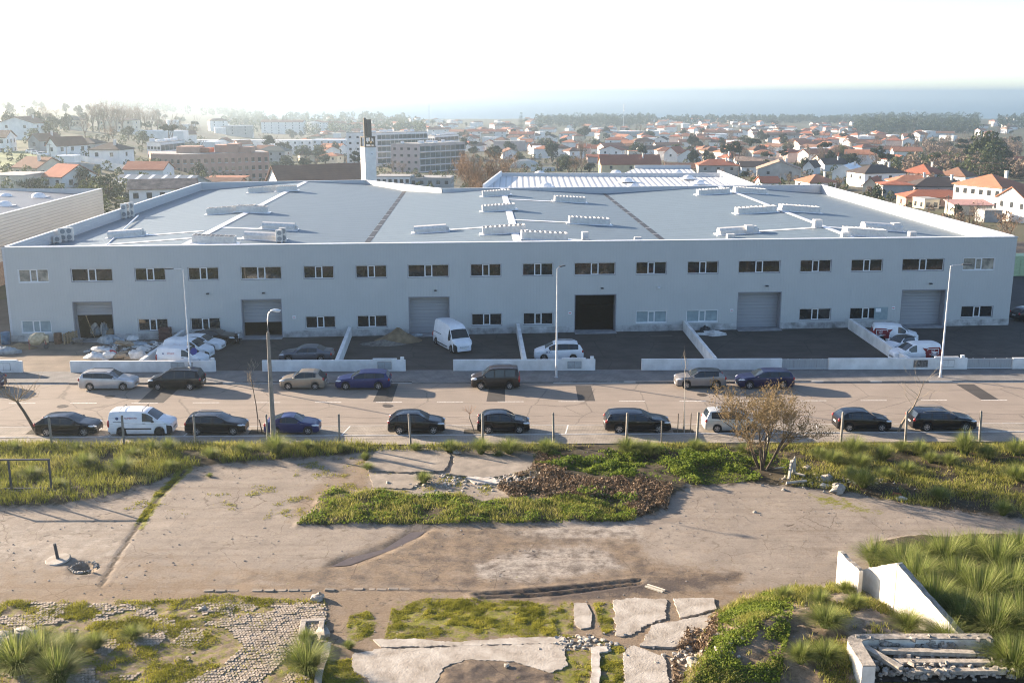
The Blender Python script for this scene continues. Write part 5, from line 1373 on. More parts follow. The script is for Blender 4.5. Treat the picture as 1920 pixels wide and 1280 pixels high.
g = G(1283, 812); sap = bare_tree('tall staked sapling between the long black estate and the silver people carrier', (g.x, g.y, .02), out, 4, M('white_bark', (.42, .38, .32), .9, var=.2), M('pale_twigs', (.36, .30, .22), .9, var=.2), group=GT)
for x, y in ((-.5, -.1), (.45, .05), (0, .5)): put('stake', MB().tube([(x, y, 0), (x, y, 1.5)], .04, 6).mesh('stake', M_BARK), sap)
rg = random.Random(21); out = []
tr = [Vector((0, 0, 0)), Vector((.25, 0, .7)), Vector((.55, 0, 1.3)), Vector((1.0, .0, 2.0)), Vector((1.35, .05, 2.9)), Vector((1.6, .05, 3.9))]; out.append((4, tr, [.09, .085, .07, .05, .032, .016]))
for k in range(7): seg_tree(rg, tr[3].lerp(tr[5], k / 7), (rg.uniform(-1, 1), rg.uniform(-.8, .8), rg.uniform(.2, .9)), 1.1, .02, 2, out, (1, 2), .5, .15)
seg_tree(rg, tr[3], (1.4, 0, .1), 1.6, .03, 2, out, (1, 2), .4, -.1)
g = G(1683, 812); bare_tree('forked bare tree leaning between the black hatchback and the shiny estate', (g.x, g.y, .02), out, 4, M_BARK, M('pale_twigs', (.36, .30, .22)), group=GT)
rg = random.Random(33); out = []
for k in range(4): seg_tree(rg, (0, 0, 0), (rg.uniform(-.5, .5), rg.uniform(-.4, .4), 1), .7, .015, 2, out, (2, 3), .55, .3)
g = G(14, 716); bare_tree('bare weed sapling on the far pavement behind the beige hatchback', (G(474, 705).x, G(474, 705).y, .13), out, 9, M_BARK, M('pale_twigs', (.36, .30, .22)), name='sapling')
# tree pits: dark square of soil
M_SOIL = M('pit_soil', (.06, .048, .03), .95, var=.4, scale=4, bump=.5)
for px in (70, 486, 889, 1283, 1683):
    g = G(px, 812); MB().box(-.75, .75, -.45, .65, -.02, .012).build('tree_pit', M_SOIL, parking_bay, loc=(g.x, g.y + .2, .02), rot=WA)

# big bare bush on the bank
rg = random.Random(44); out = []
for k in range(8):
    a = 2 * math.pi * k / 8 + rg.uniform(-.3, .3)
    seg_tree(rg, (.25 * math.cos(a), .25 * math.sin(a), 0), (.62 * math.cos(a), .62 * math.sin(a), 1.15), 2.45, .075, 4, out, (3, 4), .66, .24, .68, .62, .16, 3)
bush_pt = G(1430, 882)
bush = bare_tree('big bare multi-stem bush on the bank in front of the silver people carrier', (bush_pt.x, bush_pt.y, .1), out, 3, M_BARKD, M('olive_twigs', (.215, .155, .082), .9, var=.25, scale=2), name='bare_bush', rmin=.011, cat='bush')
tips = np.array([l[1][-1] for l in out if l[0] == 0]); n = 9000
sel = tips[nrg.integers(0, len(tips), n)] + nrg.normal(0, .14, (n, 3))
def leaf_mesh(name, P, size, mat, seed=0, attr=None, flat=.0):
    """one small folded leaf face at each point"""
    g = np.random.default_rng(seed); P = np.asarray(P, float); n = len(P)
    a = g.normal(size=(n, 3)); a[:, 2] *= (1 - flat); a /= np.linalg.norm(a, axis=1)[:, None]
    b = g.normal(size=(n, 3)); b -= a * (a * b).sum(1)[:, None]; b /= np.linalg.norm(b, axis=1)[:, None]
    s = (size if np.ndim(size) else np.full(n, size)) * g.uniform(.6, 1.3, n)
    a = a * s[:, None]; b = b * s[:, None] * .55
    V = np.stack([P - a, P + b * .9, P + a, P - b * .9], 1).reshape(-1, 3)
    Fq = np.arange(4 * n)
    t = np.repeat(g.uniform(0, 1, n), 4) if attr is None else np.repeat(attr, 4)
    return np_mesh(name, V, Fq, np.full(n, 4), mat, {'tint': t})
def tint_mat(name, c0, c1, c2=None, rough=.75, trans=.25):
    m, nt, b = principled(name); L = nt.links
    at = nt.nodes.new('ShaderNodeAttribute'); at.attribute_name = 'tint'
    cr = nt.nodes.new('ShaderNodeValToRGB'); e = cr.color_ramp.elements
    e[0].color = tuple(c0) + (1,); e[1].color = tuple(c1) + (1,)
    if c2: x = cr.color_ramp.elements.new(.55); x.color = tuple(c2) + (1,)
    L.new(at.outputs['Fac'], cr.inputs['Fac']); L.new(cr.outputs['Color'], b.inputs['Base Color'])
    b.inputs['Roughness'].default_value = rough; b.inputs['Specular IOR Level'].default_value = .2
    if trans:
        tr = nt.nodes.new('ShaderNodeBsdfTranslucent'); L.new(cr.outputs['Color'], tr.inputs['Color'])
        mx = nt.nodes.new('ShaderNodeMixShader'); mx.inputs['Fac'].default_value = trans
        ou = nt.nodes['Material Output']
        L.new(b.outputs['BSDF'], mx.inputs[1]); L.new(tr.outputs['BSDF'], mx.inputs[2]); L.new(mx.outputs['Shader'], ou.inputs['Surface'])
    MATS[name] = m
    return m
M_DRYLEAF = tint_mat('withered_leaves', (.115, .08, .036), (.23, .165, .075), (.165, .12, .05))
put('withered_leaves', leaf_mesh('withered_leaves', sel, .055, M_DRYLEAF, 5), bush)
# ------------------------------------------------------------ the waste ground in front
NX, NY = 660, 320
gx = np.linspace(-52, 52, NX); gy = np.linspace(29.5, 71.4, NY)
X, Y = np.meshgrid(gx, gy)
dep = Y * CP + CAM_H * SP
PXg = 960 + F_PX * X / dep; PYg = 640 + F_PX * (CAM_H * CP - Y * SP) / dep
def pm(poly, soft=9.0, sx=None):
    return sstep(-soft, soft, poly_dist(PXg, PYg, poly))
def pline(pts, wid, soft=4.0):
    d = np.full(PXg.shape, 1e9)
    for (ax_, ay), (bx, by) in zip(pts[:-1], pts[1:]):
        vx, vy = bx - ax_, by - ay; t = np.clip(((PXg - ax_) * vx + (PYg - ay) * vy) / (vx * vx + vy * vy), 0, 1)
        d = np.minimum(d, np.hypot(PXg - ax_ - t * vx, (PYg - ay - t * vy) * 1.6))
    return 1 - sstep(wid - soft, wid + soft, d)
POLY = dict(
 bankL=[(-400, 820), (700, 820), (690, 850), (600, 858), (520, 862), (400, 872), (345, 882), (300, 902), (215, 930), (120, 947), (-400, 965)],
 bankM=[(690, 820), (1010, 820), (1010, 850), (940, 846), (700, 843)],
 greenB=[(555, 985), (590, 958), (600, 930), (625, 916), (660, 926), (720, 920), (780, 932), (860, 926), (905, 940), (960, 934), (1010, 944), (1060, 928), (1130, 948), (1195, 960), (1192, 978), (900, 984), (640, 985)],
 bankR=[(1000, 820), (2400, 820), (2400, 990), (1920, 975), (1800, 962), (1690, 945), (1600, 925), (1480, 914), (1400, 906), (1290, 915), (1250, 935), (1235, 965), (1190, 968), (1050, 940), (950, 925), (930, 905), (1010, 870)],
 brown=[(930, 915), (990, 885), (1060, 895), (1120, 905), (1200, 900), (1260, 915), (1240, 960), (1200, 970), (1160, 940), (1060, 935), (960, 935)],
 plates=[(690, 843), (1000, 845), (1010, 880), (960, 905), (880, 925), (700, 922), (640, 880)],
 mudC=[(600, 1062), (700, 1020), (780, 988), (960, 986), (1190, 990), (1215, 1050), (1400, 1076), (1390, 1092), (1200, 1122), (1000, 1122), (860, 1108), (560, 1104), (420, 1085)],
 mudD=[(880, 1112), (1020, 1098), (1190, 1085), (1390, 1074), (1360, 1096), (1200, 1118), (1040, 1124), (900, 1124)],
 lite1=[(890, 1058), (1000, 1028), (1120, 1024), (1172, 1062), (1060, 1082), (960, 1090), (900, 1082)],
 lite2=[(950, 1000), (1080, 984), (1200, 984), (1200, 1008), (1050, 1008)],
 puddle=[(612, 1062), (650, 1042), (715, 1028), (770, 992), (808, 990), (790, 1004), (735, 1030), (655, 1060)],
 dirtS=[(-400, 1098), (640, 1100), (900, 1115), (1380, 1100), (1560, 1110), (1600, 1300), (-400, 1300)],
 mossL=[(-400, 1128), (330, 1125), (420, 1112), (470, 1120), (610, 1125), (620, 1300), (-400, 1300)],
 mossM1=[(645, 1195), (655, 1155), (690, 1145), (705, 1165), (700, 1190), (670, 1202)],
 mossM2=[(718, 1205), (735, 1140), (800, 1120), (1010, 1128), (1068, 1140), (1072, 1190), (1000, 1196), (880, 1196), (868, 1212), (845, 1196), (800, 1196), (780, 1212)],
 mossM3=[(1050, 1130), (1075, 1130), (1075, 1195), (1050, 1195)], mossM4=[(1112, 1130), (1150, 1130), (1150, 1180), (1130, 1190)],
 mossM5=[(1040, 1220), (1110, 1220), (1105, 1300), (1040, 1300)], mossM6=[(1125, 1200), (1170, 1215), (1170, 1300), (1125, 1300)], mossM7=[(610, 1240), (660, 1235), (690, 1290), (610, 1300)],
 darkdirt=[(830, 1252), (880, 1236), (960, 1236), (1040, 1262), (1040, 1310), (800, 1310)],
 mound=[(1270, 1300), (1330, 1160), (1400, 1118), (1500, 1100), (1640, 1098), (1760, 1200), (1780, 1300)],
 right=[(1640, 1020), (1700, 1010), (2400, 1000), (2400, 1300), (1760, 1300), (1700, 1120), (1640, 1050)],
 mossR=[(1520, 930), (1560, 930), (1600, 945), (1652, 962), (1600, 955), (1540, 942)])
MK = {k: pm(v, 8 if k[:3] in ('ban', 'gre', 'mou', 'rig', 'pud') else 16) for k, v in POLY.items()}
veg = np.clip(MK['bankL'] + MK['greenB'] + MK['bankR'] + MK['right'] + MK['bankM'], 0, 1)
seam = pline([(345, 884), (300, 930), (262, 980), (225, 1035), (190, 1096)], 3.4, 2.4)
seamg = pline([(350, 880), (300, 925), (262, 985)], 11, 6)
pale = np.clip(MK['lite1'] + MK['lite2'] + pm([(660, 1222), (720, 1214), (1062, 1204), (1070, 1258), (900, 1300), (640, 1300)], 10) * .6, 0, 1)
pale = np.maximum(pale, .35 * pm([(-400, 985), (240, 980), (230, 1060), (-400, 1070)], 20))
dirt = np.clip(np.maximum.reduce([MK['mudC'] * .85, MK['dirtS'] * .95, pm([(540, 975), (560, 930), (640, 880), (690, 850), (690, 925), (600, 960)], 10) * .8, pline([(-300, 1098), (640, 1102), (900, 1112)], 14, 12) * .9,
        pm([(260, 1045), (560, 1060), (560, 1110), (-400, 1110), (-400, 1075)], 25) * .55]) - MK['lite1'] - MK['lite2'] * .9, 0, 1)
wet = np.clip(np.maximum.reduce([MK['mudD'] * .95, MK['darkdirt'] * .7, MK['puddle'] * .8, MK['mudC'] * .40, pline([(640, 1104), (900, 1108)], 4, 3) * .8, pm([(120, 1060), (190, 1055), (180, 1085), (120, 1085)], 10) * .45]), 0, 1)
moss = np.clip(np.maximum.reduce([MK['mossL'] * .44] + [MK['mossM%d' % i] * .66 for i in range(1, 8)] + [MK['mossR'] * .8, seamg * .85, MK['plates'] * .15]), 0, 1)
soil = np.clip(np.maximum(veg, MK['mound'] * .25), 0, 1)
Z = (fbm(X * .35, Y * .35, 4) - .5) * .10 + (fbm(X * 1.6, Y * 1.6, 6) - .5) * .05
Z *= 1 - .6 * sstep(0, .5, 1 - veg)
Z += veg * (fbm(X * .8, Y * .8, 21, 5) * .35 - .02)
mnd = np.clip(poly_dist(PXg, PYg, POLY['mound']) / 95, 0, 1)
Z += 1.15 * mnd ** .8 * (.8 + .4 * fbm(X * .9, Y * .9, 31)) + MK['mound'] * .22 * (fbm(X * 2.4, Y * 2.4, 33) - .5)
Z += MK['right'] * .35 * fbm(X * .7, Y * .7, 41)
Z -= seam * .06
rut = np.maximum(pline([(890, 1114), (1010, 1108), (1200, 1088)], 3.5, 2.5), pline([(900, 1121), (1030, 1115), (1200, 1094)], 3.5, 2.5))
Z += -.075 * rut * (.3 + 1.2 * fbm(X * 1.7, Y * 1.7, 53)) + .055 * np.clip(pline([(890, 1118), (1200, 1091)], 14, 6) - rut * 1.4, 0, 1) * (.4 + fbm(X * 3, Y * 3, 51))
Z -= .10 * MK['puddle']
Z += sum(MK['mossM%d' % i] for i in range(1, 8)) * .13 * np.clip(fbm(X * 2.2, Y * 2.2, 65) - .45, 0, 1)
Z += MK['darkdirt'] * .12 * (fbm(X * 3, Y * 3, 61)) + MK['mossL'] * (.10 * (fbm(X * 1.3, Y * 1.3, 63) - .35) + .14 * np.clip(fbm(X * 3.2, Y * 3.2, 64) - .5, 0, 1))
pit = np.exp(-(((PXg - 156) / 22) ** 2 + ((PYg - 1063) / 11) ** 2) ** 3)
Z -= .35 * pit
ck = np.abs(fbm(X * .55 + 3, Y * .55, 71, 5) - .5); crack = (1 - sstep(.0, .010, ck)) * (1 - veg) * sstep(.45, .6, fbm(X * .12, Y * .12, 75))
Z -= .022 * crack
edge = np.clip((71.4 - Y) / .8, 0, 1); Z = np.where(Y > 70.6, np.minimum(Z, .05) * edge + .03 * (1 - edge), Z)
M_LOT = mask_material('waste_ground', [
    ('pale', (.30, .265, .22), (.37, .33, .28), 1.4, .30), ('dirt', (.175, .128, .085), (.225, .17, .115), 1.0, .38), ('wet', (.072, .053, .037), (.11, .082, .057), 1.1, .30),
    ('soil', (.034, .027, .015), (.075, .058, .031), 1.2, .25), ('moss', (.09, .10, .012), (.215, .20, .026), 2.6, .20), ('crack', (.07, .055, .04), (.09, .07, .05), 3.0, .3)],
    ((.215, .18, .145), (.27, .23, .185), (.17, .136, .105)), bump=.6, cracks=True)
lot = put('ground', grid_mesh('ground', X, Y, Z, M_LOT, dict(pale=pale, dirt=dirt, wet=wet, soil=soil, moss=moss, crack=np.clip(crack * .9 + seam * 1.0, 0, 1))))
tag(lot, kind='structure')
def gz(x, y):
    """height of the waste ground"""
    i = np.clip((np.asarray(y) - gy[0]) / (gy[1] - gy[0]), 0, NY - 1.001); j = np.clip((np.asarray(x) - gx[0]) / (gx[1] - gx[0]), 0, NX - 1.001)
    i0 = i.astype(int); j0 = j.astype(int); fi = i - i0; fj = j - j0
    return (Z[i0, j0] * (1 - fi) + Z[i0 + 1, j0] * fi) * (1 - fj) + (Z[i0, j0 + 1] * (1 - fi) + Z[i0 + 1, j0 + 1] * fi) * fj
def gpt(px, py):
    g = G(px, py); return Vector((g.x, g.y, float(gz(np.array(g.x), np.array(g.y)))))

# shallow puddle water
M_WATER = M('puddle_water', (.10, .074, .054), .3, var=.15, spec=.25)
pu = [(620, 1060), (655, 1043), (718, 1028), (770, 996), (800, 993), (783, 1005), (733, 1029), (656, 1057)]
o = MB().add([tuple(G(*p, 0)[:2]) + (-.055,) for p in pu], [tuple(range(len(pu)))[::-1]]).build('puddle', M_WATER); tag(o, 'narrow brown puddle lying in a dip of the old asphalt', 'puddle')

# concrete slabs left in the ground
M_SLAB = M('bleached_concrete', (.40, .365, .315), .92, var=.10, scale=.9, bump=.4, bscale=10, var2=(.22, .185, .145))
M_PLAT = M('old_screed', (.235, .20, .16), .9, var=.2, scale=.9, bump=.3, bscale=8)
def slab(poly, label, mat=M_SLAB, zt=.05, jit=4.0, seed=1, name='concrete_slab', grp='concrete slabs left in the waste ground', cat='slab'):
    r = random.Random(seed); pts = []
    for (a, c) in zip(poly, poly[1:] + poly[:1]):
        n = max(1, int(math.hypot(c[0] - a[0], (c[1] - a[1]) * 2) / 4)); jj_ = 0
        for k in range(n):
            t = k / n; jj_ = jj_ * .6 + r.uniform(-jit, jit) * .6; g = G(lerp(a[0], c[0], t) + jj_, lerp(a[1], c[1], t) + jj_ * .5 + r.uniform(-.4, .4)); pts.append((g.x, g.y))
    n = len(pts); cx = sum(p[0] for p in pts) / n; cy_ = sum(p[1] for p in pts) / n
    zz = float(np.mean([gz(np.array(p[0]), np.array(p[1])) for p in pts])) * .7
    mb = MB(); mb.prism([(p[0] - cx, p[1] - cy_) for p in pts][::-1] if sum((pts[i][0] * pts[(i + 1) % n][1] - pts[(i + 1) % n][0] * pts[i][1]) for i in range(n)) < 0 else [(p[0] - cx, p[1] - cy_) for p in pts], -.25, zt)
    o = mb.build(name, mat, None, loc=(cx, cy_, zz)); return tag(o, label, cat, grp)
slab([(662, 1226), (715, 1217), (900, 1212), (1060, 1207), (1064, 1248), (1030, 1262), (960, 1240), (880, 1238), (835, 1250), (800, 1300), (705, 1300), (690, 1272), (662, 1258)], 'widest pale concrete slab at the bottom edge with earth lapping over it', seed=2)
slab([(700, 1200), (780, 1198), (850, 1205), (960, 1197), (1060, 1195), (1062, 1206), (900, 1211), (715, 1214)], 'thin pale concrete strip along the top of the widest slab', M_SLAB, .06, 3, 3)
slab([(1150, 1127), (1190, 1121), (1250, 1124), (1248, 1160), (1215, 1172), (1185, 1192), (1155, 1192), (1150, 1160)], 'square pale slab with a muddy stain left of the broken pair', seed=4)
slab([(1262, 1123), (1338, 1122), (1343, 1142), (1310, 1152), (1276, 1160)], 'topmost pale slab beside the brown brush', M_SLAB, .07, 1.5, 5)
slab([(1225, 1173), (1262, 1167), (1345, 1150), (1350, 1160), (1318, 1200), (1262, 1216), (1235, 1214), (1200, 1212), (1212, 1190)], 'large angular pale slab in the middle of the broken group', M_SLAB, .055, 2.5, 6)
slab([(1168, 1226), (1188, 1211), (1246, 1233), (1252, 1262), (1258, 1300), (1172, 1300)], 'lowest pale slab of the broken group by the bottom edge', M_SLAB, .06, 2.5, 7)
slab([(1075, 1131), (1100, 1131), (1110, 1150), (1108, 1176), (1090, 1180), (1078, 1172)], 'small tiled slab between the moss and the broken group', M_SLAB, .05, 1, 8)
slab([(712, 846), (830, 843), (846, 858), (835, 884), (770, 888), (690, 884), (686, 868)], 'old screed plate with a low hump below the fence', M_PLAT, .10, 3, 9, grp='screed plates on the bank')
slab([(850, 860), (940, 852), (1000, 872), (992, 890), (900, 897), (846, 892)], 'old screed plate right of the humped one', M_PLAT, .10, 3, 10, grp='screed plates on the bank')
slab([(694, 890), (780, 890), (790, 905), (770, 918), (700, 916)], 'brown screed plate with a white scrap in front of the humped one', M_PLAT, .07, 3, 11, grp='screed plates on the bank')
slab([(874, 897), (886, 890), (905, 893), (930, 899), (948, 905), (925, 909), (890, 908)], 'bright white broken slab on the rubble strip', M('white_plaster', (.46, .43, .385), .92, var=.14, scale=2, bump=.4, var2=(.28, .24, .19)), .09, 2.6, 12, grp='screed plates on the bank')
slab([(1108, 1216), (1138, 1214), (1140, 1222), (1124, 1226), (1126, 1262), (1122, 1300), (1106, 1300), (1110, 1258)], 'white plaster footing bent like an elbow', M('white_plaster', (.62, .59, .54)), .10, 2, 13)
slab([(608, 1210), (621, 1208), (618, 1228), (606, 1262), (600, 1300), (586, 1300), (594, 1262)], 'long narrow stone kerb lying in the moss', M_SLAB, .14, 1.2, 14, name='stone_kerb', grp=None, cat='kerb')
# square drain frame
g = gpt(585, 1179); dr = thing('drain', 'square concrete drain frame with weeds growing inside', 'drain', g, .1)
for (x0, x1, y0, y1) in ((-.55, .55, -.75, -.5), (-.55, .55, .5, .75), (-.55, -.3, -.5, .5), (.3, .55, -.5, .5)): MB().rbox(x0, x1, y0, y1, -.1, .12, .015).build('frame_side', M_SLAB, dr)
# white splinters
o = thing('wood_slats', 'two pale wooden laths lying by the muddy ruts', 'laths', gpt(1226, 1105), R(-38))
for k in (0, .22): MB().box(-.5, .5, k - .05, k + .05, 0, .07).build('lath', M('pale_lath', (.55, .50, .40), .8, var=.1), o)
# boulders and lumps
M_STONE = M('pale_stone', (.34, .31, .265), .9, var=.2, scale=3, bump=.4, bscale=8)
for i, (px, py, s, lab) in enumerate([(598, 1124, .32, 'white boulder at the corner of the cobbles'), (572, 1196, .25, 'grey stone below the square drain frame'), (606, 1192, .35, 'pale stone right of the square drain frame'), (950, 1250, .12, 'small stone on the dark earth'), (727, 907, .15, 'white scrap on the brown screed plate'), (1513, 882, .22, 'white lump beside the pointed stone post'), (1572, 922, .45, 'long pale lump at the edge of the bank'), (1290, 1215, .16, 'white lump at the foot of the brown brush'), (1300, 1250, .25, 'white stone in the brown debris'), (1120, 870, .2, 'white lump in the green leaves'), (855, 850, .22, 'white bag between the two screed plates'), (1415, 960, .10, 'dark pebble on the pale asphalt'), (1550, 905, .35, 'broken grey block under the pointed stone post'), (380, 1142, .14, 'stone at the top of the mossy cobbles')]):
    g = gpt(px, py); o = put('stone', lump_mesh('stone', s * 1.3, s, s * .8, M_STONE, 300 + i, .5, 9, 6), None, (g.x, g.y, g.z + s * .2), rnd.uniform(0, 3)); tag(o, lab, 'stone')
# stone post and fallen beams on the right bank
g = gpt(1487, 896); sp = thing('stone_post', 'pointed pale stone post standing behind rubble on the right bank', 'post', g, .2)
MB().add([(-.12, -.09, -.2), (.12, -.09, -.2), (.12, .09, -.2), (-.12, .09, -.2), (-.11, -.08, .95), (.10, -.08, .95), (.10, .08, .95), (-.11, .08, .95), (.05, 0, 1.3)], [(0, 1, 5, 4), (1, 2, 6, 5), (2, 3, 7, 6), (3, 0, 4, 7), (4, 5, 8), (5, 6, 8), (6, 7, 8), (7, 4, 8)]).build('shaft', M('pale_stone', ()), sp)
for i, (a, c, lab) in enumerate([((1478, 908), (1482, 894), 'short pale beam leaning on the stone post'), ((1474, 912), (1512, 912), 'pale beam lying flat below the stone post'), ((1490, 897), (1508, 902), 'broken beam right of the stone post'), ((1452, 886), (1470, 886), 'thin pale stick in the leaves left of the stone post')]):
    p, q = gpt(*a), gpt(*c); p.z += .15; q.z += .2 if i else .9
    o = MB().tube([(0, 0, 0), tuple(q - p)], .10 if i != 3 else .05, 5).build('beam', M('pale_stone', ()), None, loc=p); tag(o, lab, 'beam')
# litter at the right bank
for i, (px, py, mt, lab) in enumerate([(1680, 930, M_REDC, 'red and white litter on the right bank'), (1693, 938, M_SACK, 'crumpled white paper on the right bank'), (1545, 914, M_SACK, 'tiny white scrap below the beams')]):
    g = gpt(px, py); o = put('litter', lump_mesh('litter', .3, .2, .12, mt, 340 + i, .9, 9, 6), None, g); tag(o, lab, 'litter')

# iron post stub on a broken concrete disc
g = gpt(109, 1050); st = thing('post_stub', 'black iron post stub set in a broken concrete disc', 'post', (g.x, g.y, g.z))
MB().tube([(0, 0, 0), (-.10, 0, .95)], [.085, .075], 10).build('stub', M_FAN, st)
MB().lathe([(0, .0), (.62, .0), (.66, .05), (.6, .10), (0, .12)], 20).build('concrete_disc', M_SLAB, st, rot=(R(5), R(-4), 0))
tag(put('edge_stones', scatter_mesh('edge_stones', [tuple(gpt(156, 1063) + Vector((.62 * math.cos(a), .62 * math.sin(a), .38))) for a in np.linspace(0, 6.2, 26)], .16, M_SLAB, 8)), 'ring of broken edge stones round the round pit', 'stone ring', kind='stuff')

# metal gate frame at the left edge
g = gpt(99, 926); gt = thing('gate_frame', 'open grey metal gate frame standing at the left edge', 'gate', (g.x, g.y, g.z), R(1.5))
M_STEEL = M('weathered_steel', (.07, .072, .08), .6, metal=.3, var=.2)
for x in (-6.2, -4.35, -2.47, -.045): MB().box(x - .05, x + .05, -.05, .05, .0, 2.0).build('upright', M_STEEL, gt)
MB().box(-6.3, .05, -.05, .05, 2.003, 2.10).build('top_rail', M_STEEL, gt)
MB().box(-6.3, .05, -.056, .056, .12, .24).build('bottom_rail', M_STEEL, gt)
MB().box(-6.5, .2, -.15, .2, -.5, .118).build('concrete_sill', M_CONC, gt)

# ruined white walls bottom right
M_RUIN = M('ruin_plaster', (.66, .63, .57), .9, var=.10, scale=1.2, bump=.25, bscale=6, var2=(.50, .45, .37))  # plaster's own off-white, mottled at random with tan
M_RTOP = M('broken_top', (.30, .265, .22), .95, var=.3, scale=4, bump=.5, bscale=12)
def ruin(b0, b1, z0, z1, th, label):
    a, c = G(*b0), G(*b1); d = c - a; L_ = d.length
    o = thing('ruined_wall', label, 'wall', (a.x, a.y, -.2), math.atan2(d.y, d.x), 'ruined white walls by the grassy mound')
    n = 14; V = []; r = random.Random(int(b0[0]))
    for i in range(n + 1):
        t = i / n; zt = lerp(z0, z1, t) + .2 + r.uniform(-.035, .035)
        for y, z in ((0, 0), (0, zt), (th, zt + r.uniform(-.02, .02)), (th, 0)): V.append((L_ * t, y, z))
    side, topf = [], []
    for i in range(n):
        a0, b0_ = i * 4, i * 4 + 4
        side += [(a0, b0_, b0_ + 1, a0 + 1), (a0 + 3, a0 + 2, b0_ + 2, b0_ + 3)]; topf.append((a0 + 1, b0_ + 1, b0_ + 2, a0 + 2))
    side += [(0, 1, 2, 3), (n * 4, n * 4 + 3, n * 4 + 2, n * 4 + 1)]
    MB().add(V, side).build('wall_face', M_RUIN, o); MB().add([(x, y, z + .003) for x, y, z in V], topf).build('wall_top', M_RTOP, o)
ruin((1566, 1104), (1606, 1134), 2.05, 1.8, .22, 'upright sunlit white wall stub with a slanting top left of the mound corner')
ruin((1612, 1114), (1672, 1165), 1.35, 2.95, .28, 'short white wall facing the mound beside the stub')
ruin((1674, 1167), (1800, 1236), 2.9, 1.05, .32, 'long white wall running down to the rubble bin')
# rubble bin
g = G(1590, 1262); rb = thing('rubble_bin', 'broken white concrete bin full of dark rubble and beams in the corner', 'concrete bin', (g.x, g.y, 0))
prof = [(0, -1.6), (0, .4), (.12, .72), (.4, .95), (.8, 1.02), (6.3, 1.05), (6.3, .6), (1.0, .58), (.72, .5), (.58, .3), (.55, -1.6)]
MB().prism(prof[::-1], -.2, 1.25).build('bin_wall', M_RUIN, rb)
pr2 = [(.004 + p[0] * .999, p[1] * .999) for p in prof]
MB().prism(pr2[::-1], 1.252, 1.31).build('broken_rim', M_RTOP, rb)
MB().add([(.5, -1.6, .55), (6.3, -1.6, .55), (6.3, .62, .6), (.5, .62, .6)], [(0, 1, 2, 3)]).build('bin_fill', M('black_soil', (.035, .03, .025), .95, var=.5, scale=3, bump=.8, bscale=5), rb)
for i, (a, c, r_) in enumerate([((1.3, .15, 1.0), (5.2, -.15, 1.02), .16), ((1.5, -.55, .85), (5.6, -.7, .92), .15), ((.7, .2, 1.1), (1.7, -1.3, 1.0), .15), ((2.2, -1.2, .8), (6.0, -1.25, .85), .14)]):
    d = Vector(c) - Vector(a)
    MB().box(0, d.length, -r_, r_, -.09, .09).build('beam', M('old_beam', (.33, .29, .235), .9, var=.25, scale=5, bump=.3), rb, loc=a, rot=(0, -math.asin(d.z / d.length), math.atan2(d.y, d.x)))
gg = np.random.default_rng(5); n = 520
pts = np.stack([g.x + gg.uniform(.5, 6.4, n), g.y + gg.uniform(-1.5, 1.0, n), gg.uniform(.6, .95, n)], -1); pts[:, 2] += np.where(pts[:, 1] > g.y + .5, .38, 0)
tag(put('bin_rubble', scatter_mesh('bin_rubble', pts, .2, M('rubble_pale', (.26, .235, .20), .95, var=.4, scale=5), 9)), 'broken stones heaped in the concrete bin', 'rubble', kind='stuff')
g = gpt(30, 1208); o = put('boulder', lump_mesh('boulder', 1.3, .8, .55, M_STONE, 401, .3), None, (g.x, g.y, g.z + .1)); tag(o, 'big pale rock at the left edge above the dark hollow', 'rock')
g = gpt(10, 1225); o = put('boulder', lump_mesh('boulder', 1.0, .6, .4, M_STONE, 404, .3), None, (g.x, g.y, g.z)); tag(o, 'lower pale rock beside the big one at the left edge', 'rock')

# strips of broken kerb along the lot's lower edge
for i, (a, c) in enumerate([((380, 1108), (630, 1106)), ((640, 1104), (770, 1103))]):
    p, q = gpt(*a), gpt(*c); d = q - p
    o = thing('kerb_row', ['row of broken kerb stones above the cobbles', 'row of broken kerb stones above the moss'][i], 'kerb', (p.x, p.y, p.z), math.atan2(d.y, d.x)); m_ = int(d.length / .55)
    ks = MB().rbox(-.25, .25, -.12, .12, -.1, .04, .02).mesh('kerb_stone', M_PLAT)
    for k in range(m_):
        if rnd.random() < .8: put('kerb_stone', ks, o, (d.length * (k + .5) / m_, rnd.uniform(-.03, .03), rnd.uniform(-.05, .02)), (0, rnd.uniform(-.08, .08), rnd.uniform(-.08, .08)))

# setts of the old yard: real stones where the moss has not covered them
sx, sy = .145, .21
ii, jj = np.meshgrid(np.arange(-170, 0), np.arange(0, 66))
U = ii * sx + (jj % 2) * sx * .5; Vv = jj * sy
ca, sa = math.cos(.05), math.sin(.05)
cx = U * ca - Vv * sa - 7.2; cyy = U * sa + Vv * ca + 39.2
dp = cyy * CP + CAM_H * SP; ppx = 960 + F_PX * cx / dp; ppy = 640 + F_PX * (CAM_H * CP - cyy * SP) / dp
clean = np.maximum.reduce([sstep(-10, 25, poly_dist(ppx, ppy, pl)) for pl in (
    [(350, 1170), (470, 1140), (560, 1125), (605, 1130), (600, 1180), (560, 1210), (530, 1250), (480, 1300), (370, 1300), (400, 1250), (440, 1210), (420, 1185)], [(380, 1105), (450, 1102), (445, 1118), (390, 1120)], [(170, 1150), (215, 1143), (210, 1170), (175, 1180)], [(268, 1182), (300, 1160), (310, 1170), (285, 1192)], [(335, 1235), (370, 1205), (375, 1220), (350, 1255)],
    [(55, 1165), (90, 1160), (80, 1180), (60, 1180)], [(245, 1145), (280, 1138), (275, 1155)], [(215, 1265), (270, 1255), (260, 1280), (220, 1285)])])
clean = np.maximum(clean, .72 * sstep(.50, .60, fbm(cx * .55, cyy * .55, 83, 3)) * sstep(1118, 1140, ppy))
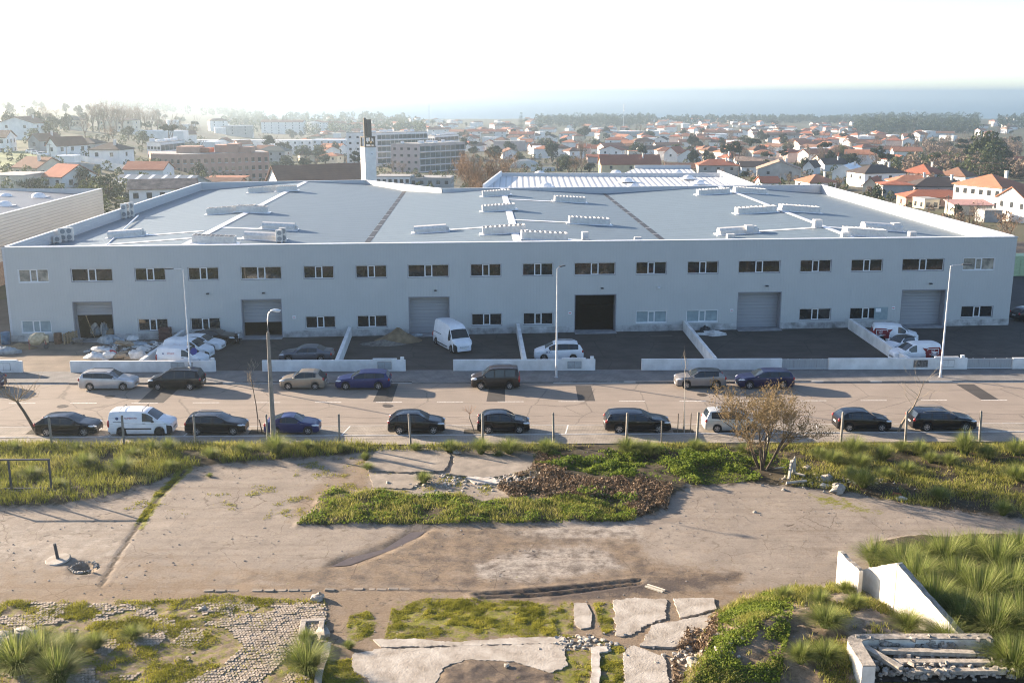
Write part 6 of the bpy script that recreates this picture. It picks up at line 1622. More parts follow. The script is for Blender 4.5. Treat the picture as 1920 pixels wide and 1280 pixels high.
keep = (clean + .75 * (fbm(cx * 1.1, cyy * 1.1, 81, 4) - .5) > .55) & (ppx > -10) & (ppx < 612) & (ppy < 1300)
cxs, cys = cx[keep], cyy[keep]
n = len(cxs); gg = np.random.default_rng(3)
bv_ = np.array([(-1, -1, -1), (1, -1, -1), (1, 1, -1), (-1, 1, -1), (-.86, -.88, 1), (.86, -.88, 1), (.86, .88, 1), (-.86, .88, 1)]) * np.array([sx * .46, sy * .46, .05])
zc = gz(cxs, cys) - .012 + gg.uniform(-.012, .012, n)
V = bv_[None] + np.stack([cxs, cys, zc], -1)[:, None] + gg.normal(0, .006, (n, 8, 3))
fc = np.array([(4, 5, 6, 7), (0, 1, 5, 4), (1, 2, 6, 5), (2, 3, 7, 6), (3, 0, 4, 7)])
Fq = (fc[None] + (np.arange(n) * 8)[:, None, None]).reshape(-1, 4)
M_SETT = M('worn_setts', (.33, .28, .225), .92, var=.15, scale=2.5, bump=.3, var2=(.23, .19, .14))
setts = put('setts', np_mesh('setts', V.reshape(-1, 3), Fq.ravel(), np.full(len(Fq), 4), M_SETT), lot); setts['kind'] = 'stuff'

# ---- grass, leaves, tussocks
M_GRASS = tint_mat('meadow_grass', (.11, .13, .02), (.42, .37, .13), (.24, .245, .045), trans=.4)
M_GREEN = tint_mat('green_leaves', (.05, .09, .012), (.24, .27, .045), (.135, .185, .024), trans=.4)
M_DEAD = tint_mat('dead_brush', (.085, .055, .032), (.34, .25, .165), (.18, .12, .072), trans=.15)
M_MOSSG = tint_mat('moss_grass', (.15, .155, .014), (.40, .36, .055), (.27, .26, .03), trans=.35)
M_TUSS = tint_mat('tussock_blades', (.06, .095, .016), (.38, .36, .15), (.17, .21, .045), trans=.4)
def blades(name, P, hgt, wid, lean, mat, seed=0, tint=None):
    g = np.random.default_rng(seed); n = len(P); P = np.asarray(P, float)
    h = hgt if np.ndim(hgt) else g.uniform(.55, 1.3, n) * hgt
    a = g.uniform(0, 2 * math.pi, n); d = np.stack([np.cos(a), np.sin(a)], -1)
    ln = (lean * g.uniform(.2, 1.3, n))[:, None]
    b = g.uniform(0, 2 * math.pi, n); wv_ = np.stack([np.cos(b), np.sin(b), np.zeros(n)], -1) * (wid * g.uniform(.7, 1.3, n))[:, None]
    mid = P.copy(); mid[:, :2] += d * ln * h[:, None] * .35; mid[:, 2] += h * .62
    tip = P.copy(); tip[:, :2] += d * ln * h[:, None]; tip[:, 2] += h * (1 - .25 * np.minimum(ln[:, 0], 1.5) ** 2)
    V = np.stack([P - wv_, P + wv_, mid + wv_ * .7, mid - wv_ * .7, tip], 1)
    o5 = np.arange(n) * 5
    loops = np.concatenate([np.stack([o5, o5 + 1, o5 + 2, o5 + 3, o5 + 3, o5 + 2, o5 + 4], -1).ravel()])
    sizes = np.tile([4, 3], n)
    t = g.uniform(0, 1, n) if tint is None else np.clip(tint + g.normal(0, .16, n), 0, 1)
    return np_mesh(name, V.reshape(-1, 3), loops, sizes, mat, {'tint': np.repeat(t, 5)})
def sample(polys, n, seed, dens=None):
    """points on the waste ground inside pixel outlines, evenly spread over the ground"""
    g = np.random.default_rng(seed); out_ = []; tot = 0
    W_ = [[tuple(G(*p)[:2]) for p in pl] for pl in polys]
    x0 = min(p[0] for w in W_ for p in w); x1 = max(p[0] for w in W_ for p in w); y0 = min(p[1] for w in W_ for p in w); y1 = max(p[1] for w in W_ for p in w)
    x0, x1, y0, y1 = max(x0, -48), min(x1, 48), max(y0, 37), min(y1, 71)
    for _ in range(60):
        x = g.uniform(x0, x1, n); y = g.uniform(y0, y1, n); k = np.zeros(n, bool)
        for w in W_: k |= in_poly(x, y, w)
        if dens is not None: k &= g.uniform(0, 1, n) < dens(x, y)
        x, y = x[k], y[k]; out_.append(np.stack([x, y, gz(x, y) - .02], -1)); tot += len(x)
        if tot >= n: break
    return np.concatenate(out_)[:n]
cl = lambda sc, lo, hi, sd: (lambda x, y: sstep(lo, hi, fbm(x * sc, y * sc, sd, 4)))
P = sample([POLY['bankL']], 30000, 1, cl(.7, .25, .55, 91)); hh = .25 + .55 * fbm(P[:, 0] * .5, P[:, 1] * .5, 92); tn = fbm(P[:, 0] * .6, P[:, 1] * .6, 93)
tag(put('grass', blades('grass', P, hh * nrg.uniform(.6, 1.3, len(P)), .016, .9, M_GRASS, 1, np.clip((tn - .25) * 1.6, 0, 1))), 'tall yellow green grass on the bank behind the gate frame', 'grass', kind='stuff')
P = sample([POLY['greenB']], 16000, 2, cl(.8, .2, .5, 95)); P[:, 2] += nrg.uniform(0, .28, len(P)) * sstep(.3, .7, fbm(P[:, 0] * .9, P[:, 1] * .9, 96))
tag(put('undergrowth', leaf_mesh('undergrowth', P, .075, M_GREEN, 3, np.clip(nrg.normal(.5, .2, len(P)) + (fbm(P[:, 0], P[:, 1], 97) - .5), 0, 1))), 'low leafy weeds on the island between the two asphalt areas', 'weeds', kind='stuff')
P = sample([POLY['greenB']], 10000, 4, cl(.6, .35, .6, 98))
tag(put('island_grass', blades('island_grass', P, .26, .014, .8, M_GRASS, 5)), 'short grass among the weeds of the island', 'grass', kind='stuff')
leafR = [[(1000, 845), (1120, 850), (1200, 845), (1300, 850), (1440, 850), (1480, 880), (1440, 905), (1400, 905), (1290, 912), (1200, 905), (1120, 895), (1040, 880), (1000, 870)], [(1100, 905), (1190, 930), (1200, 962), (1120, 950), (1080, 930)]]
P = sample(leafR, 26000, 6, cl(.55, .3, .52, 101)); P[:, 2] += nrg.uniform(0, .6, len(P)) * sstep(.4, .75, fbm(P[:, 0] * .7, P[:, 1] * .7, 102))
tag(put('leafy_weeds', leaf_mesh('leafy_weeds', P, .085, M_GREEN, 7, np.clip(nrg.normal(.55, .2, len(P)) + (fbm(P[:, 0], P[:, 1], 103) - .5), 0, 1))), 'thick bright green weeds on the bank left of the bare bush', 'weeds', kind='stuff')
P = sample([POLY['brown'], [(1010, 850), (1080, 870), (1050, 895), (990, 890)], [(1220, 925), (1262, 918), (1250, 962), (1205, 968)], [(1290, 1180), (1345, 1150), (1345, 1200), (1300, 1290), (1262, 1290), (1262, 1230)]], 15000, 8, cl(.8, .3, .55, 125))
P[:, 2] += nrg.uniform(0, .25, len(P))
tag(put('dead_brush', leaf_mesh('dead_brush', P, .085, M_DEAD, 9)), 'brown dead brush and leaf litter on the bank', 'brush', kind='stuff')
P = sample([[(1440, 832), (1960, 830), (1960, 980), (1800, 962), (1690, 945), (1600, 925), (1480, 914)]], 17000, 10, cl(.5, .35, .6, 105))
tag(put('bank_grass', blades('bank_grass', P, .32, .016, .9, M_GRASS, 11)), 'patchy grass on the right bank', 'grass', kind='stuff')
P = sample([[(1440, 832), (1960, 830), (1960, 980), (1800, 962), (1690, 945), (1600, 925), (1480, 914)]], 9000, 12, cl(.6, .4, .65, 106))
tag(put('bank_litter', leaf_mesh('bank_litter', P, .075, M_DEAD, 13)), 'brown litter between the grass of the right bank', 'litter', kind='stuff')
P = sample([POLY['mound'], [(1560, 1095), (1700, 1095), (1730, 1130), (1560, 1130)]], 15000, 14, cl(.75, .44, .62, 107))
tag(put('mound_grass', blades('mound_grass', P, .30, .015, .9, M_GRASS, 15)), 'grass growing over the mound', 'grass', kind='stuff')
P = sample([[(1300, 1290), (1345, 1170), (1430, 1115), (1490, 1130), (1480, 1220), (1460, 1290)]], 17000, 16, cl(.8, .38, .55, 108)); P[:, 2] += nrg.uniform(0, .2, len(P))
tag(put('mound_weeds', leaf_mesh('mound_weeds', P, .06, M_GREEN, 17, np.clip(nrg.normal(.65, .18, len(P)), 0, 1))), 'small leafed green weeds on the flank of the mound', 'weeds', kind='stuff')
CLEAN = [tuple(G(*p)[:2]) for p in [(350, 1170), (470, 1140), (605, 1130), (600, 1180), (530, 1250), (480, 1300), (370, 1300), (440, 1210)]]
P = sample([POLY['mossL']], 42000, 18, lambda x, y: sstep(.40, .60, fbm(x * .8, y * .8, 109, 5)) * (1 - .9 * in_poly(x, y, CLEAN)) * (1 - .55 * sstep(.50, .60, fbm(x * .55, y * .55, 83, 3))))
tag(put('moss_grass', blades('moss_grass', P, .11 + .16 * np.clip(fbm(P[:, 0] * 1.4, P[:, 1] * 1.4, 120) - .45, 0, 1) * 2, .016, 1.2, M_MOSSG, 19, np.clip(fbm(P[:, 0] * 1.1, P[:, 1] * 1.1, 121) * 1.6 - .35, 0, 1))), 'yellow green moss and short grass over the old cobbles', 'moss', kind='stuff')
P = sample([POLY['mossM%d' % i] for i in range(1, 8)] + [[(340, 885), (352, 880), (300, 930), (275, 975), (255, 978), (290, 925)]], 36000, 20, cl(1.3, .40, .56, 119))
tag(put('moss', blades('moss', P, .05 + .14 * np.clip(fbm(P[:, 0] * 1.8, P[:, 1] * 1.8, 131) - .42, 0, 1) * 2, .014, 1.3, M_MOSSG, 21, np.clip(fbm(P[:, 0] * 1.3, P[:, 1] * 1.3, 132) * 1.8 - .45, 0, 1))), 'bright moss cushions between the concrete slabs', 'moss', kind='stuff')
P = sample([[(560, 870), (690, 850), (690, 925), (600, 930), (560, 985), (520, 960)], [(180, 950), (560, 900), (560, 985), (300, 960)], [(690, 880), (1000, 880), (1000, 930), (690, 930)], [(0, 1130), (330, 1128), (330, 1140), (0, 1150)]], 5200, 22, cl(1.2, .55, .75, 111))
tag(put('sparse_weeds', blades('sparse_weeds', P, .10, .018, 1.2, M_MOSSG, 23)), 'sparse weeds in the cracks of the old asphalt', 'weeds', kind='stuff')
P = sample([[(-400, 820), (2400, 820), (2400, 845), (-400, 850)]], 17000, 24, cl(.45, .3, .6, 113))
tag(put('verge_grass', blades('verge_grass', P, .34, .016, .9, M_GRASS, 25)), 'rough grass along the foot of the wire fence', 'grass', kind='stuff')
gg = np.random.default_rng(14); n = 1500
xs = gg.uniform(-30, 30, n); ys_ = gg.uniform(39, 70, n); k = fbm(xs * .3, ys_ * .3, 115) > .52; xs, ys_ = xs[k], ys_[k]
tag(put('pebbles', scatter_mesh('pebbles', np.stack([xs, ys_, gz(xs, ys_) + .01], -1), .07, M_GREYM, 16)), 'small stones strewn over the waste ground', 'pebbles', kind='stuff')
xs = np.concatenate([G(p[0], p[1]).x + gg.normal(0, s, c) for p, s, c in [((860, 905), 1.4, 160), ((950, 900), 1.6, 120), ((1300, 1240), .9, 140), ((1090, 1205), .9, 90), ((1560, 905), 1.8, 120)]])
ys_ = np.concatenate([G(p[0], p[1]).y + gg.normal(0, s, c) for p, s, c in [((860, 905), .7, 160), ((950, 900), .7, 120), ((1300, 1240), 1.2, 140), ((1090, 1205), .4, 90), ((1560, 905), .7, 120)]])
tag(put('rubble_stones', scatter_mesh('rubble_stones', np.stack([xs, ys_, gz(xs, ys_) + .03], -1), .16, M_STONE, 18)), 'loose broken stones on the rubble strips', 'rubble', kind='stuff')

# tussocks: each a plant of its own
def tussock_mesh(seed, n=700, h=1.0, sp=.85):
    g = np.random.default_rng(seed); a = g.uniform(0, 6.283, n); r0 = .14 * np.sqrt(g.uniform(0, 1, n))
    out_ = g.beta(1.9, 1.2, n); L_ = h * g.uniform(.6, 1.12, n)
    d = np.stack([np.cos(a), np.sin(a)], -1); V = []; w = .0062
    k = 4; pts = []
    for i in range(k + 1):
        t = i / k; rr = r0 + out_ * sp * L_ * t ** 1.6; z = L_ * (t * (1.05 - .15 * out_) - .52 * out_ * t ** 2.6)
        pts.append(np.stack([d[:, 0] * rr, d[:, 1] * rr, z], -1))
    pr = np.stack([-d[:, 1], d[:, 0], np.zeros(n)], -1)
    for i in range(k):
        ww = w * (1 - .75 * (i / k)); V += [pts[i] - pr * ww, pts[i] + pr * ww]
    V.append(pts[k]); V = np.stack(V, 1)                          # n x 9 x 3
    o9 = np.arange(n) * 9; fl = []; 
    quads = [(0, 1, 3, 2), (2, 3, 5, 4), (4, 5, 7, 6)]
    loops = np.concatenate([np.stack([o9 + q for q in quads[0]] + [o9 + q for q in quads[1]] + [o9 + q for q in quads[2]] + [o9 + 6, o9 + 7, o9 + 8], -1).ravel()])
    t = np.clip(g.normal(.45, .2, n), 0, 1); tt = np.repeat(t[:, None], 9, 1) + np.array([-.25, -.25, -.1, -.1, 0, 0, .12, .12, .25])
    return np_mesh('tussock', V.reshape(-1, 3), loops, np.tile([4, 4, 4, 3], n), M_TUSS, {'tint': np.clip(tt, 0, 1).ravel()})
TM = [tussock_mesh(s, 1500, 1.0, sp_) for s, sp_ in ((1, .95), (2, 1.1), (3, .85), (4, 1.2))]
ORD = ['first', 'second', 'third', 'fourth', 'fifth', 'sixth', 'seventh', 'eighth', 'ninth', 'tenth', 'eleventh', 'twelfth', 'thirteenth', 'fourteenth', 'fifteenth', 'sixteenth', 'seventeenth', 'eighteenth', 'nineteenth', 'twentieth', 'twenty-first', 'twenty-second']
def tussocks(items, where, grp, big=1.15):
    items = sorted(items)
    for i, (px, py, s) in enumerate(items):
        s = s * big
        g = gpt(px, py)
        o = put('grass_tussock', TM[rnd.randrange(4)], None, (g.x, g.y, g.z - .05), rnd.uniform(0, 6.28), (s * rnd.uniform(.9, 1.1), s, s * rnd.uniform(.85, 1.15)))
        tag(o, '%s grass tussock from the left %s' % (ORD[i], where), 'grass tussock', grp)
tussocks([(30, 850, .7), (145, 852, .8), (285, 850, .9), (318, 852, 1.0), (518, 856, 1.35), (577, 850, .8), (640, 849, .7), (845, 848, .95), (902, 850, 1.25), (955, 850, 1.2), (1025, 852, 1.2), (1178, 853, 1.25), (1215, 856, 1.1), (1305, 850, 1.1), (1395, 850, .8)], 'along the wire fence', 'grass tussocks along the wire fence')
tussocks([(60, 900, .9), (160, 880, 1.0), (230, 890, 1.1), (110, 920, .8), (320, 885, .8), (250, 862, .9), (395, 862, .8), (455, 855, .8)], 'on the grassy bank beside the gate frame', 'grass tussocks beside the gate frame')
tussocks([(1535, 862, 1.0), (1560, 872, 1.1), (1600, 858, 1.3), (1612, 880, 1.0), (1655, 866, 1.2), (1690, 850, 1.0), (1722, 856, 1.2), (1745, 870, .9), (1808, 855, 1.5), (1850, 862, 1.1), (1905, 858, 1.4), (1618, 918, 1.3), (1595, 905, 1.0), (1700, 890, .8), (1780, 878, .9), (1880, 968, .9), (1905, 905, 1.1), (1760, 940, .9), (1660, 900, .7)], 'on the right bank', 'grass tussocks on the right bank')
tussocks([(1640, 1062, 1.2), (1690, 1085, 1.2), (1715, 1120, 1.3), (1748, 1165, 1.3), (1770, 1075, 1.4), (1790, 1120, 1.4), (1822, 1062, 1.3), (1835, 1150, 1.5), (1865, 1090, 1.5), (1905, 1066, 1.4), (1890, 1140, 1.6), (1800, 1190, 1.3), (1860, 1215, 1.7), (1915, 1210, 1.5), (1775, 1225, .9), (1900, 1275, 1.4), (1730, 1070, 1.0)], 'in the tall clump behind the ruined walls', 'grass tussocks behind the ruined walls', 1.55)
tussocks([(1535, 1165, .9), (1545, 1215, 1.2), (1585, 1128, .7), (1660, 1135, .7), (1700, 1200, 1.0), (1500, 1262, .9), (1545, 1260, 1.0), (1600, 1175, .7), (1470, 1140, .6)], 'on the mound', 'grass tussocks on the mound')
tussocks([(35, 1262, 1.7), (80, 1250, 1.5), (130, 1225, .9), (180, 1215, .8), (250, 1198, .7), (575, 1262, 1.2), (575, 1205, .6), (655, 1215, .4), (110, 1285, 1.5)], 'among the mossy cobbles', 'grass tussocks among the cobbles', 1.3)
tussocks([(795, 905, .8), (690, 880, .6), (685, 862, .6), (393, 893, .35), (780, 846, .7), (935, 856, .5)], 'on the bare plates of the bank', 'grass tussocks on the bare plates')
# ------------------------------------------------------------ neighbours and town
def unproj(px, py, Y):
    d = ray(px, py); k = Y / d.y; return Vector((d.x * k, Y, CAM_H + d.z * k))
def zrow(px, py, Y): return unproj(px, py, Y).z

M_BEIGE = ribbed('beige_cladding', (.46, .43, .38), .42, 'Z', .04, .5, 0, .05, .3, .72)
M_GREYROOF = ribbed('grey_roof_sheet', (.15, .155, .16), .4, 'Y', .03, .5, 0, .06, .25, .8)
M_WROOF = ribbed('white_roof_sheet', (.66, .65, .62), 1.05, 'X', .08, .5, 0, .04, .4, .66)
# left neighbour
nb = thing('neighbour_warehouse', 'beige corrugated warehouse cut by the left edge, beside the grey one', 'warehouse', (0, 0, 0))
xr = lambda y: -64.6 - .033 * (y - 134.6)
yA, yB, zT = 113.0, 172.5, 9.0
def slabpts(ya, yb, xo, xi, z0, z1): return [(xr(ya) + xo, ya, z0), (xr(yb) + xo, yb, z0), (xr(yb) + xi, yb, z0), (xr(ya) + xi, ya, z0), (xr(ya) + xo, ya, z1), (xr(yb) + xo, yb, z1), (xr(yb) + xi, yb, z1), (xr(ya) + xi, ya, z1)]
BX = [(0, 3, 2, 1), (4, 5, 6, 7), (0, 1, 5, 4), (1, 2, 6, 5), (2, 3, 7, 6), (3, 0, 4, 7)]
flipBX = [tuple(reversed(f)) for f in BX]
MB().add(slabpts(yA, yB, 0, -.25, 3.2, zT), flipBX).build('cladding', M_BEIGE, nb)
MB().add(slabpts(yA, yB, -.03, -.28, -1, 3.197), flipBX).build('plinth', M('brick_plinth', (.30, .20, .14), .9, var=.2), nb)
MB().add(slabpts(yA, yB, .04, -.3, zT + .002, zT + .06), flipBX).build('coping', M_CAP, nb)
MB().add([(xr(yA), yA, -1), (xr(yA) - 60, yA, -1), (xr(yA) - 60, yA, zT), (xr(yA), yA, zT)], [(3, 2, 1, 0)]).build('front_wall', M_BEIGE, nb)
for yy in (118, 126, 134):
    MB().add([(xr(yy) + .02, yy, 3.6), (xr(yy) + .02, yy + 2.6, 3.6), (xr(yy) + .02, yy + 2.6, 4.7), (xr(yy) + .02, yy, 4.7)], [(0, 1, 2, 3)]).build('window', M_GLASS, nb)
MB().add([(xr(yB), yB, -1), (xr(yB) - 60, yB, -1), (xr(yB) - 60, yB, zT), (xr(yB), yB, zT)], [(0, 1, 2, 3)]).build('back_wall', M_BEIGE, nb)
MB().add([(xr(yB) - .3, yB - .15, zT - .8), (xr(yB) - 60, yB - .15, zT - .8), (xr(yB) - 60, yB - .15, zT + .03), (xr(yB) - .3, yB - .15, zT + .03)], [(0, 1, 2, 3)]).build('rear_parapet', M_CLADIN, nb)
MB().add([(xr(yA) - .3, yA, zT - 1.0), (xr(yB) - .3, yB - .2, zT - 1.0), (xr(yB) - 18, yB - .2, zT - .1), (xr(yA) - 18, yA, zT - .1), (xr(yB) - 50, yB - .2, zT - 1.8), (xr(yA) - 50, yA, zT - 1.8)], [(0, 1, 2, 3), (3, 2, 4, 5)]).build('roof', M_GREYROOF, nb)
MB().add([(xr(yA) - 17.6, yA, zT - .06), (xr(yB) - 17.6, yB - .3, zT - .06), (xr(yB) - 18.5, yB - .3, zT - .06), (xr(yA) - 18.5, yA, zT - .06)], [(0, 1, 2, 3)]).build('ridge_cap', M_CAP, nb)
dome = MB().lathe([(1.0, 0), (1.0, .18), (.85, .42), (.5, .6), (0, .66)], 14).mesh('skylight_dome', M_CAP, True, 50)
dome_base = MB().cbox((0, 0, -.04), (2.5, 2.5, .1)).mesh('dome_base', M_CAP)
def dome_at(p, label, s=1.0, grp=None):
    o = thing('skylight_dome', label, 'skylight', p, 0, grp); o.scale = (s, s, s)
    put('dome', dome, o); put('dome_base', dome_base, o)
for i, (px, py, w) in enumerate([(10, 370, 'upper'), (8, 385, 'lower'), (72, 369, 'right')]):
    g = G(px, py, zT - .6); dome_at((g.x, g.y, zT - .62), '%s skylight dome on the beige warehouse roof' % ['topmost', 'lowest', 'farthest right'][i], 1.0, 'skylights on the beige warehouse')

# white-roofed warehouse behind
wb_ = thing('rear_warehouse', 'warehouse with a white ribbed roof right behind the grey one', 'warehouse', (0, 0, 0))
a0, a1, a2, a3 = (G(905, 356, 8.2), G(1415, 356, 8.2), G(1345, 328, 9.1), G(938, 330, 9.1))
MB().add([a0, a1, a2, a3], [(0, 1, 2, 3)]).build('roof', M_WROOF, wb_)
for (p, q, nm) in ((a3, a0, 'side_parapet'), (a1, a2, 'side_parapet')):
    MB().add([(p.x, p.y, -2), (q.x, q.y, -2), (q.x, q.y, q.z + .9), (p.x, p.y, p.z + .9), (p.x + .3, p.y, -2), (q.x + .3, q.y, -2), (q.x + .3, q.y, q.z + .9), (p.x + .3, p.y, p.z + .9)], [(0, 3, 2, 1), (4, 5, 6, 7), (3, 7, 6, 2), (0, 1, 5, 4), (1, 2, 6, 5), (0, 4, 7, 3)]).build(nm, M_CAP, wb_)
MB().box(a3.x, a2.x, a3.y, a3.y + .3, -3, a3.z + .55).build('rear_parapet', M_CLADIN, wb_)
MB().add([(a0.x, a0.y + .4, -2), (a1.x, a1.y + .4, -2), (a1.x, a1.y + .4, a1.z - .02), (a0.x, a0.y + .4, a0.z - .02)], [(0, 1, 2, 3)]).build('front_wall', M_CLADIN, wb_)
for i, (px, py) in enumerate([(1012, 332), (1024, 346), (1155, 331), (1175, 340), (1186, 347), (1270, 331), (1290, 337), (1300, 348), (1310, 343)]):
    g = G(px, py, 8.8); zz = lerp(a0.z, a3.z, (g.y - a0.y) / (a3.y - a0.y)); dome_at((g.x, g.y, zz + .12), '%s skylight dome from the left on the white ribbed roof' % ORD[i], 1.0, 'skylights on the white ribbed roof')
w2 = thing('rear_shed', 'smaller white-roofed shed behind the ribbed white roof', 'shed', (0, 0, 0))
b0, b1, b2, b3 = G(1165, 327, 7.6), G(1308, 327, 7.6), G(1295, 316, 8.2), G(1190, 316, 8.2)
MB().add([b0, b1, b2, b3], [(0, 1, 2, 3)]).build('roof', M_WROOF, w2)
MB().box(b3.x, b2.x, b3.y, b3.y + .3, -4, b3.z + .7).build('rear_wall', M_CLADIN, w2)
MB().add([(b0.x, b0.y, -4), (b1.x, b1.y, -4), (b1.x, b1.y, b1.z), (b0.x, b0.y, b0.z)], [(0, 1, 2, 3)]).build('front_wall', M_CLADIN, w2)

# ---- houses
def tile(name, c):
    return ribbed(name, c, .34, 'X', .05, .85, 0, .16, .4, .62, .2)
RT = dict(red=tile('red_roof_tiles', (.33, .12, .07)), orange=tile('orange_roof_tiles', (.38, .175, .105)), brown=tile('brown_roof_tiles', (.19, .105, .07)), dark=tile('dark_roof_tiles', (.075, .06, .055)), grey=M('grey_slab_roof', (.30, .295, .28), .8, var=.15), old=M('lichened_roof', (.30, .21, .155), .95, var=.3, scale=.7, var2=(.15, .11, .085)), green=M('slate_green_roof', (.07, .085, .08), .7, var=.15), white=M_CAP, pink=M('pink_roof', (.42, .24, .21), .85, var=.15))
WT = dict(white=M('white_house_wall', (.74, .73, .70), .85, var=.07, scale=.5), cream=M('cream_house_wall', (.60, .53, .41), .85, var=.08, scale=.5), grey=M('grey_house_wall', (.37, .365, .35), .9, var=.12, scale=.5), pink=M('pink_house_wall', (.56, .43, .38), .85, var=.08, scale=.5), brown=M('brown_brick_wall', (.44, .27, .20), .9, var=.08, scale=.5), blue=M('blue_white_wall', (.55, .60, .63), .8, var=.06, scale=.5), yellow=M('yellow_house_wall', (.62, .50, .30), .85, var=.08, scale=.5))
M_WIN = M('house_window', (.035, .04, .045), .15, var=.2, scale=.3, spec=.5)
M_CHIM = M('chimney_render', (.62, .59, .54), .9, var=.12)
win_u = MB().box(-.5, .5, -.02, .03, 0, 1).mesh('window', M_WIN)
win_s = MB().box(-.58, .58, -.08, -.021, -.10, -.01).mesh('sill', M_CAP)
def roof_mesh(kind, w, d, rh, ov=.45):
    """roof body over a w x d plan, its eave at z = 0; ridge along x for gable and hip"""
    W2, D2 = w / 2 + ov, d / 2 + ov; t = .22; mb = MB()
    if kind == 'gable':
        V = [(-W2, -D2, -ov * rh / (d / 2)), (W2, -D2, -ov * rh / (d / 2)), (W2, 0, rh), (-W2, 0, rh), (W2, D2, -ov * rh / (d / 2)), (-W2, D2, -ov * rh / (d / 2))]
        V += [(x, y, z + t) for x, y, z in V]
        mb.add(V, [(6, 7, 8, 9), (9, 8, 10, 11), (0, 3, 2, 1), (3, 5, 4, 2), (0, 1, 7, 6), (5, 11, 10, 4), (1, 2, 8, 7), (2, 4, 10, 8), (0, 6, 9, 3), (3, 9, 11, 5)])
    elif kind == 'hip':
        r = max(w / 2 - d / 2, .05)
        V = [(-W2, -D2, 0), (W2, -D2, 0), (W2, D2, 0), (-W2, D2, 0), (-W2, -D2, t), (W2, -D2, t), (W2, D2, t), (-W2, D2, t), (-r, 0, rh), (r, 0, rh)]
        mb.add(V, [(0, 3, 2, 1), (0, 1, 5, 4), (1, 2, 6, 5), (2, 3, 7, 6), (3, 0, 4, 7), (4, 5, 9, 8), (5, 6, 9), (6, 7, 8, 9), (7, 4, 8)])
    elif kind == 'flat':
        mb.box(-w / 2 - .12, w / 2 + .12, -d / 2 - .12, d / 2 + .12, 0, .25).box(-w / 2 + .2, w / 2 - .2, -d / 2 + .2, d / 2 - .2, .252, .3)
    elif kind == 'shed':
        V = [(-W2, -D2, -.05), (W2, -D2, -.05), (W2, D2, rh), (-W2, D2, rh)]; V += [(x, y, z + t) for x, y, z in V]
        mb.add(V, [(0, 3, 2, 1), (4, 5, 6, 7), (0, 1, 5, 4), (1, 2, 6, 5), (2, 3, 7, 6), (3, 0, 4, 7)])
    return mb
def wall_mesh(kind, w, d, h, rh):
    mb = MB(); w2, d2 = w / 2, d / 2
    V = [(-w2, -d2, -3), (w2, -d2, -3), (w2, d2, -3), (-w2, d2, -3), (-w2, -d2, h), (w2, -d2, h), (w2, d2, h), (-w2, d2, h)]
    Fc = [(0, 1, 5, 4), (2, 3, 7, 6)]
    if kind == 'gable':
        V += [(w2, 0, h + rh - .02), (-w2, 0, h + rh - .02)]; Fc += [(1, 2, 6, 8, 5), (3, 0, 4, 9, 7)]
    elif kind == 'shed':
        V[6] = (w2, d2, h + rh); V[7] = (-w2, d2, h + rh); Fc += [(1, 2, 6, 5), (3, 0, 4, 7)]
    else: Fc += [(1, 2, 6, 5), (3, 0, 4, 7)]
    return mb.add(V, Fc)
def house(name, label, cat, c, w, d, h, rz, kind, rh, wall, roof, wins=0, chim=0, group=None, rows=None, gables=True):
    o = thing(name, label, cat, c, rz, group)
    wall_mesh(kind, w, d, h, rh).build('wall', WT[wall], o)
    ro = roof_mesh(kind, w, d, rh).build('roof', RT[roof], o, loc=(0, 0, h + .01))
    for k in range(chim):
        cx = w * (.22 if k == 0 else -.3); cz = rh * .55
        MB().box(-.3, .3, -.35, .35, 0, rh * .55 + 1.0).box(-.4, .4, -.45, .45, rh * .55 + 1.0, rh * .55 + 1.15).build('chimney', M_CHIM, ro, loc=(cx, -d * .18, rh * .35))
    if wins:
        rows = rows or max(1, int(round((h - .4) / 3.0)))
        for r_ in range(rows):
            z = h - 2.05 - 3.0 * r_
            if z < .3: continue
            for (n, L_, face) in ((wins, w, 0), (max(1, int(wins * d / w)), d, 1), (max(1, int(wins * d / w)), d, 2)):
                for k in range(n):
                    u = L_ * ((k + .5) / n - .5)
                    loc, ro_ = {0: ((u, -d / 2 - .02, z), 0), 1: ((-w / 2 - .02, u, z), -math.pi / 2), 2: ((w / 2 + .02, u, z), math.pi / 2)}[face]
                    q = put('window', win_u, o, loc, ro_, (1.15, 1, 1.3))
                    if r_ == 0 or rows < 3: put('sill', win_s, q)
    return o
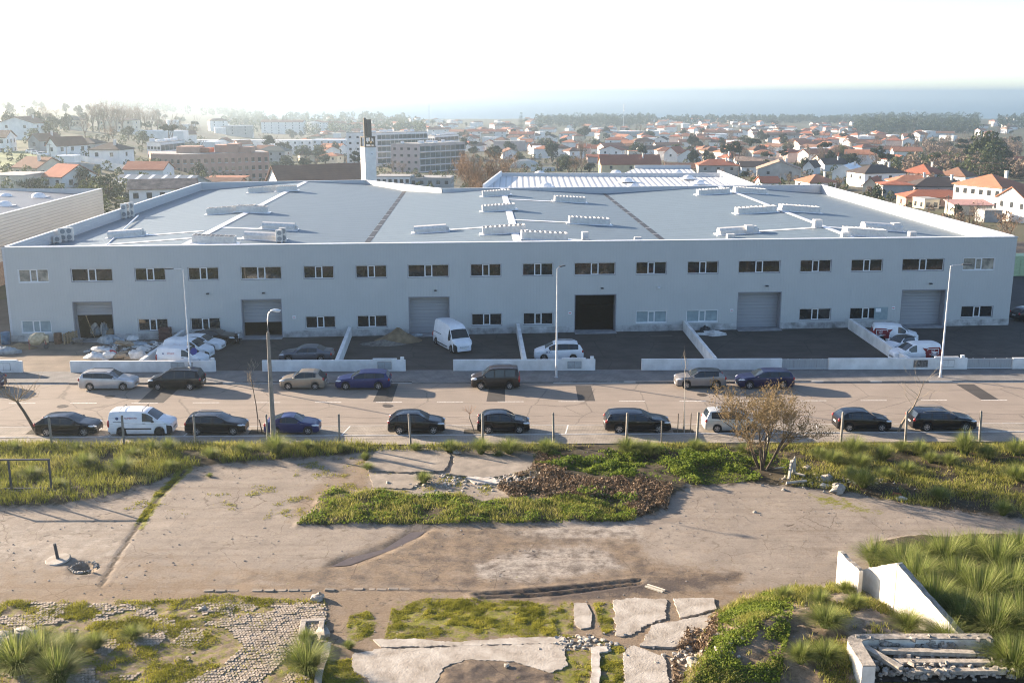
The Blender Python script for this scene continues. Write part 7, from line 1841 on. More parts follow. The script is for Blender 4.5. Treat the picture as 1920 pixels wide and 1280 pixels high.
# surveyed houses: left px, right px, eave row, base row, plan depth, turn, roof, roof height, wall, tiles, windows across, chimneys
HOUSES = [
 ('on the misty left hillside', [
  (3, 73, 231, 262, 12, 88, 'gable', 2.6, 'white', 'brown', 2, 1), (110, 152, 226, 243, 10, 4, 'hip', 2.6, 'cream', 'green', 3, 0), (182, 253, 226, 246, 11, -6, 'hip', 1.7, 'cream', 'dark', 4, 0), (210, 345, 246, 257, 9, -3, 'flat', .3, 'white', 'white', 0, 0),
  (55, 100, 263, 283, 9, 70, 'gable', 2.2, 'grey', 'brown', 2, 1), (93, 142, 272, 297, 10, 62, 'gable', 2.4, 'white', 'brown', 3, 0), (132, 183, 270, 292, 9, -4, 'hip', 2.0, 'grey', 'dark', 2, 0), (167, 233, 282, 310, 10, -8, 'hip', 2.4, 'white', 'dark', 2, 1), (-25, 12, 258, 288, 10, 5, 'gable', 2.2, 'white', 'brown', 2, 0),
  (388, 424, 227, 247, 9, 30, 'hip', 2.6, 'white', 'brown', 2, 0), (424, 472, 236, 258, 9, 3, 'flat', .3, 'grey', 'white', 2, 0), (490, 570, 229, 252, 11, -5, 'gable', 2.4, 'white', 'brown', 6, 2), (574, 614, 230, 252, 9, 60, 'gable', 2.2, 'white', 'brown', 2, 0), (606, 650, 232, 249, 11, 3, 'hip', 3.4, 'cream', 'orange', 4, 2), (650, 690, 234, 249, 11, -3, 'hip', 3.0, 'cream', 'orange', 3, 1)]),
 ('beyond the beige warehouse', [
  (18, 102, 315, 334, 10, -24, 'gable', 2.4, 'cream', 'brown', 3, 1), (72, 158, 334, 351, 10, -30, 'gable', 2.6, 'white', 'red', 2, 0), (-30, 55, 331, 356, 12, -5, 'flat', .3, 'cream', 'grey', 0, 0), (232, 310, 320, 334, 9, -4, 'gable', 2.0, 'white', 'red', 0, 0), (228, 362, 355, 392, 9, 14, 'gable', 1.7, 'white', 'old', 5, 0), (380, 456, 337, 352, 8, -8, 'shed', .5, 'cream', 'orange', 0, 0), (362, 452, 345, 356, 6, -2, 'gable', .9, 'brown', 'brown', 0, 0), (105, 140, 297, 309, 5, 0, 'flat', .2, 'white', 'white', 0, 0)]),
 ('between the brick apartments and the church', [
  (365, 520, 264, 280, 12, 2, 'flat', .3, 'white', 'white', 8, 0), (482, 542, 284, 308, 10, -12, 'hip', 2.6, 'grey', 'green', 3, 0), (520, 590, 264, 290, 11, -4, 'flat', .3, 'white', 'white', 5, 0), (585, 650, 263, 290, 12, -4, 'flat', .3, 'blue', 'white', 5, 0), (555, 600, 290, 303, 8, 20, 'gable', 1.8, 'cream', 'brown', 2, 0), (600, 640, 293, 306, 9, -15, 'hip', 1.8, 'cream', 'orange', 2, 1)]),
 ('in the middle of the town', [
  (705, 772, 332, 358, 10, -3, 'flat', .3, 'white', 'grey', 6, 0), (768, 848, 335, 358, 12, -3, 'flat', .3, 'grey', 'grey', 5, 0), (877, 950, 247, 261, 10, -6, 'gable', 2.4, 'white', 'red', 5, 3), (926, 985, 265, 283, 10, -4, 'flat', .3, 'pink', 'grey', 0, 0), (955, 1003, 252, 266, 9, -10, 'gable', 2.2, 'pink', 'red', 3, 1), (925, 968, 236, 246, 12, 10, 'hip', 3.8, 'pink', 'brown', 3, 0), (800, 845, 243, 256, 10, 10, 'gable', 2.2, 'white', 'orange', 2, 1), (842, 878, 247, 258, 9, -10, 'gable', 2.0, 'white', 'orange', 2, 1), (735, 800, 240, 250, 12, 15, 'hip', 3.2, 'cream', 'brown', 2, 0), (990, 1016, 276, 290, 9, 15, 'gable', 2.0, 'white', 'orange', 2, 0), (1020, 1046, 258, 275, 8, 70, 'gable', 2.2, 'white', 'dark', 2, 0), (1048, 1086, 251, 263, 9, -8, 'hip', 2.2, 'white', 'orange', 3, 1), (1142, 1212, 247, 258, 12, 2, 'flat', .3, 'grey', 'white', 0, 0), (1125, 1147, 250, 265, 7, 60, 'gable', 1.8, 'cream', 'grey', 1, 0)]),
 ('in front of the phone mast', [
  (1038, 1070, 279, 293, 9, -20, 'hip', 2.6, 'white', 'brown', 2, 0), (1056, 1096, 284, 298, 9, 25, 'hip', 2.2, 'white', 'brown', 2, 1), (1080, 1110, 278, 292, 9, -10, 'gable', 2.4, 'pink', 'red', 2, 1), (1125, 1176, 282, 297, 10, 72, 'gable', 2.6, 'white', 'red', 2, 0), (1165, 1203, 276, 290, 9, -15, 'hip', 2.4, 'cream', 'brown', 2, 1), (1135, 1180, 263, 275, 9, -10, 'hip', 2.4, 'white', 'red', 2, 1), (1183, 1230, 266, 280, 11, 12, 'hip', 2.8, 'grey', 'brown', 2, 0), (1228, 1256, 262, 280, 8, 70, 'gable', 2.2, 'white', 'dark', 1, 0), (1246, 1290, 287, 304, 11, 60, 'gable', 3.2, 'white', 'red', 2, 0), (1272, 1322, 292, 308, 11, 70, 'gable', 3.2, 'white', 'orange', 2, 1), (1178, 1204, 284, 296, 7, 5, 'flat', .3, 'cream', 'orange', 1, 0), (1102, 1140, 295, 306, 8, 0, 'gable', 1.2, 'pink', 'red', 0, 0)]),
 ('behind the white ribbed roof', [
  (1125, 1238, 308, 332, 10, 3, 'gable', 3.6, 'yellow', 'red', 3, 1), (1250, 1325, 316, 328, 9, -3, 'gable', 2.0, 'cream', 'brown', 0, 0), (1310, 1386, 311, 330, 11, -3, 'hip', 2.6, 'grey', 'red', 3, 1), (1350, 1402, 297, 309, 11, 25, 'hip', 2.6, 'white', 'red', 2, 2), (1382, 1472, 303, 315, 14, -6, 'gable', 1.8, 'white', 'old', 0, 1), (1390, 1442, 313, 331, 9, -3, 'gable', 2.0, 'white', 'dark', 2, 0), (1420, 1512, 318, 338, 12, 78, 'gable', 3.2, 'grey', 'old', 2, 1), (1425, 1462, 343, 356, 8, 4, 'gable', 1.8, 'white', 'red', 2, 0), (1505, 1570, 343, 358, 11, 12, 'hip', 2.6, 'white', 'orange', 2, 1), (1510, 1542, 313, 328, 9, 60, 'gable', 2.6, 'white', 'dark', 0, 0), (1540, 1588, 308, 322, 10, 8, 'gable', 2.4, 'white', 'dark', 0, 1), (1530, 1575, 300, 311, 9, 15, 'gable', 2.4, 'cream', 'brown', 0, 1), (1560, 1640, 322, 345, 16, 62, 'gable', 2.4, 'blue', 'white', 0, 1), (1320, 1392, 249, 262, 10, -6, 'gable', 1.8, 'white', 'brown', 4, 0), (1440, 1500, 254, 268, 12, -4, 'gable', 2.2, 'grey', 'dark', 3, 0), (1507, 1548, 263, 272, 10, 10, 'hip', 2.0, 'cream', 'red', 0, 0), (1330, 1345, 262, 270, 6, 0, 'flat', .2, 'white', 'white', 0, 0)]),
 ('beyond the right parapet', [
  (1604, 1702, 326, 352, 12, 14, 'hip', 2.9, 'white', 'dark', 4, 1), (1703, 1780, 327, 342, 13, 38, 'hip', 3.6, 'white', 'red', 0, 1), (1776, 1838, 332, 345, 13, 30, 'hip', 3.4, 'white', 'brown', 0, 0), (1760, 1822, 312, 325, 9, -10, 'gable', 1.8, 'white', 'dark', 0, 1), (1622, 1666, 349, 362, 8, 60, 'gable', 2.4, 'cream', 'red', 1, 0), (1656, 1716, 348, 372, 9, -6, 'hip', 1.2, 'grey', 'red', 0, 0), (1677, 1762, 342, 358, 10, -3, 'hip', 2.2, 'white', 'orange', 0, 1), (1716, 1820, 351, 370, 11, -2, 'hip', 2.8, 'pink', 'dark', 4, 1), (1822, 1935, 353, 402, 15, 26, 'hip', 3.0, 'white', 'orange', 4, 1), (1700, 1822, 372, 388, 9, -3, 'hip', 1.9, 'brown', 'red', 3, 0), (1905, 1975, 377, 420, 11, 10, 'gable', 2.6, 'white', 'orange', 2, 0), (1790, 1862, 392, 405, 7, -3, 'shed', .6, 'cream', 'pink', 0, 0), (1850, 1872, 397, 418, 5, 0, 'flat', .2, 'grey', 'grey', 0, 0), (1725, 1762, 378, 392, 6, 10, 'flat', .2, 'cream', 'grey', 2, 0), (1754, 1797, 300, 309, 10, -3, 'gable', 2.0, 'cream', 'red', 0, 0), (1893, 1930, 303, 314, 10, 10, 'gable', 2.0, 'cream', 'red', 1, 0), (1655, 1700, 306, 316, 9, 6, 'flat', .3, 'blue', 'white', 2, 0), (1680, 1710, 268, 276, 8, -8, 'gable', 1.6, 'cream', 'red', 0, 0)])]
RN = dict(red='red tiled', orange='orange tiled', brown='brown tiled', dark='dark tiled', grey='flat grey', old='lichened', green='dark slate', white='white', pink='faded pink')
SHP = dict(gable='gable', hip='hip', flat='flat', shed='lean-to')
for where, lst in HOUSES:
    lst = sorted(lst, key=lambda q: q[0] + q[1])
    for i, (pl, pr, ye, yb, dd, rot, kind, rh, wall, roof, wins, ch) in enumerate(lst):
        pc = (pl + pr) / 2
        base = TG(pc, yb, 176); Y_ = base.y
        wpx = (pr - pl) * Y_ / F_PX; a = R(rot); ca_, sa_ = abs(math.cos(a)), abs(math.sin(a))
        w = max(4.0, (wpx - dd * sa_) / ca_) if ca_ > .75 else max(5.0, dd)
        d = dd
        if ca_ <= .75: w, d = dd * 1.25, max(5.0, (wpx - dd * 1.25 * ca_) / sa_)
        zE = zrow(pc, ye, Y_); h = max(2.4, zE - base.z)
        c = Vector((base.x, Y_ + d * .5 * ca_ + w * .5 * sa_ * .6, base.z))
        o = house('house', '%s house, %s %s roof, %s from left %s' % (wall, RN[roof], SHP[kind], ORD[i], where) if kind != 'flat' else '%s flat-roofed building, %s from left %s' % (wall, ORD[i], where), 'house', c, w, d, h, a, kind, rh, wall, roof, wins, ch, 'houses ' + where)

# shed with a striped roof
sh_ = thing('striped_shed', 'long grey shed whose dark roof has white light strips', 'shed', TG(275, 352, 176), R(-8))
b = sh_.location; sw = 190 * b.y / F_PX * .80; sd = 16; zE = zrow(275, 349, b.y) - b.z
wall_mesh('gable', sw, sd, zE, 2.2).build('wall', WT['grey'], sh_, loc=(0, sd / 2, 0))
rf = roof_mesh('gable', sw, sd, 2.2).build('roof', M('blue_grey_sheet', (.16, .18, .20), .5, var=.08), sh_, loc=(0, sd / 2, zE))
for k in range(6):
    x = sw * ((k + .6) / 6 - .5); D2 = sd / 2 + .45; zl = -.45 * 2.2 / (sd / 2)
    MB().add([(x - .5, -D2, zl + .25), (x + .5, -D2, zl + .25), (x + .5, 0, 2.2 + .25), (x - .5, 0, 2.2 + .25)], [(0, 1, 2, 3)]).build('light_strip', M_CAP, rf)

# brick apartments
g = TG(390, 330, 176); Yb = 395.0; P0 = unproj(283, 300, Yb); P1 = unproj(340, 300, Yb - 6); P2 = unproj(505, 300, Yb + 10)
ap = thing('brick_apartments', 'long brown brick apartment block with small paired windows', 'apartment block', (0, 0, 0))
zt0, zt1 = zrow(340, 290, Yb - 6), zrow(340, 330, Yb - 6) - 4
poly = [(P0.x, P0.y), (P1.x, P1.y), (P2.x, P2.y), (P2.x - 6, P2.y + 14), (P0.x - 6, P0.y + 16)]
MB().prism(poly, zt1, zt0).build('wall', WT['brown'], ap)
rfb = MB().prism([(lerp(x, 0.5 * (P0.x + P2.x), .04), lerp(y, Yb + 6, .04)) for x, y in poly], zt0 - .1, zt0 + .06).build('roof', RT['grey'], ap)
for (pa, pb, ya, dx) in ((330, 372, 275, 3), (425, 445, 270, 4), (372, 392, 278, 5), (448, 470, 276, 6), (402, 425, 272, 6)):
    A, B = unproj(pa, ya, Yb + dx), unproj(pb, ya, Yb + dx)
    MB().box(A.x, B.x, Yb + dx, Yb + dx + 7, zt0 - .05, A.z).build('roof_house', WT['brown'] if pa not in (372,) else RT['red'], rfb)
def facade_windows(parent, p, q, n, rows_z, ww=1.1, wh=1.5, sill=True):
    d = (Vector((q.x, q.y, 0)) - Vector((p.x, p.y, 0))); a = math.atan2(d.y, d.x); L_ = d.length
    nrm = Vector((math.sin(a), -math.cos(a), 0)) * .03
    for z in rows_z:
        for k in range(n):
            c = Vector((p.x, p.y, 0)) + d * ((k + .5) / n) + nrm
            w_ = put('window', win_u, parent, (c.x, c.y, z), a, (ww, 1, wh))
            if sill: put('sill', win_s, w_)
rz_ = [zt0 - 3.3 - 3.0 * k for k in range(3)]
facade_windows(ap, P1, P2, 13, rz_); facade_windows(ap, P0, P1, 5, rz_)

def slab_block(label, pl, pm_, pr, yt, yb, Y0, endw, wallm, storeys, nwin, glassy=True, name='apartment_block'):
    """block seen over a corner: end wall pl..pm, long glazed front pm..pr"""
    o = thing(name, label, 'apartment block', (0, 0, 0))
    A = unproj(pl, yt, Y0 + 4); B = unproj(pm_, yt, Y0); C_ = unproj(pr, yt - 6, Y0 + 22); D = C_ + (A - B)
    zb = float(T(B.x, Y0)) - 3; zt = B.z
    MB().prism([(A.x, A.y), (B.x, B.y), (C_.x, C_.y), (D.x, D.y)], zb, zt).build('wall', wallm, o)
    rf_ = MB().prism([(A.x, A.y), (B.x, B.y), (C_.x, C_.y), (D.x, D.y)], zt + .003, zt + .3).build('roof', RT['grey'], o)
    for k in range(7):
        t = (k + .5) / 7; c = B.lerp(C_, t) + (A - B) * rnd.uniform(.25, .75); s = rnd.uniform(.7, 1.6)
        MB().box(-s, s, -.7, .7, 0, rnd.uniform(.6, 1.3)).build('roof_unit', M_CAP, rf_, loc=(c.x, c.y, zt + .3))
    d = C_ - B; d.z = 0; L_ = d.length; a = math.atan2(d.y, d.x)
    for s in range(storeys):
        z = zt - .5 - 3.05 * (s + 1)
        if z < zb: break
        q = MB().box(0.3, L_ - .3, -.05, -.005, .35, 2.6).build('glazing_band', M('blue_glazing', (.05, .075, .085), .12, var=.4, scale=.25, spec=.6), o, loc=(B.x, B.y, z), rot=a)
        MB().box(0, L_, -.9, 0, -.1, .12).build('balcony_slab', M_CAP, o, loc=(B.x, B.y, z), rot=a)
        for k in range(nwin + 1): MB().box(-.06, .06, -.1, -.052, .35, 2.6).build('mullion', M_CAP, q, loc=(.3 + (L_ - .6) * k / nwin, 0, 0))
        facade_windows(o, A, B, 4, [z + .9], 1.3, 1.1, False)
    return o
slab_block('tall white apartment block with a glazed side left of the pinkish one', 649, 706, 802, 250, 296, 560, 3, WT['white'], 5, 12)
slab_block('pinkish white apartment block with blue glazing beside the bare plane tree', 733, 786, 872, 271, 310, 500, 3, WT['pink'], 4, 9)
slab_block('low glazed apartment block behind the two larger ones', 798, 815, 860, 255, 270, 640, 3, WT['white'], 2, 6)
slab_block('white terraced apartments behind the brown brick block', 275, 300, 346, 268, 305, 430, 3, WT['white'], 3, 6)

# church with its bell tower
Yc = 330.0
ch = thing('church', 'white church with a long brown roof and a low lean-to', 'church', (0, 0, 0))
A = unproj(527, 348, Yc)
L_ = 29.0; a = R(31); zb = float(T(A.x, Yc)) - 2; ze = zrow(525, 349, Yc); zr = zrow(495, 312, Yc + 6) - ze
ch.location = (A.x, A.y, zb); ch.rotation_euler = (0, 0, a)
hh_ = ze - zb; dd_ = 14.0
wall_mesh('gable', L_, dd_, hh_, zr).build('wall', WT['white'], ch, loc=(L_ / 2, dd_ / 2, 0))
roof_mesh('gable', L_, dd_, zr, .7).build('roof', RT['brown'], ch, loc=(L_ / 2, dd_ / 2, hh_))
MB().add([(L_ * .05, -3, hh_ - .8), (L_ * .40, -3, hh_ - .8), (L_ * .48, .2, hh_ + .3), (L_ * .02, .2, hh_ + .3)], [(0, 1, 2, 3)]).build('lean_to_roof', RT['brown'], ch)
MB().box(L_ * .05, L_ * .40, -3, 0, -2, hh_ - .85).build('lean_to_wall', WT['white'], ch)
for k in range(4): MB().tube([(L_ * (.66 + .09 * k), -.12, 0), (L_ * (.66 + .09 * k), -.12, hh_)], .12, 5).build('downpipe', M_FAN, ch)
MB().add([(-.02, dd_ / 2 - .6, hh_ + zr * .6), (-.02, dd_ / 2 + .6, hh_ + zr * .6), (-.02, dd_ / 2, hh_ + zr * .82)], [(0, 1, 2)]).build('gable_vent', M_FAN, ch)
Yt = 322.0; pA = unproj(690, 276, Yt); s = Yt / F_PX
tw_ = thing('bell_tower', 'white square bell tower with an open dark belfry and a clock', 'tower', (pA.x, Yt, float(T(pA.x, Yt))), R(30))
zt = pA.z - tw_.location.z; hw = 1.75; zt2 = zrow(690, 221, Yt) - tw_.location.z; zm = zrow(690, 258, Yt) - tw_.location.z
MB().box(-hw, hw, -hw, hw, -3, zt).build('shaft', WT['white'], tw_)
MB().box(-hw - .12, hw + .12, -hw - .12, hw + .12, zt + .002, zt + .3).build('cornice', M_CONC, tw_)
M_BELF = M('belfry_concrete', (.12, .105, .085), .9, var=.25)
for sx in (-1, 1):
    for sy in (-1, 1): MB().box(sx * 1.45 - .22, sx * 1.45 + .22, sy * 1.45 - .22, sy * 1.45 + .22, zt + .3, zm).build('belfry_post', M_BELF, tw_)
MB().box(-hw, hw, -hw, hw, zm + .002, zm + .3).build('belfry_slab', M_BELF, tw_)
for sx, sy in ((-1, 0), (1, 0), (0, 1), (0, -1)):
    MB().box(sx * .85 - .32, sx * .85 + .32, sy * .85 - .32, sy * .85 + .32, zm + .3, zt2 - (0 if sx < 0 else .5)).build('belfry_fin', M_BELF, tw_)
for k in range(3):
    V, Fc = ellip(.55, .55, .6); MB().lathe([(.6, 0), (.5, .12), (.36, .6), (.2, .85), (0, .9)], 12).build('bell', M('bronze', (.16, .12, .06), .5, metal=.6, var=.2), tw_, loc=((k - 1) * .95, -.9, zt + .9))
MB().lathe([(0, 0), (.62, 0), (.62, .05), (0, .05)], 20).build('clock_face', M_CAP, tw_, loc=(.4, -hw - .005, zt - 1.8), rot=(math.pi / 2, 0, 0))
MB().box(-.05, .75, -.03, .03, -.05, .05).build('clock_hand', M_FAN, tw_, loc=(.15, -hw - .08, zt - 1.7), rot=(0, R(32), 0))

# greenhouse tunnel
g = TG(982, 316, 176); gh = thing('greenhouse', 'long pale plastic greenhouse tunnel right of the bare plane tree', 'greenhouse', g, R(-4)); r_ = 53 * g.y / F_PX / 2 * .98
prof = [(r_ * math.cos(t), r_ * .5 * math.sin(t)) for t in np.linspace(0, math.pi, 13)]
n = len(prof)
MB().add([(x, 0, z) for x, z in prof] + [(x, 14, z) for x, z in prof], [(i, n + i, n + i + 1, i + 1) for i in range(n - 1)] + [tuple(range(n))]).build('cover', M('greenhouse_film', (.60, .60, .55), .5, var=.08), gh, smooth=True, angle=50)
for k in range(6): MB().tube([(x * 1.01, k * 2.7, z * 1.02) for x, z in prof], .06, 4).build('hoop', M_GALV, gh)

# boundary walls and field edges
def wall_run(name, label, pts, h, mat, th=.3, cat='wall'):
    P_ = [TG(*p, 176) for p in pts]; o = thing(name, label, cat, (0, 0, 0))
    for a_, b_ in zip(P_[:-1], P_[1:]):
        d = b_ - a_; L_ = math.hypot(d.x, d.y)
        MB().add([(0, 0, -1), (L_, 0, d.z - 1), (L_, 0, d.z + h), (0, 0, h), (0, th, -1), (L_, th, d.z - 1), (L_, th, d.z + h), (0, th, h)], [(0, 1, 2, 3), (5, 4, 7, 6), (3, 2, 6, 7), (1, 5, 6, 2), (4, 0, 3, 7)]).build('wall_length', mat, o, loc=a_, rot=math.atan2(d.y, d.x))
wall_run('boundary_wall', 'long white boundary wall in the middle distance right of the red roofs', [(1445, 291), (1510, 290), (1580, 293)], 2.4, WT['white'])
wall_run('boundary_wall', 'pale boundary wall continuing towards the green field', [(1582, 293), (1640, 296)], 2.0, WT['cream'])
wall_run('boundary_wall', 'white wall dropping past the striped shed', [(180, 316), (215, 322), (245, 326)], 2.2, WT['white'])
wall_run('boundary_wall', 'white wall below the hillside houses', [(128, 296), (165, 305), (200, 312)], 1.8, WT['white'])
wall_run('boundary_wall', 'low white wall among houses left of the phone mast', [(995, 322), (1040, 322)], 2.0, WT['white'])
wall_run('boundary_wall', 'dark retaining wall below the hillside houses', [(100, 322), (150, 320), (190, 324)], 2.2, WT['grey'])
def field(name, pts, col1, lift=.25):
    P_ = [TG(*p, 176) for p in pts]
    o = MB().add([(p.x, p.y, p.z + lift) for p in P_], [tuple(range(len(P_)))]).build(name, M(name + '_turf', col1, .95, var=.25, scale=.05)); tag(o, kind='structure')
field('field', [(1665, 312), (1790, 306), (1830, 300), (1640, 297)], (.11, .135, .045), .4)
field('field', [(0, 318), (110, 303), (60, 285), (0, 288)], (.15, .16, .07), .4)
field('lawn', [(775, 316), (840, 314), (850, 302), (790, 303)], (.12, .14, .05), .4)
# road at the right end of the warehouse
s0 = G(1903, 560); o = MB().add([(57, 96, .122), (140, 96, .122), (140, 150, .122), (60.5, 150, .122)], [(0, 1, 2, 3)]).build('side_road', M_PATCH); tag(o, kind='structure')
for k in range(3): MB().add([(61, 104 + 7 * k, .127), (90, 100 + 7 * k, .127), (90, 100.25 + 7 * k, .127), (61, 104.25 + 7 * k, .127)], [(0, 1, 2, 3)]).build('road_line', M_LINE, o)
g = G(1925, 520); o = thing('green_container', 'pale green metal container beyond the corner of the warehouse', 'container', (66.8, 141, .12), R(4))
MB().box(0, 9, 0, 2.5, 0, 2.7).build('container_body', M('pale_green_sheet', (.42, .52, .30), .6, var=.1), o)
for k in range(9): MB().box(k * 1.0 + .1, k * 1.0 + .25, -.05, -.005, .1, 2.6).build('rib', M('pale_green_sheet', ()), o)

# ---- trees
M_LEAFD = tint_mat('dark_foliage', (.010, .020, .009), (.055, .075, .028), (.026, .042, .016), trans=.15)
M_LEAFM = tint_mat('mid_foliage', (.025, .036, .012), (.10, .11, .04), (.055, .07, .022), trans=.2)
M_BARE = tint_mat('bare_branches', (.10, .07, .05), (.26, .20, .145), (.17, .125, .09), trans=.1)
M_BAREO = tint_mat('russet_branches', (.13, .08, .05), (.32, .22, .14), (.22, .145, .09), trans=.1)
def crown_pts(n, seed, rx, rz, zc, clumps=14, hollow=.35):
    g = np.random.default_rng(seed)
    c = g.normal(size=(clumps, 3)); c /= np.linalg.norm(c, axis=1)[:, None]; c *= g.uniform(.35, .8, (clumps, 1)); cr = g.uniform(.25, .45, clumps)
    k = g.integers(0, clumps, n); v = g.normal(size=(n, 3)); v /= np.linalg.norm(v, axis=1)[:, None]
    P = c[k] + v * (cr[k] * g.uniform(hollow, 1, n) ** .5)[:, None]
    t = np.clip(.5 + .35 * (k / clumps - .5) + g.normal(0, .15, n), 0, 1)
    return P * np.array([rx, rx, rz]) + np.array([0, 0, zc]), t
def leafy_proto(seed, rx, rz, zc, n, size, mat, clumps=14):
    P, t = crown_pts(n, seed, rx, rz, zc, clumps)
    cr = leaf_mesh('crown', P, size, mat, seed, t)
    rg = random.Random(seed); out = []
    for k in range(4): seg_tree(rg, (0, 0, 0), (rg.uniform(-.25, .25), rg.uniform(-.25, .25), 1), zc, .25, 1, out, (2, 3), .5, .2)
    return limbs_mesh(out, 'trunk', M_BARKD, 5), cr
def bare_proto(seed, h, n_main=5, spread=.5, depth=4, mat=M_BARE, size=.22):
    rg = random.Random(seed); out = [(9, [Vector((0, 0, -1)), Vector((0, 0, h * .25))], [.35, .28])]
    for k in range(n_main):
        a = 2 * math.pi * k / n_main + rg.uniform(-.4, .4)
        seg_tree(rg, (0, 0, h * .22), (spread * math.cos(a), spread * math.sin(a), 1), h * .34, .16, depth, out, (2, 4), .55, .3, .68, .6, .14, 2)
    tr = limbs_mesh(out, 'trunk', M_BARKD, 4, lambda d: d >= 2)
    tips = np.array([lerp(l[1][0], l[1][-1], u) for l in out if l[0] <= 1 for u in (.4, 1.0)])
    g = np.random.default_rng(seed); P = np.repeat(tips, 2, 0); P = P + g.normal(0, .25, P.shape)
    # slivers of twig
    n = len(P); a = g.normal(size=(n, 3)) * .5 + np.array([0, 0, .7]); a /= np.linalg.norm(a, axis=1)[:, None]; s = size * 2.2 * g.uniform(.5, 1.4, n)
    b = g.normal(size=(n, 3)); b -= a * (a * b).sum(1)[:, None]; b /= np.linalg.norm(b, axis=1)[:, None]
    A_ = a * s[:, None]; B_ = b * .028
    V = np.stack([P - A_ - B_, P - A_ + B_, P + A_ + B_ * .4, P + A_ - B_ * .4], 1).reshape(-1, 3)
    cr = np_mesh('crown', V, np.arange(4 * n), np.full(n, 4), mat, {'tint': np.repeat(g.uniform(0, 1, n), 4)})
    return tr, cr
PRO = dict(round=[leafy_proto(1, 4, 3.4, 5.2, 1500, .42, M_LEAFD), leafy_proto(2, 3.6, 3.8, 5.5, 1500, .42, M_LEAFD), leafy_proto(3, 4.2, 3.0, 4.6, 1500, .42, M_LEAFM)],
           pine=[leafy_proto(4, 5, 2.6, 10.5, 1500, .5, M_LEAFD, 9), leafy_proto(5, 4.4, 2.2, 11.5, 1400, .5, M_LEAFD, 8)],
           shrub=[leafy_proto(6, 2.4, 1.9, 1.7, 900, .22, M_LEAFD, 12), leafy_proto(7, 2.6, 1.6, 1.4, 900, .22, M_LEAFM, 12)],
           bare=[bare_proto(8, 11, 5, .5, 3), bare_proto(9, 12, 6, .35, 3), bare_proto(10, 9, 5, .7, 3, M_BAREO)])
def tree(name, label, kind, p, s, group, var=None, sz=None):
    o = thing(name, label, 'tree' if kind != 'shrub' else 'shrub', p, rnd.uniform(0, 6.28), group)
    tr, cr = PRO[kind][var if var is not None else rnd.randrange(len(PRO[kind]))]
    o.scale = (s, s, sz or s)
    put('trunk', tr, o); put('crown', cr, o)
    return o
# the big plane tree
PRO['plane'] = [bare_proto(21, 15, 9, .75, 4, M_BAREO, .30)]
p = TG(902, 364, 176); s = 0
p = unproj(902, 372, 232); p.z = float(T(p.x, 232)) - .5
tree('plane_tree', 'big russet bare plane tree rising behind the warehouse', 'plane', p, 1.12, None)
def px_trees(lst, where, grp, noun):
    for i, (px, py, kind, s, var) in enumerate(sorted(lst)):
        p = TG(px, py, 176); p.z -= .3
        tree('tree' if kind != 'shrub' else 'shrub', '%s %s from the left %s' % (ORD[i], noun, where), kind, p, s, grp, var)
px_trees([(175 + 11 * k, 247 + (k % 3), 'bare', 1.35 + .12 * (k % 3), 1) for k in range(12)], 'in the misty row of bare poplars', 'misty row of bare poplars', 'tall bare poplar')
px_trees([(312, 262, 'bare', 1.2, 0), (335, 264, 'bare', 1.3, 0), (362, 263, 'bare', 1.2, 0), (82, 246, 'bare', 1.3, 0), (98, 247, 'round', 1.0, 0), (160, 260, 'bare', 1.0, 0), (120, 245, 'round', .8, 1)], 'among the hillside houses', 'trees among the hillside houses', 'tree')
px_trees([(433, 236, 'round', 1.1, 0), (463, 240, 'round', 1.5, 1), (512, 232, 'round', 1.1, 0), (690, 240, 'round', 1.0, 1), (478, 238, 'round', 1.1, 0)], 'in the dark group left of the tower', 'dark trees left of the tower', 'dark round tree')
px_trees([(862, 262, 'round', 1.0, 0), (873, 263, 'round', 1.1, 1), (925, 268, 'round', .8, 0), (880, 266, 'round', .6, 2), (1095, 266, 'round', 1.9, 0), (1215, 260, 'round', .9, 1), (1025, 285, 'round', 1.3, 2), (1030, 276, 'bare', .8, 0), (1400, 286, 'round', 1.3, 0), (1432, 270, 'round', 1.2, 0), (1327, 247, 'round', .9, 1), (1515, 301, 'round', .8, 1), (1385, 280, 'bare', 1.0, 2), (1480, 290, 'bare', 1.0, 0), (1310, 285, 'bare', 1.2, 2)], 'among the town houses', 'trees among the town houses', 'tree')
px_trees([(780, 356, 'shrub', 1.7, 0), (833, 356, 'shrub', 1.45, 0), (1065, 322, 'round', .8, 2), (1090, 326, 'bare', .8, 2), (1105, 328, 'round', .7, 0), (1045, 322, 'shrub', 1.9, 0), (1075, 330, 'bare', .7, 2), (1240, 325, 'bare', .8, 2), (1275, 326, 'bare', .7, 2), (1300, 327, 'bare', .7, 2), (690, 330, 'shrub', 1.8, 0), (735, 325, 'bare', .6, 0), (755, 326, 'bare', .7, 2), (610, 312, 'round', .8, 0), (560, 300, 'bare', .7, 0), (470, 318, 'bare', .7, 2)], 'in the gardens behind the warehouse roof', 'garden trees behind the warehouse', 'garden tree')
px_trees([(150, 352, 'shrub', 1.5, 0), (170, 357, 'shrub', 1.6, 1), (205, 372, 'shrub', 1.5, 1), (198, 366, 'shrub', 1.4, 0), (370, 333, 'shrub', 1.6, 0), (60, 355, 'shrub', 1.3, 1)], 'between the beige warehouse and the old-roofed house', 'bushes by the beige warehouse', 'bush')
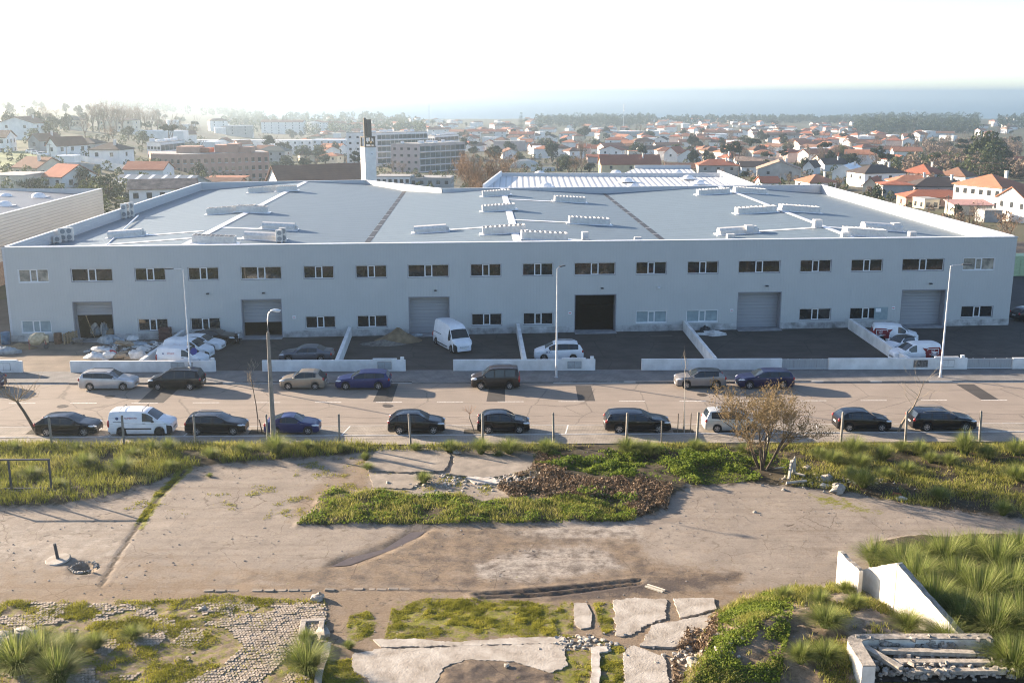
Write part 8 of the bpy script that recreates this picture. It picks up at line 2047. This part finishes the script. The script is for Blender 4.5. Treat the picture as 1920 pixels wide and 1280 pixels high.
px_trees([(1650, 372, 'shrub', 1.3, 0), (1418, 345, 'shrub', 1.2, 1), (1395, 338, 'round', .5, 0), (1440, 352, 'shrub', 1.1, 1), (1500, 352, 'bare', .5, 2), (1480, 350, 'bare', .5, 0), (1740, 385, 'shrub', .9, 0), (1790, 405, 'shrub', .9, 0), (1575, 350, 'bare', .45, 2), (1350, 333, 'bare', .5, 2), (1690, 372, 'shrub', .8, 1), (1860, 335, 'round', .7, 0)], 'along the right parapet of the warehouse', 'bushes beyond the right parapet', 'bush')
# leafless scrub beyond the right end
for i, (x, y, s) in enumerate([(66, 158, .6), (69, 150, .55), (73, 160, .7), (77, 152, .6), (82, 165, .7), (70, 170, .65), (64.5, 147, .45), (88, 158, .7), (62, 166, .5), (76, 176, .7), (66, 180, .6), (84, 180, .7)]):
    tree('scrub', '%s leafless scrub bush beyond the right end of the warehouse' % ORD[i], 'bare', (x, y, -1.0), s, 'leafless scrub beyond the right end', i % 3)

# Norfolk pine, cedar
def tiered(label, px, py, H_, tiers, rad, mat, name, droop=.1, seed=1, taper=1.0, dens=26):
    p = TG(px, py, 176); o = thing(name, label, 'tree', (p.x, p.y, p.z - .3)); g = np.random.default_rng(seed); pts = []; tt = []
    mb = MB().tube([(0, 0, 0), (0, 0, H_)], [.4, .08], 6)
    for k in range(tiers):
        t = k / (tiers - 1); z = H_ * (.16 + .82 * t); r = rad * (1 - t * .88) ** taper
        nb_ = 7
        for j in range(nb_):
            a = 2 * math.pi * (j + .5 * (k % 2)) / nb_ + g.uniform(-.2, .2); rr = r * g.uniform(.75, 1.15)
            e = Vector((rr * math.cos(a), rr * math.sin(a), z - droop * rr)); mb.tube([(0, 0, z), tuple(e)], [.09, .02], 3)
            m_ = int(dens * (.4 + rr / rad)); u = g.uniform(.2, 1, m_) ** .7
            q = np.array([0, 0, z])[None] * (1 - u)[:, None] + np.array(e)[None] * u[:, None]
            sp_ = .16 * rad * (1 - .5 * t); q = q + g.normal(0, 1, (m_, 3)) * np.array([sp_, sp_, sp_ * .28]); pts.append(q); tt.append(g.uniform(0, 1, m_))
    mb.build('trunk', M_BARKD, o); put('crown', leaf_mesh('crown', np.concatenate(pts), .38, mat, seed, np.concatenate(tt), .6), o)
tiered('tall tiered conifer standing above the town roofs', 977, 246, 26, 13, 4.6, M_LEAFD, 'conifer_tree', .05, 3, .6)
tiered('dark layered cedar beyond the houses on the right', 1862, 338, 15.5, 8, 9.0, M_LEAFD, 'cedar_tree', -.02, 5, .8, 60)
tree('tree', 'pale eucalyptus behind the dark cedar', 'round', TG(1845, 318, 176), 2.0, None, 2, 2.4)
tiered('slim conifer between the boundary wall and the dark roofs', 1513, 300, 9, 8, 1.8, M_LEAFD, 'conifer_tree', .1, 7, .7)
tiered('slim tree beside the phone mast', 1194, 248, 13, 8, 2.4, M_LEAFD, 'conifer_tree', .1, 9, .6)

# masts and poles
def mast(px, py, ytop, label, r0=.55):
    p = TG(px, py, 176); H_ = zrow(px, ytop, p.y) - p.z; o = thing('phone_mast', label, 'mast', p)
    MB().tube([(0, 0, -1), (0, 0, H_)], [r0, r0 * .4], 6).build('mast_pole', M_GALV, o)
    for z in (.72, .82, .92):
        for k in range(3):
            a = k * 2.1; MB().box(-.35, .35, -.2, .2, -1.2, 1.2).build('antenna', M_CAP, o, loc=(1.3 * math.cos(a), 1.3 * math.sin(a), H_ * z), rot=a)
    MB().tube([(0, 0, H_), (0, 0, H_ * 1.12)], .08, 4).build('whip', M_GALV, o)
mast(1169, 245, 193, 'tall phone mast with white antennas above the town')
mast(805, 236, 197, 'thinner phone mast beyond the white apartment blocks', .45)
for i, (px, py, yt) in enumerate([(127, 308, 273), (1344, 304, 265), (1516, 312, 280), (1585, 318, 284), (1622, 293, 270), (1641, 291, 270), (1828, 312, 276), (1847, 312, 278), (1671, 316, 300), (1733, 308, 285), (1752, 305, 282), (1549, 275, 262), (1463, 352, 335), (1384, 342, 318), (253, 315, 275), (95, 300, 275), (1720, 330, 310), (1835, 342, 322), (1775, 404, 385), (1090, 322, 308), (1113, 324, 312)]):
    p = TG(px, py, 176); H_ = max(5, zrow(px, yt, p.y) - p.z)
    o = thing('utility_pole', '%s pale utility pole from the left in the town' % ORD[i], 'pole', p, 0, 'utility poles in the town')
    MB().tube([(0, 0, -1), (0, 0, H_)], [.16, .10], 6).build('pole_shaft', M_CONC, o); MB().box(-.7, .7, -.06, .06, H_ - .5, H_ - .38).build('cross_arm', M_CONC, o)

# ---- the far town: small houses too distant to single out
fw = []
for k, (w, d, h, rh, kind, wall, roof) in enumerate([(11, 9, 5.5, 2.2, 'hip', 'white', 'orange'), (13, 9, 3.4, 2.2, 'gable', 'white', 'red'), (10, 10, 6, 2.4, 'hip', 'cream', 'brown'), (16, 9, 5.5, 2.2, 'gable', 'white', 'orange'), (12, 10, 6.2, .3, 'flat', 'white', 'white'), (20, 10, 4, 2.0, 'gable', 'white', 'brown'), (9, 9, 6, 2.2, 'gable', 'white', 'orange'), (12, 9, 5.5, 2.0, 'hip', 'pink', 'red')]):
    rm_ = roof_mesh(kind, w, d, rh)
    fw.append((wall_mesh(kind, w, d, h, rh).mesh('wall', WT[wall]), rm_.mesh('roof', RT[roof]), h))
FN = ['white house with orange hip roof', 'white low house with red roof', 'cream house with brown roof', 'long white house with orange roof', 'white flat-roofed house', 'long low white house with brown roof', 'white house with orange gable', 'pink house with red roof']
def far_houses(n, seed, pxr, yr, label, grp, avoid=()):
    rg = random.Random(seed); placed = []; tries = 0
    while len(placed) < n and tries < 6000:
        tries += 1
        px = rg.uniform(*pxr); Y_ = yr[0] * (yr[1] / yr[0]) ** rg.random()
        X_ = (px - 960) / F_PX * Y_ * CP * 1.03; zz = float(T(X_, Y_))
        if zz < -35.0: continue
        if any(abs(px - q[0]) < 900 * 10 / Y_ and abs(Y_ - q[1]) < Y_ * .03 for q in placed): continue
        if any(a <= px <= b and c <= Y_ <= d for a, b, c, d in avoid): continue
        placed.append((px, Y_)); ki = rg.randrange(len(fw)); wm, rm__, h = fw[ki]
        o = thing('house', 'small ' + FN[ki] + ' ' + label, 'house', (X_, Y_, zz), rg.uniform(-.6, .6) + (math.pi / 2 if rg.random() < .3 else 0), grp)
        put('wall', wm, o); put('roof', rm__, o, (0, 0, h + .01))
WOODS = [(1590, 1830, 1250, 2400), (1005, 1215, 1700, 2400), (1840, 1960, 1500, 2400), (1690, 1960, 420, 1000), (1380, 1600, 1900, 2400)]
far_houses(95, 1, (700, 1300), (620, 2150), 'far off in the middle of the town', 'far houses in the middle of the town', WOODS)
far_houses(125, 2, (1300, 1760), (560, 2000), 'far off in the town towards the sea', 'far houses towards the sea', WOODS)
far_houses(14, 3, (1790, 1920), (1150, 2300), 'in the gap of the shore woods', 'far houses by the shore', [(1590, 1815, 1200, 2400)])
far_houses(34, 4, (330, 760), (600, 1900), 'on the hazy rise left of the tower', 'far houses left of the tower')
def far_trees(n, seed, pxr, yr, label, grp, kinds):
    rg = random.Random(seed)
    for k in range(n):
        px = rg.uniform(*pxr); Y_ = yr[0] * (yr[1] / yr[0]) ** rg.random(); X_ = (px - 960) / F_PX * Y_ * CP * 1.03; zz = float(T(X_, Y_))
        if zz < -35: continue
        kd = rg.choice(kinds); tree('tree', dict(round='round leafy ', pine='umbrella-shaped ', bare='bare ')[kd] + label, kd, (X_, Y_, zz - .4), rg.uniform(.7, 1.3) * (.8 if kd == 'pine' else 1), grp)
far_trees(80, 5, (700, 1330), (480, 2000), 'tree far off in the middle of the town', 'far trees in the middle of the town', ['round', 'round', 'round', 'round', 'pine', 'bare'])
far_trees(90, 6, (1330, 1900), (480, 2000), 'tree far off in the town towards the sea', 'far trees towards the sea', ['round', 'round', 'round', 'round', 'pine', 'bare'])
far_trees(75, 7, (0, 700), (420, 1700), 'tree on the hazy left rise', 'far trees on the left rise', ['round', 'round', 'round', 'round', 'pine', 'bare'])

# woods that read as one mass
def wood(name, label, pxr, yr, n_trees, h, seed, mat, size=1.5, per=90, zoff=0):
    g = np.random.default_rng(seed); px = g.uniform(*pxr, n_trees); Y_ = yr[0] * (yr[1] / yr[0]) ** g.uniform(0, 1, n_trees)
    X_ = (px - 960) / F_PX * Y_ * CP * 1.03; zz = T(X_, Y_); k = zz > -35.6; X_, Y_, zz = X_[k], Y_[k], zz[k]; n = len(X_)
    hh2 = h * g.uniform(.7, 1.25, n); rr = h * .42 * g.uniform(.7, 1.3, n)
    v = g.normal(size=(n, per, 3)); v /= np.linalg.norm(v, axis=2)[..., None]; v *= g.uniform(.4, 1, (n, per, 1)) ** .5
    P = np.stack([X_, Y_, zz + hh2 * .50], -1)[:, None] + v * np.stack([rr, rr, hh2 * .52], -1)[:, None]
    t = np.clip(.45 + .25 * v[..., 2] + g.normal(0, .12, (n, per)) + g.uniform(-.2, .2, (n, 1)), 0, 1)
    o = put(name, leaf_mesh(name, P.reshape(-1, 3), size, mat, seed, t.ravel())); tag(o, label, 'wood', kind='stuff')
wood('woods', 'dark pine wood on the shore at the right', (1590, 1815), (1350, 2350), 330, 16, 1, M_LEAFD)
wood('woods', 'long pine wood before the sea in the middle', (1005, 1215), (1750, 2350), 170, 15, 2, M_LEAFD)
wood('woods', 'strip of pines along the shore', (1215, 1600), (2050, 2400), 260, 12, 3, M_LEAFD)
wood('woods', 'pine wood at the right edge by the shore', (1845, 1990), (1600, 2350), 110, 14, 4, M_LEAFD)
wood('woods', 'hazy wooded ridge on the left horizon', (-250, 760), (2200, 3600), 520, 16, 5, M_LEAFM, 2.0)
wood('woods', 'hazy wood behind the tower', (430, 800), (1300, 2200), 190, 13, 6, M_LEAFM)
wood('scrubland', 'brown leafless scrub in the valley on the right', (1690, 1990), (430, 1000), 230, 6.5, 7, M_BARE, .8, 110)
wood('scrubland', 'reed bed beside the green field', (1600, 1740), (395, 470), 60, 4.0, 8, M_BAREO, .5, 110)
wood('scrubland', 'green thicket behind the green field', (1660, 1840), (450, 620), 70, 6, 9, M_LEAFM, .7, 90)
wood('hedges', 'patchwork of hedges and gardens through the town', (560, 1760), (250, 1300), 900, 2.8, 10, M_LEAFM, .45, 60)
wood('hedges', 'brown winter gardens between the houses', (560, 1920), (230, 1200), 560, 2.8, 11, M_BARE, .40, 70)
wood('hedges', 'hedges and gardens of the left hillside', (-60, 560), (200, 900), 420, 3.2, 12, M_LEAFM, .45, 60)
# houses too small to single out
rg = random.Random(77); dh = {}
for k in range(230):
    px = rg.uniform(620, 1790); Y_ = rg.uniform(1000, 2350); X_ = (px - 960) / F_PX * Y_ * CP * 1.03; zz = float(T(X_, Y_))
    if zz < -35 or any(a <= px <= b and c <= Y_ <= d for a, b, c, d in WOODS): continue
    w, d, h, rh = rg.uniform(8, 16), rg.uniform(7, 11), rg.uniform(3, 6.5), rg.uniform(1.6, 2.6); kd = rg.choice(['gable', 'hip', 'hip', 'flat']); mt = Matrix.Translation((X_, Y_, zz)) @ Matrix.Rotation(rg.uniform(-1.2, 1.2), 4, 'Z')
    a_ = wall_mesh(kd, w, d, h, rh); b_ = roof_mesh(kd, w, d, rh); dm = dh.setdefault('m', MB())
    dm.add(a_.v, a_.f, 0, mt); dm.add([(x, y, z + h + .01) for x, y, z in b_.v], b_.f, rg.choice([1, 1, 2, 3]) if kd != 'flat' else 0, mt)
tag(dh['m'].build('distant_town', [WT['white'], RT['orange'], RT['red'], RT['brown']]), 'mass of tiny white and red houses towards the shore', 'town', kind='stuff')
# a white boat on the sea
p = unproj(1716, 206, 3600); bt = thing('boat', 'tiny white boat on the sea above the pine wood', 'boat', (p.x, 3600, -36), 0)
MB().add([(-7, -2, .2), (5, -2, .2), (9, 0, .4), (5, 2, .2), (-7, 2, .2), (-7.5, -2.4, 2.2), (6, -2.4, 2.4), (11, 0, 3), (6, 2.4, 2.4), (-7.5, 2.4, 2.2)], [(0, 4, 3, 2, 1), (5, 6, 7, 8, 9), (0, 1, 6, 5), (1, 2, 7, 6), (2, 3, 8, 7), (3, 4, 9, 8), (4, 0, 5, 9)]).build('hull', M_CAP, bt)
MB().box(-4, 2, -1.5, 1.5, 2.2, 5).build('cabin', M_CAP, bt)
# parked cars far behind
cv = vehicle('delivery_van', 'white van parked beyond the red roof behind the beige warehouse', 'van', tuple(TG(146, 327, 176)), R(8), 'van', 4.4, 1.8, 1.9, P_WHITE)
for i, (px, py, c_) in enumerate([(60, 290, P_WHITE), (70, 293, P_WHITE), (82, 297, P_WHITE)]):
    vehicle('hatchback', '%s white car from the left on the hillside grass' % ORD[i], 'car', tuple(TG(px, py, 176) + Vector((0, 0, .4))), R(-20), 'hatch', 4.2, 1.78, 1.5, c_, group='cars on the hillside grass')
# ------------------------------------------------------------ the air
m = bpy.data.materials.new('haze_air'); m.use_nodes = True; nt = m.node_tree; nt.nodes.clear()
pv = nt.nodes.new('ShaderNodeVolumePrincipled'); pv.inputs['Color'].default_value = (.54, .64, .70, 1); pv.inputs['Density'].default_value = .00028; pv.inputs['Anisotropy'].default_value = .73
om = nt.nodes.new('ShaderNodeOutputMaterial'); nt.links.new(pv.outputs['Volume'], om.inputs['Volume'])
hz_ = MB().box(-27000, 27000, -400, 31000, -62, 46).build('haze', m)
tag(hz_, 'thin sea haze over the town', 'haze', kind='stuff')
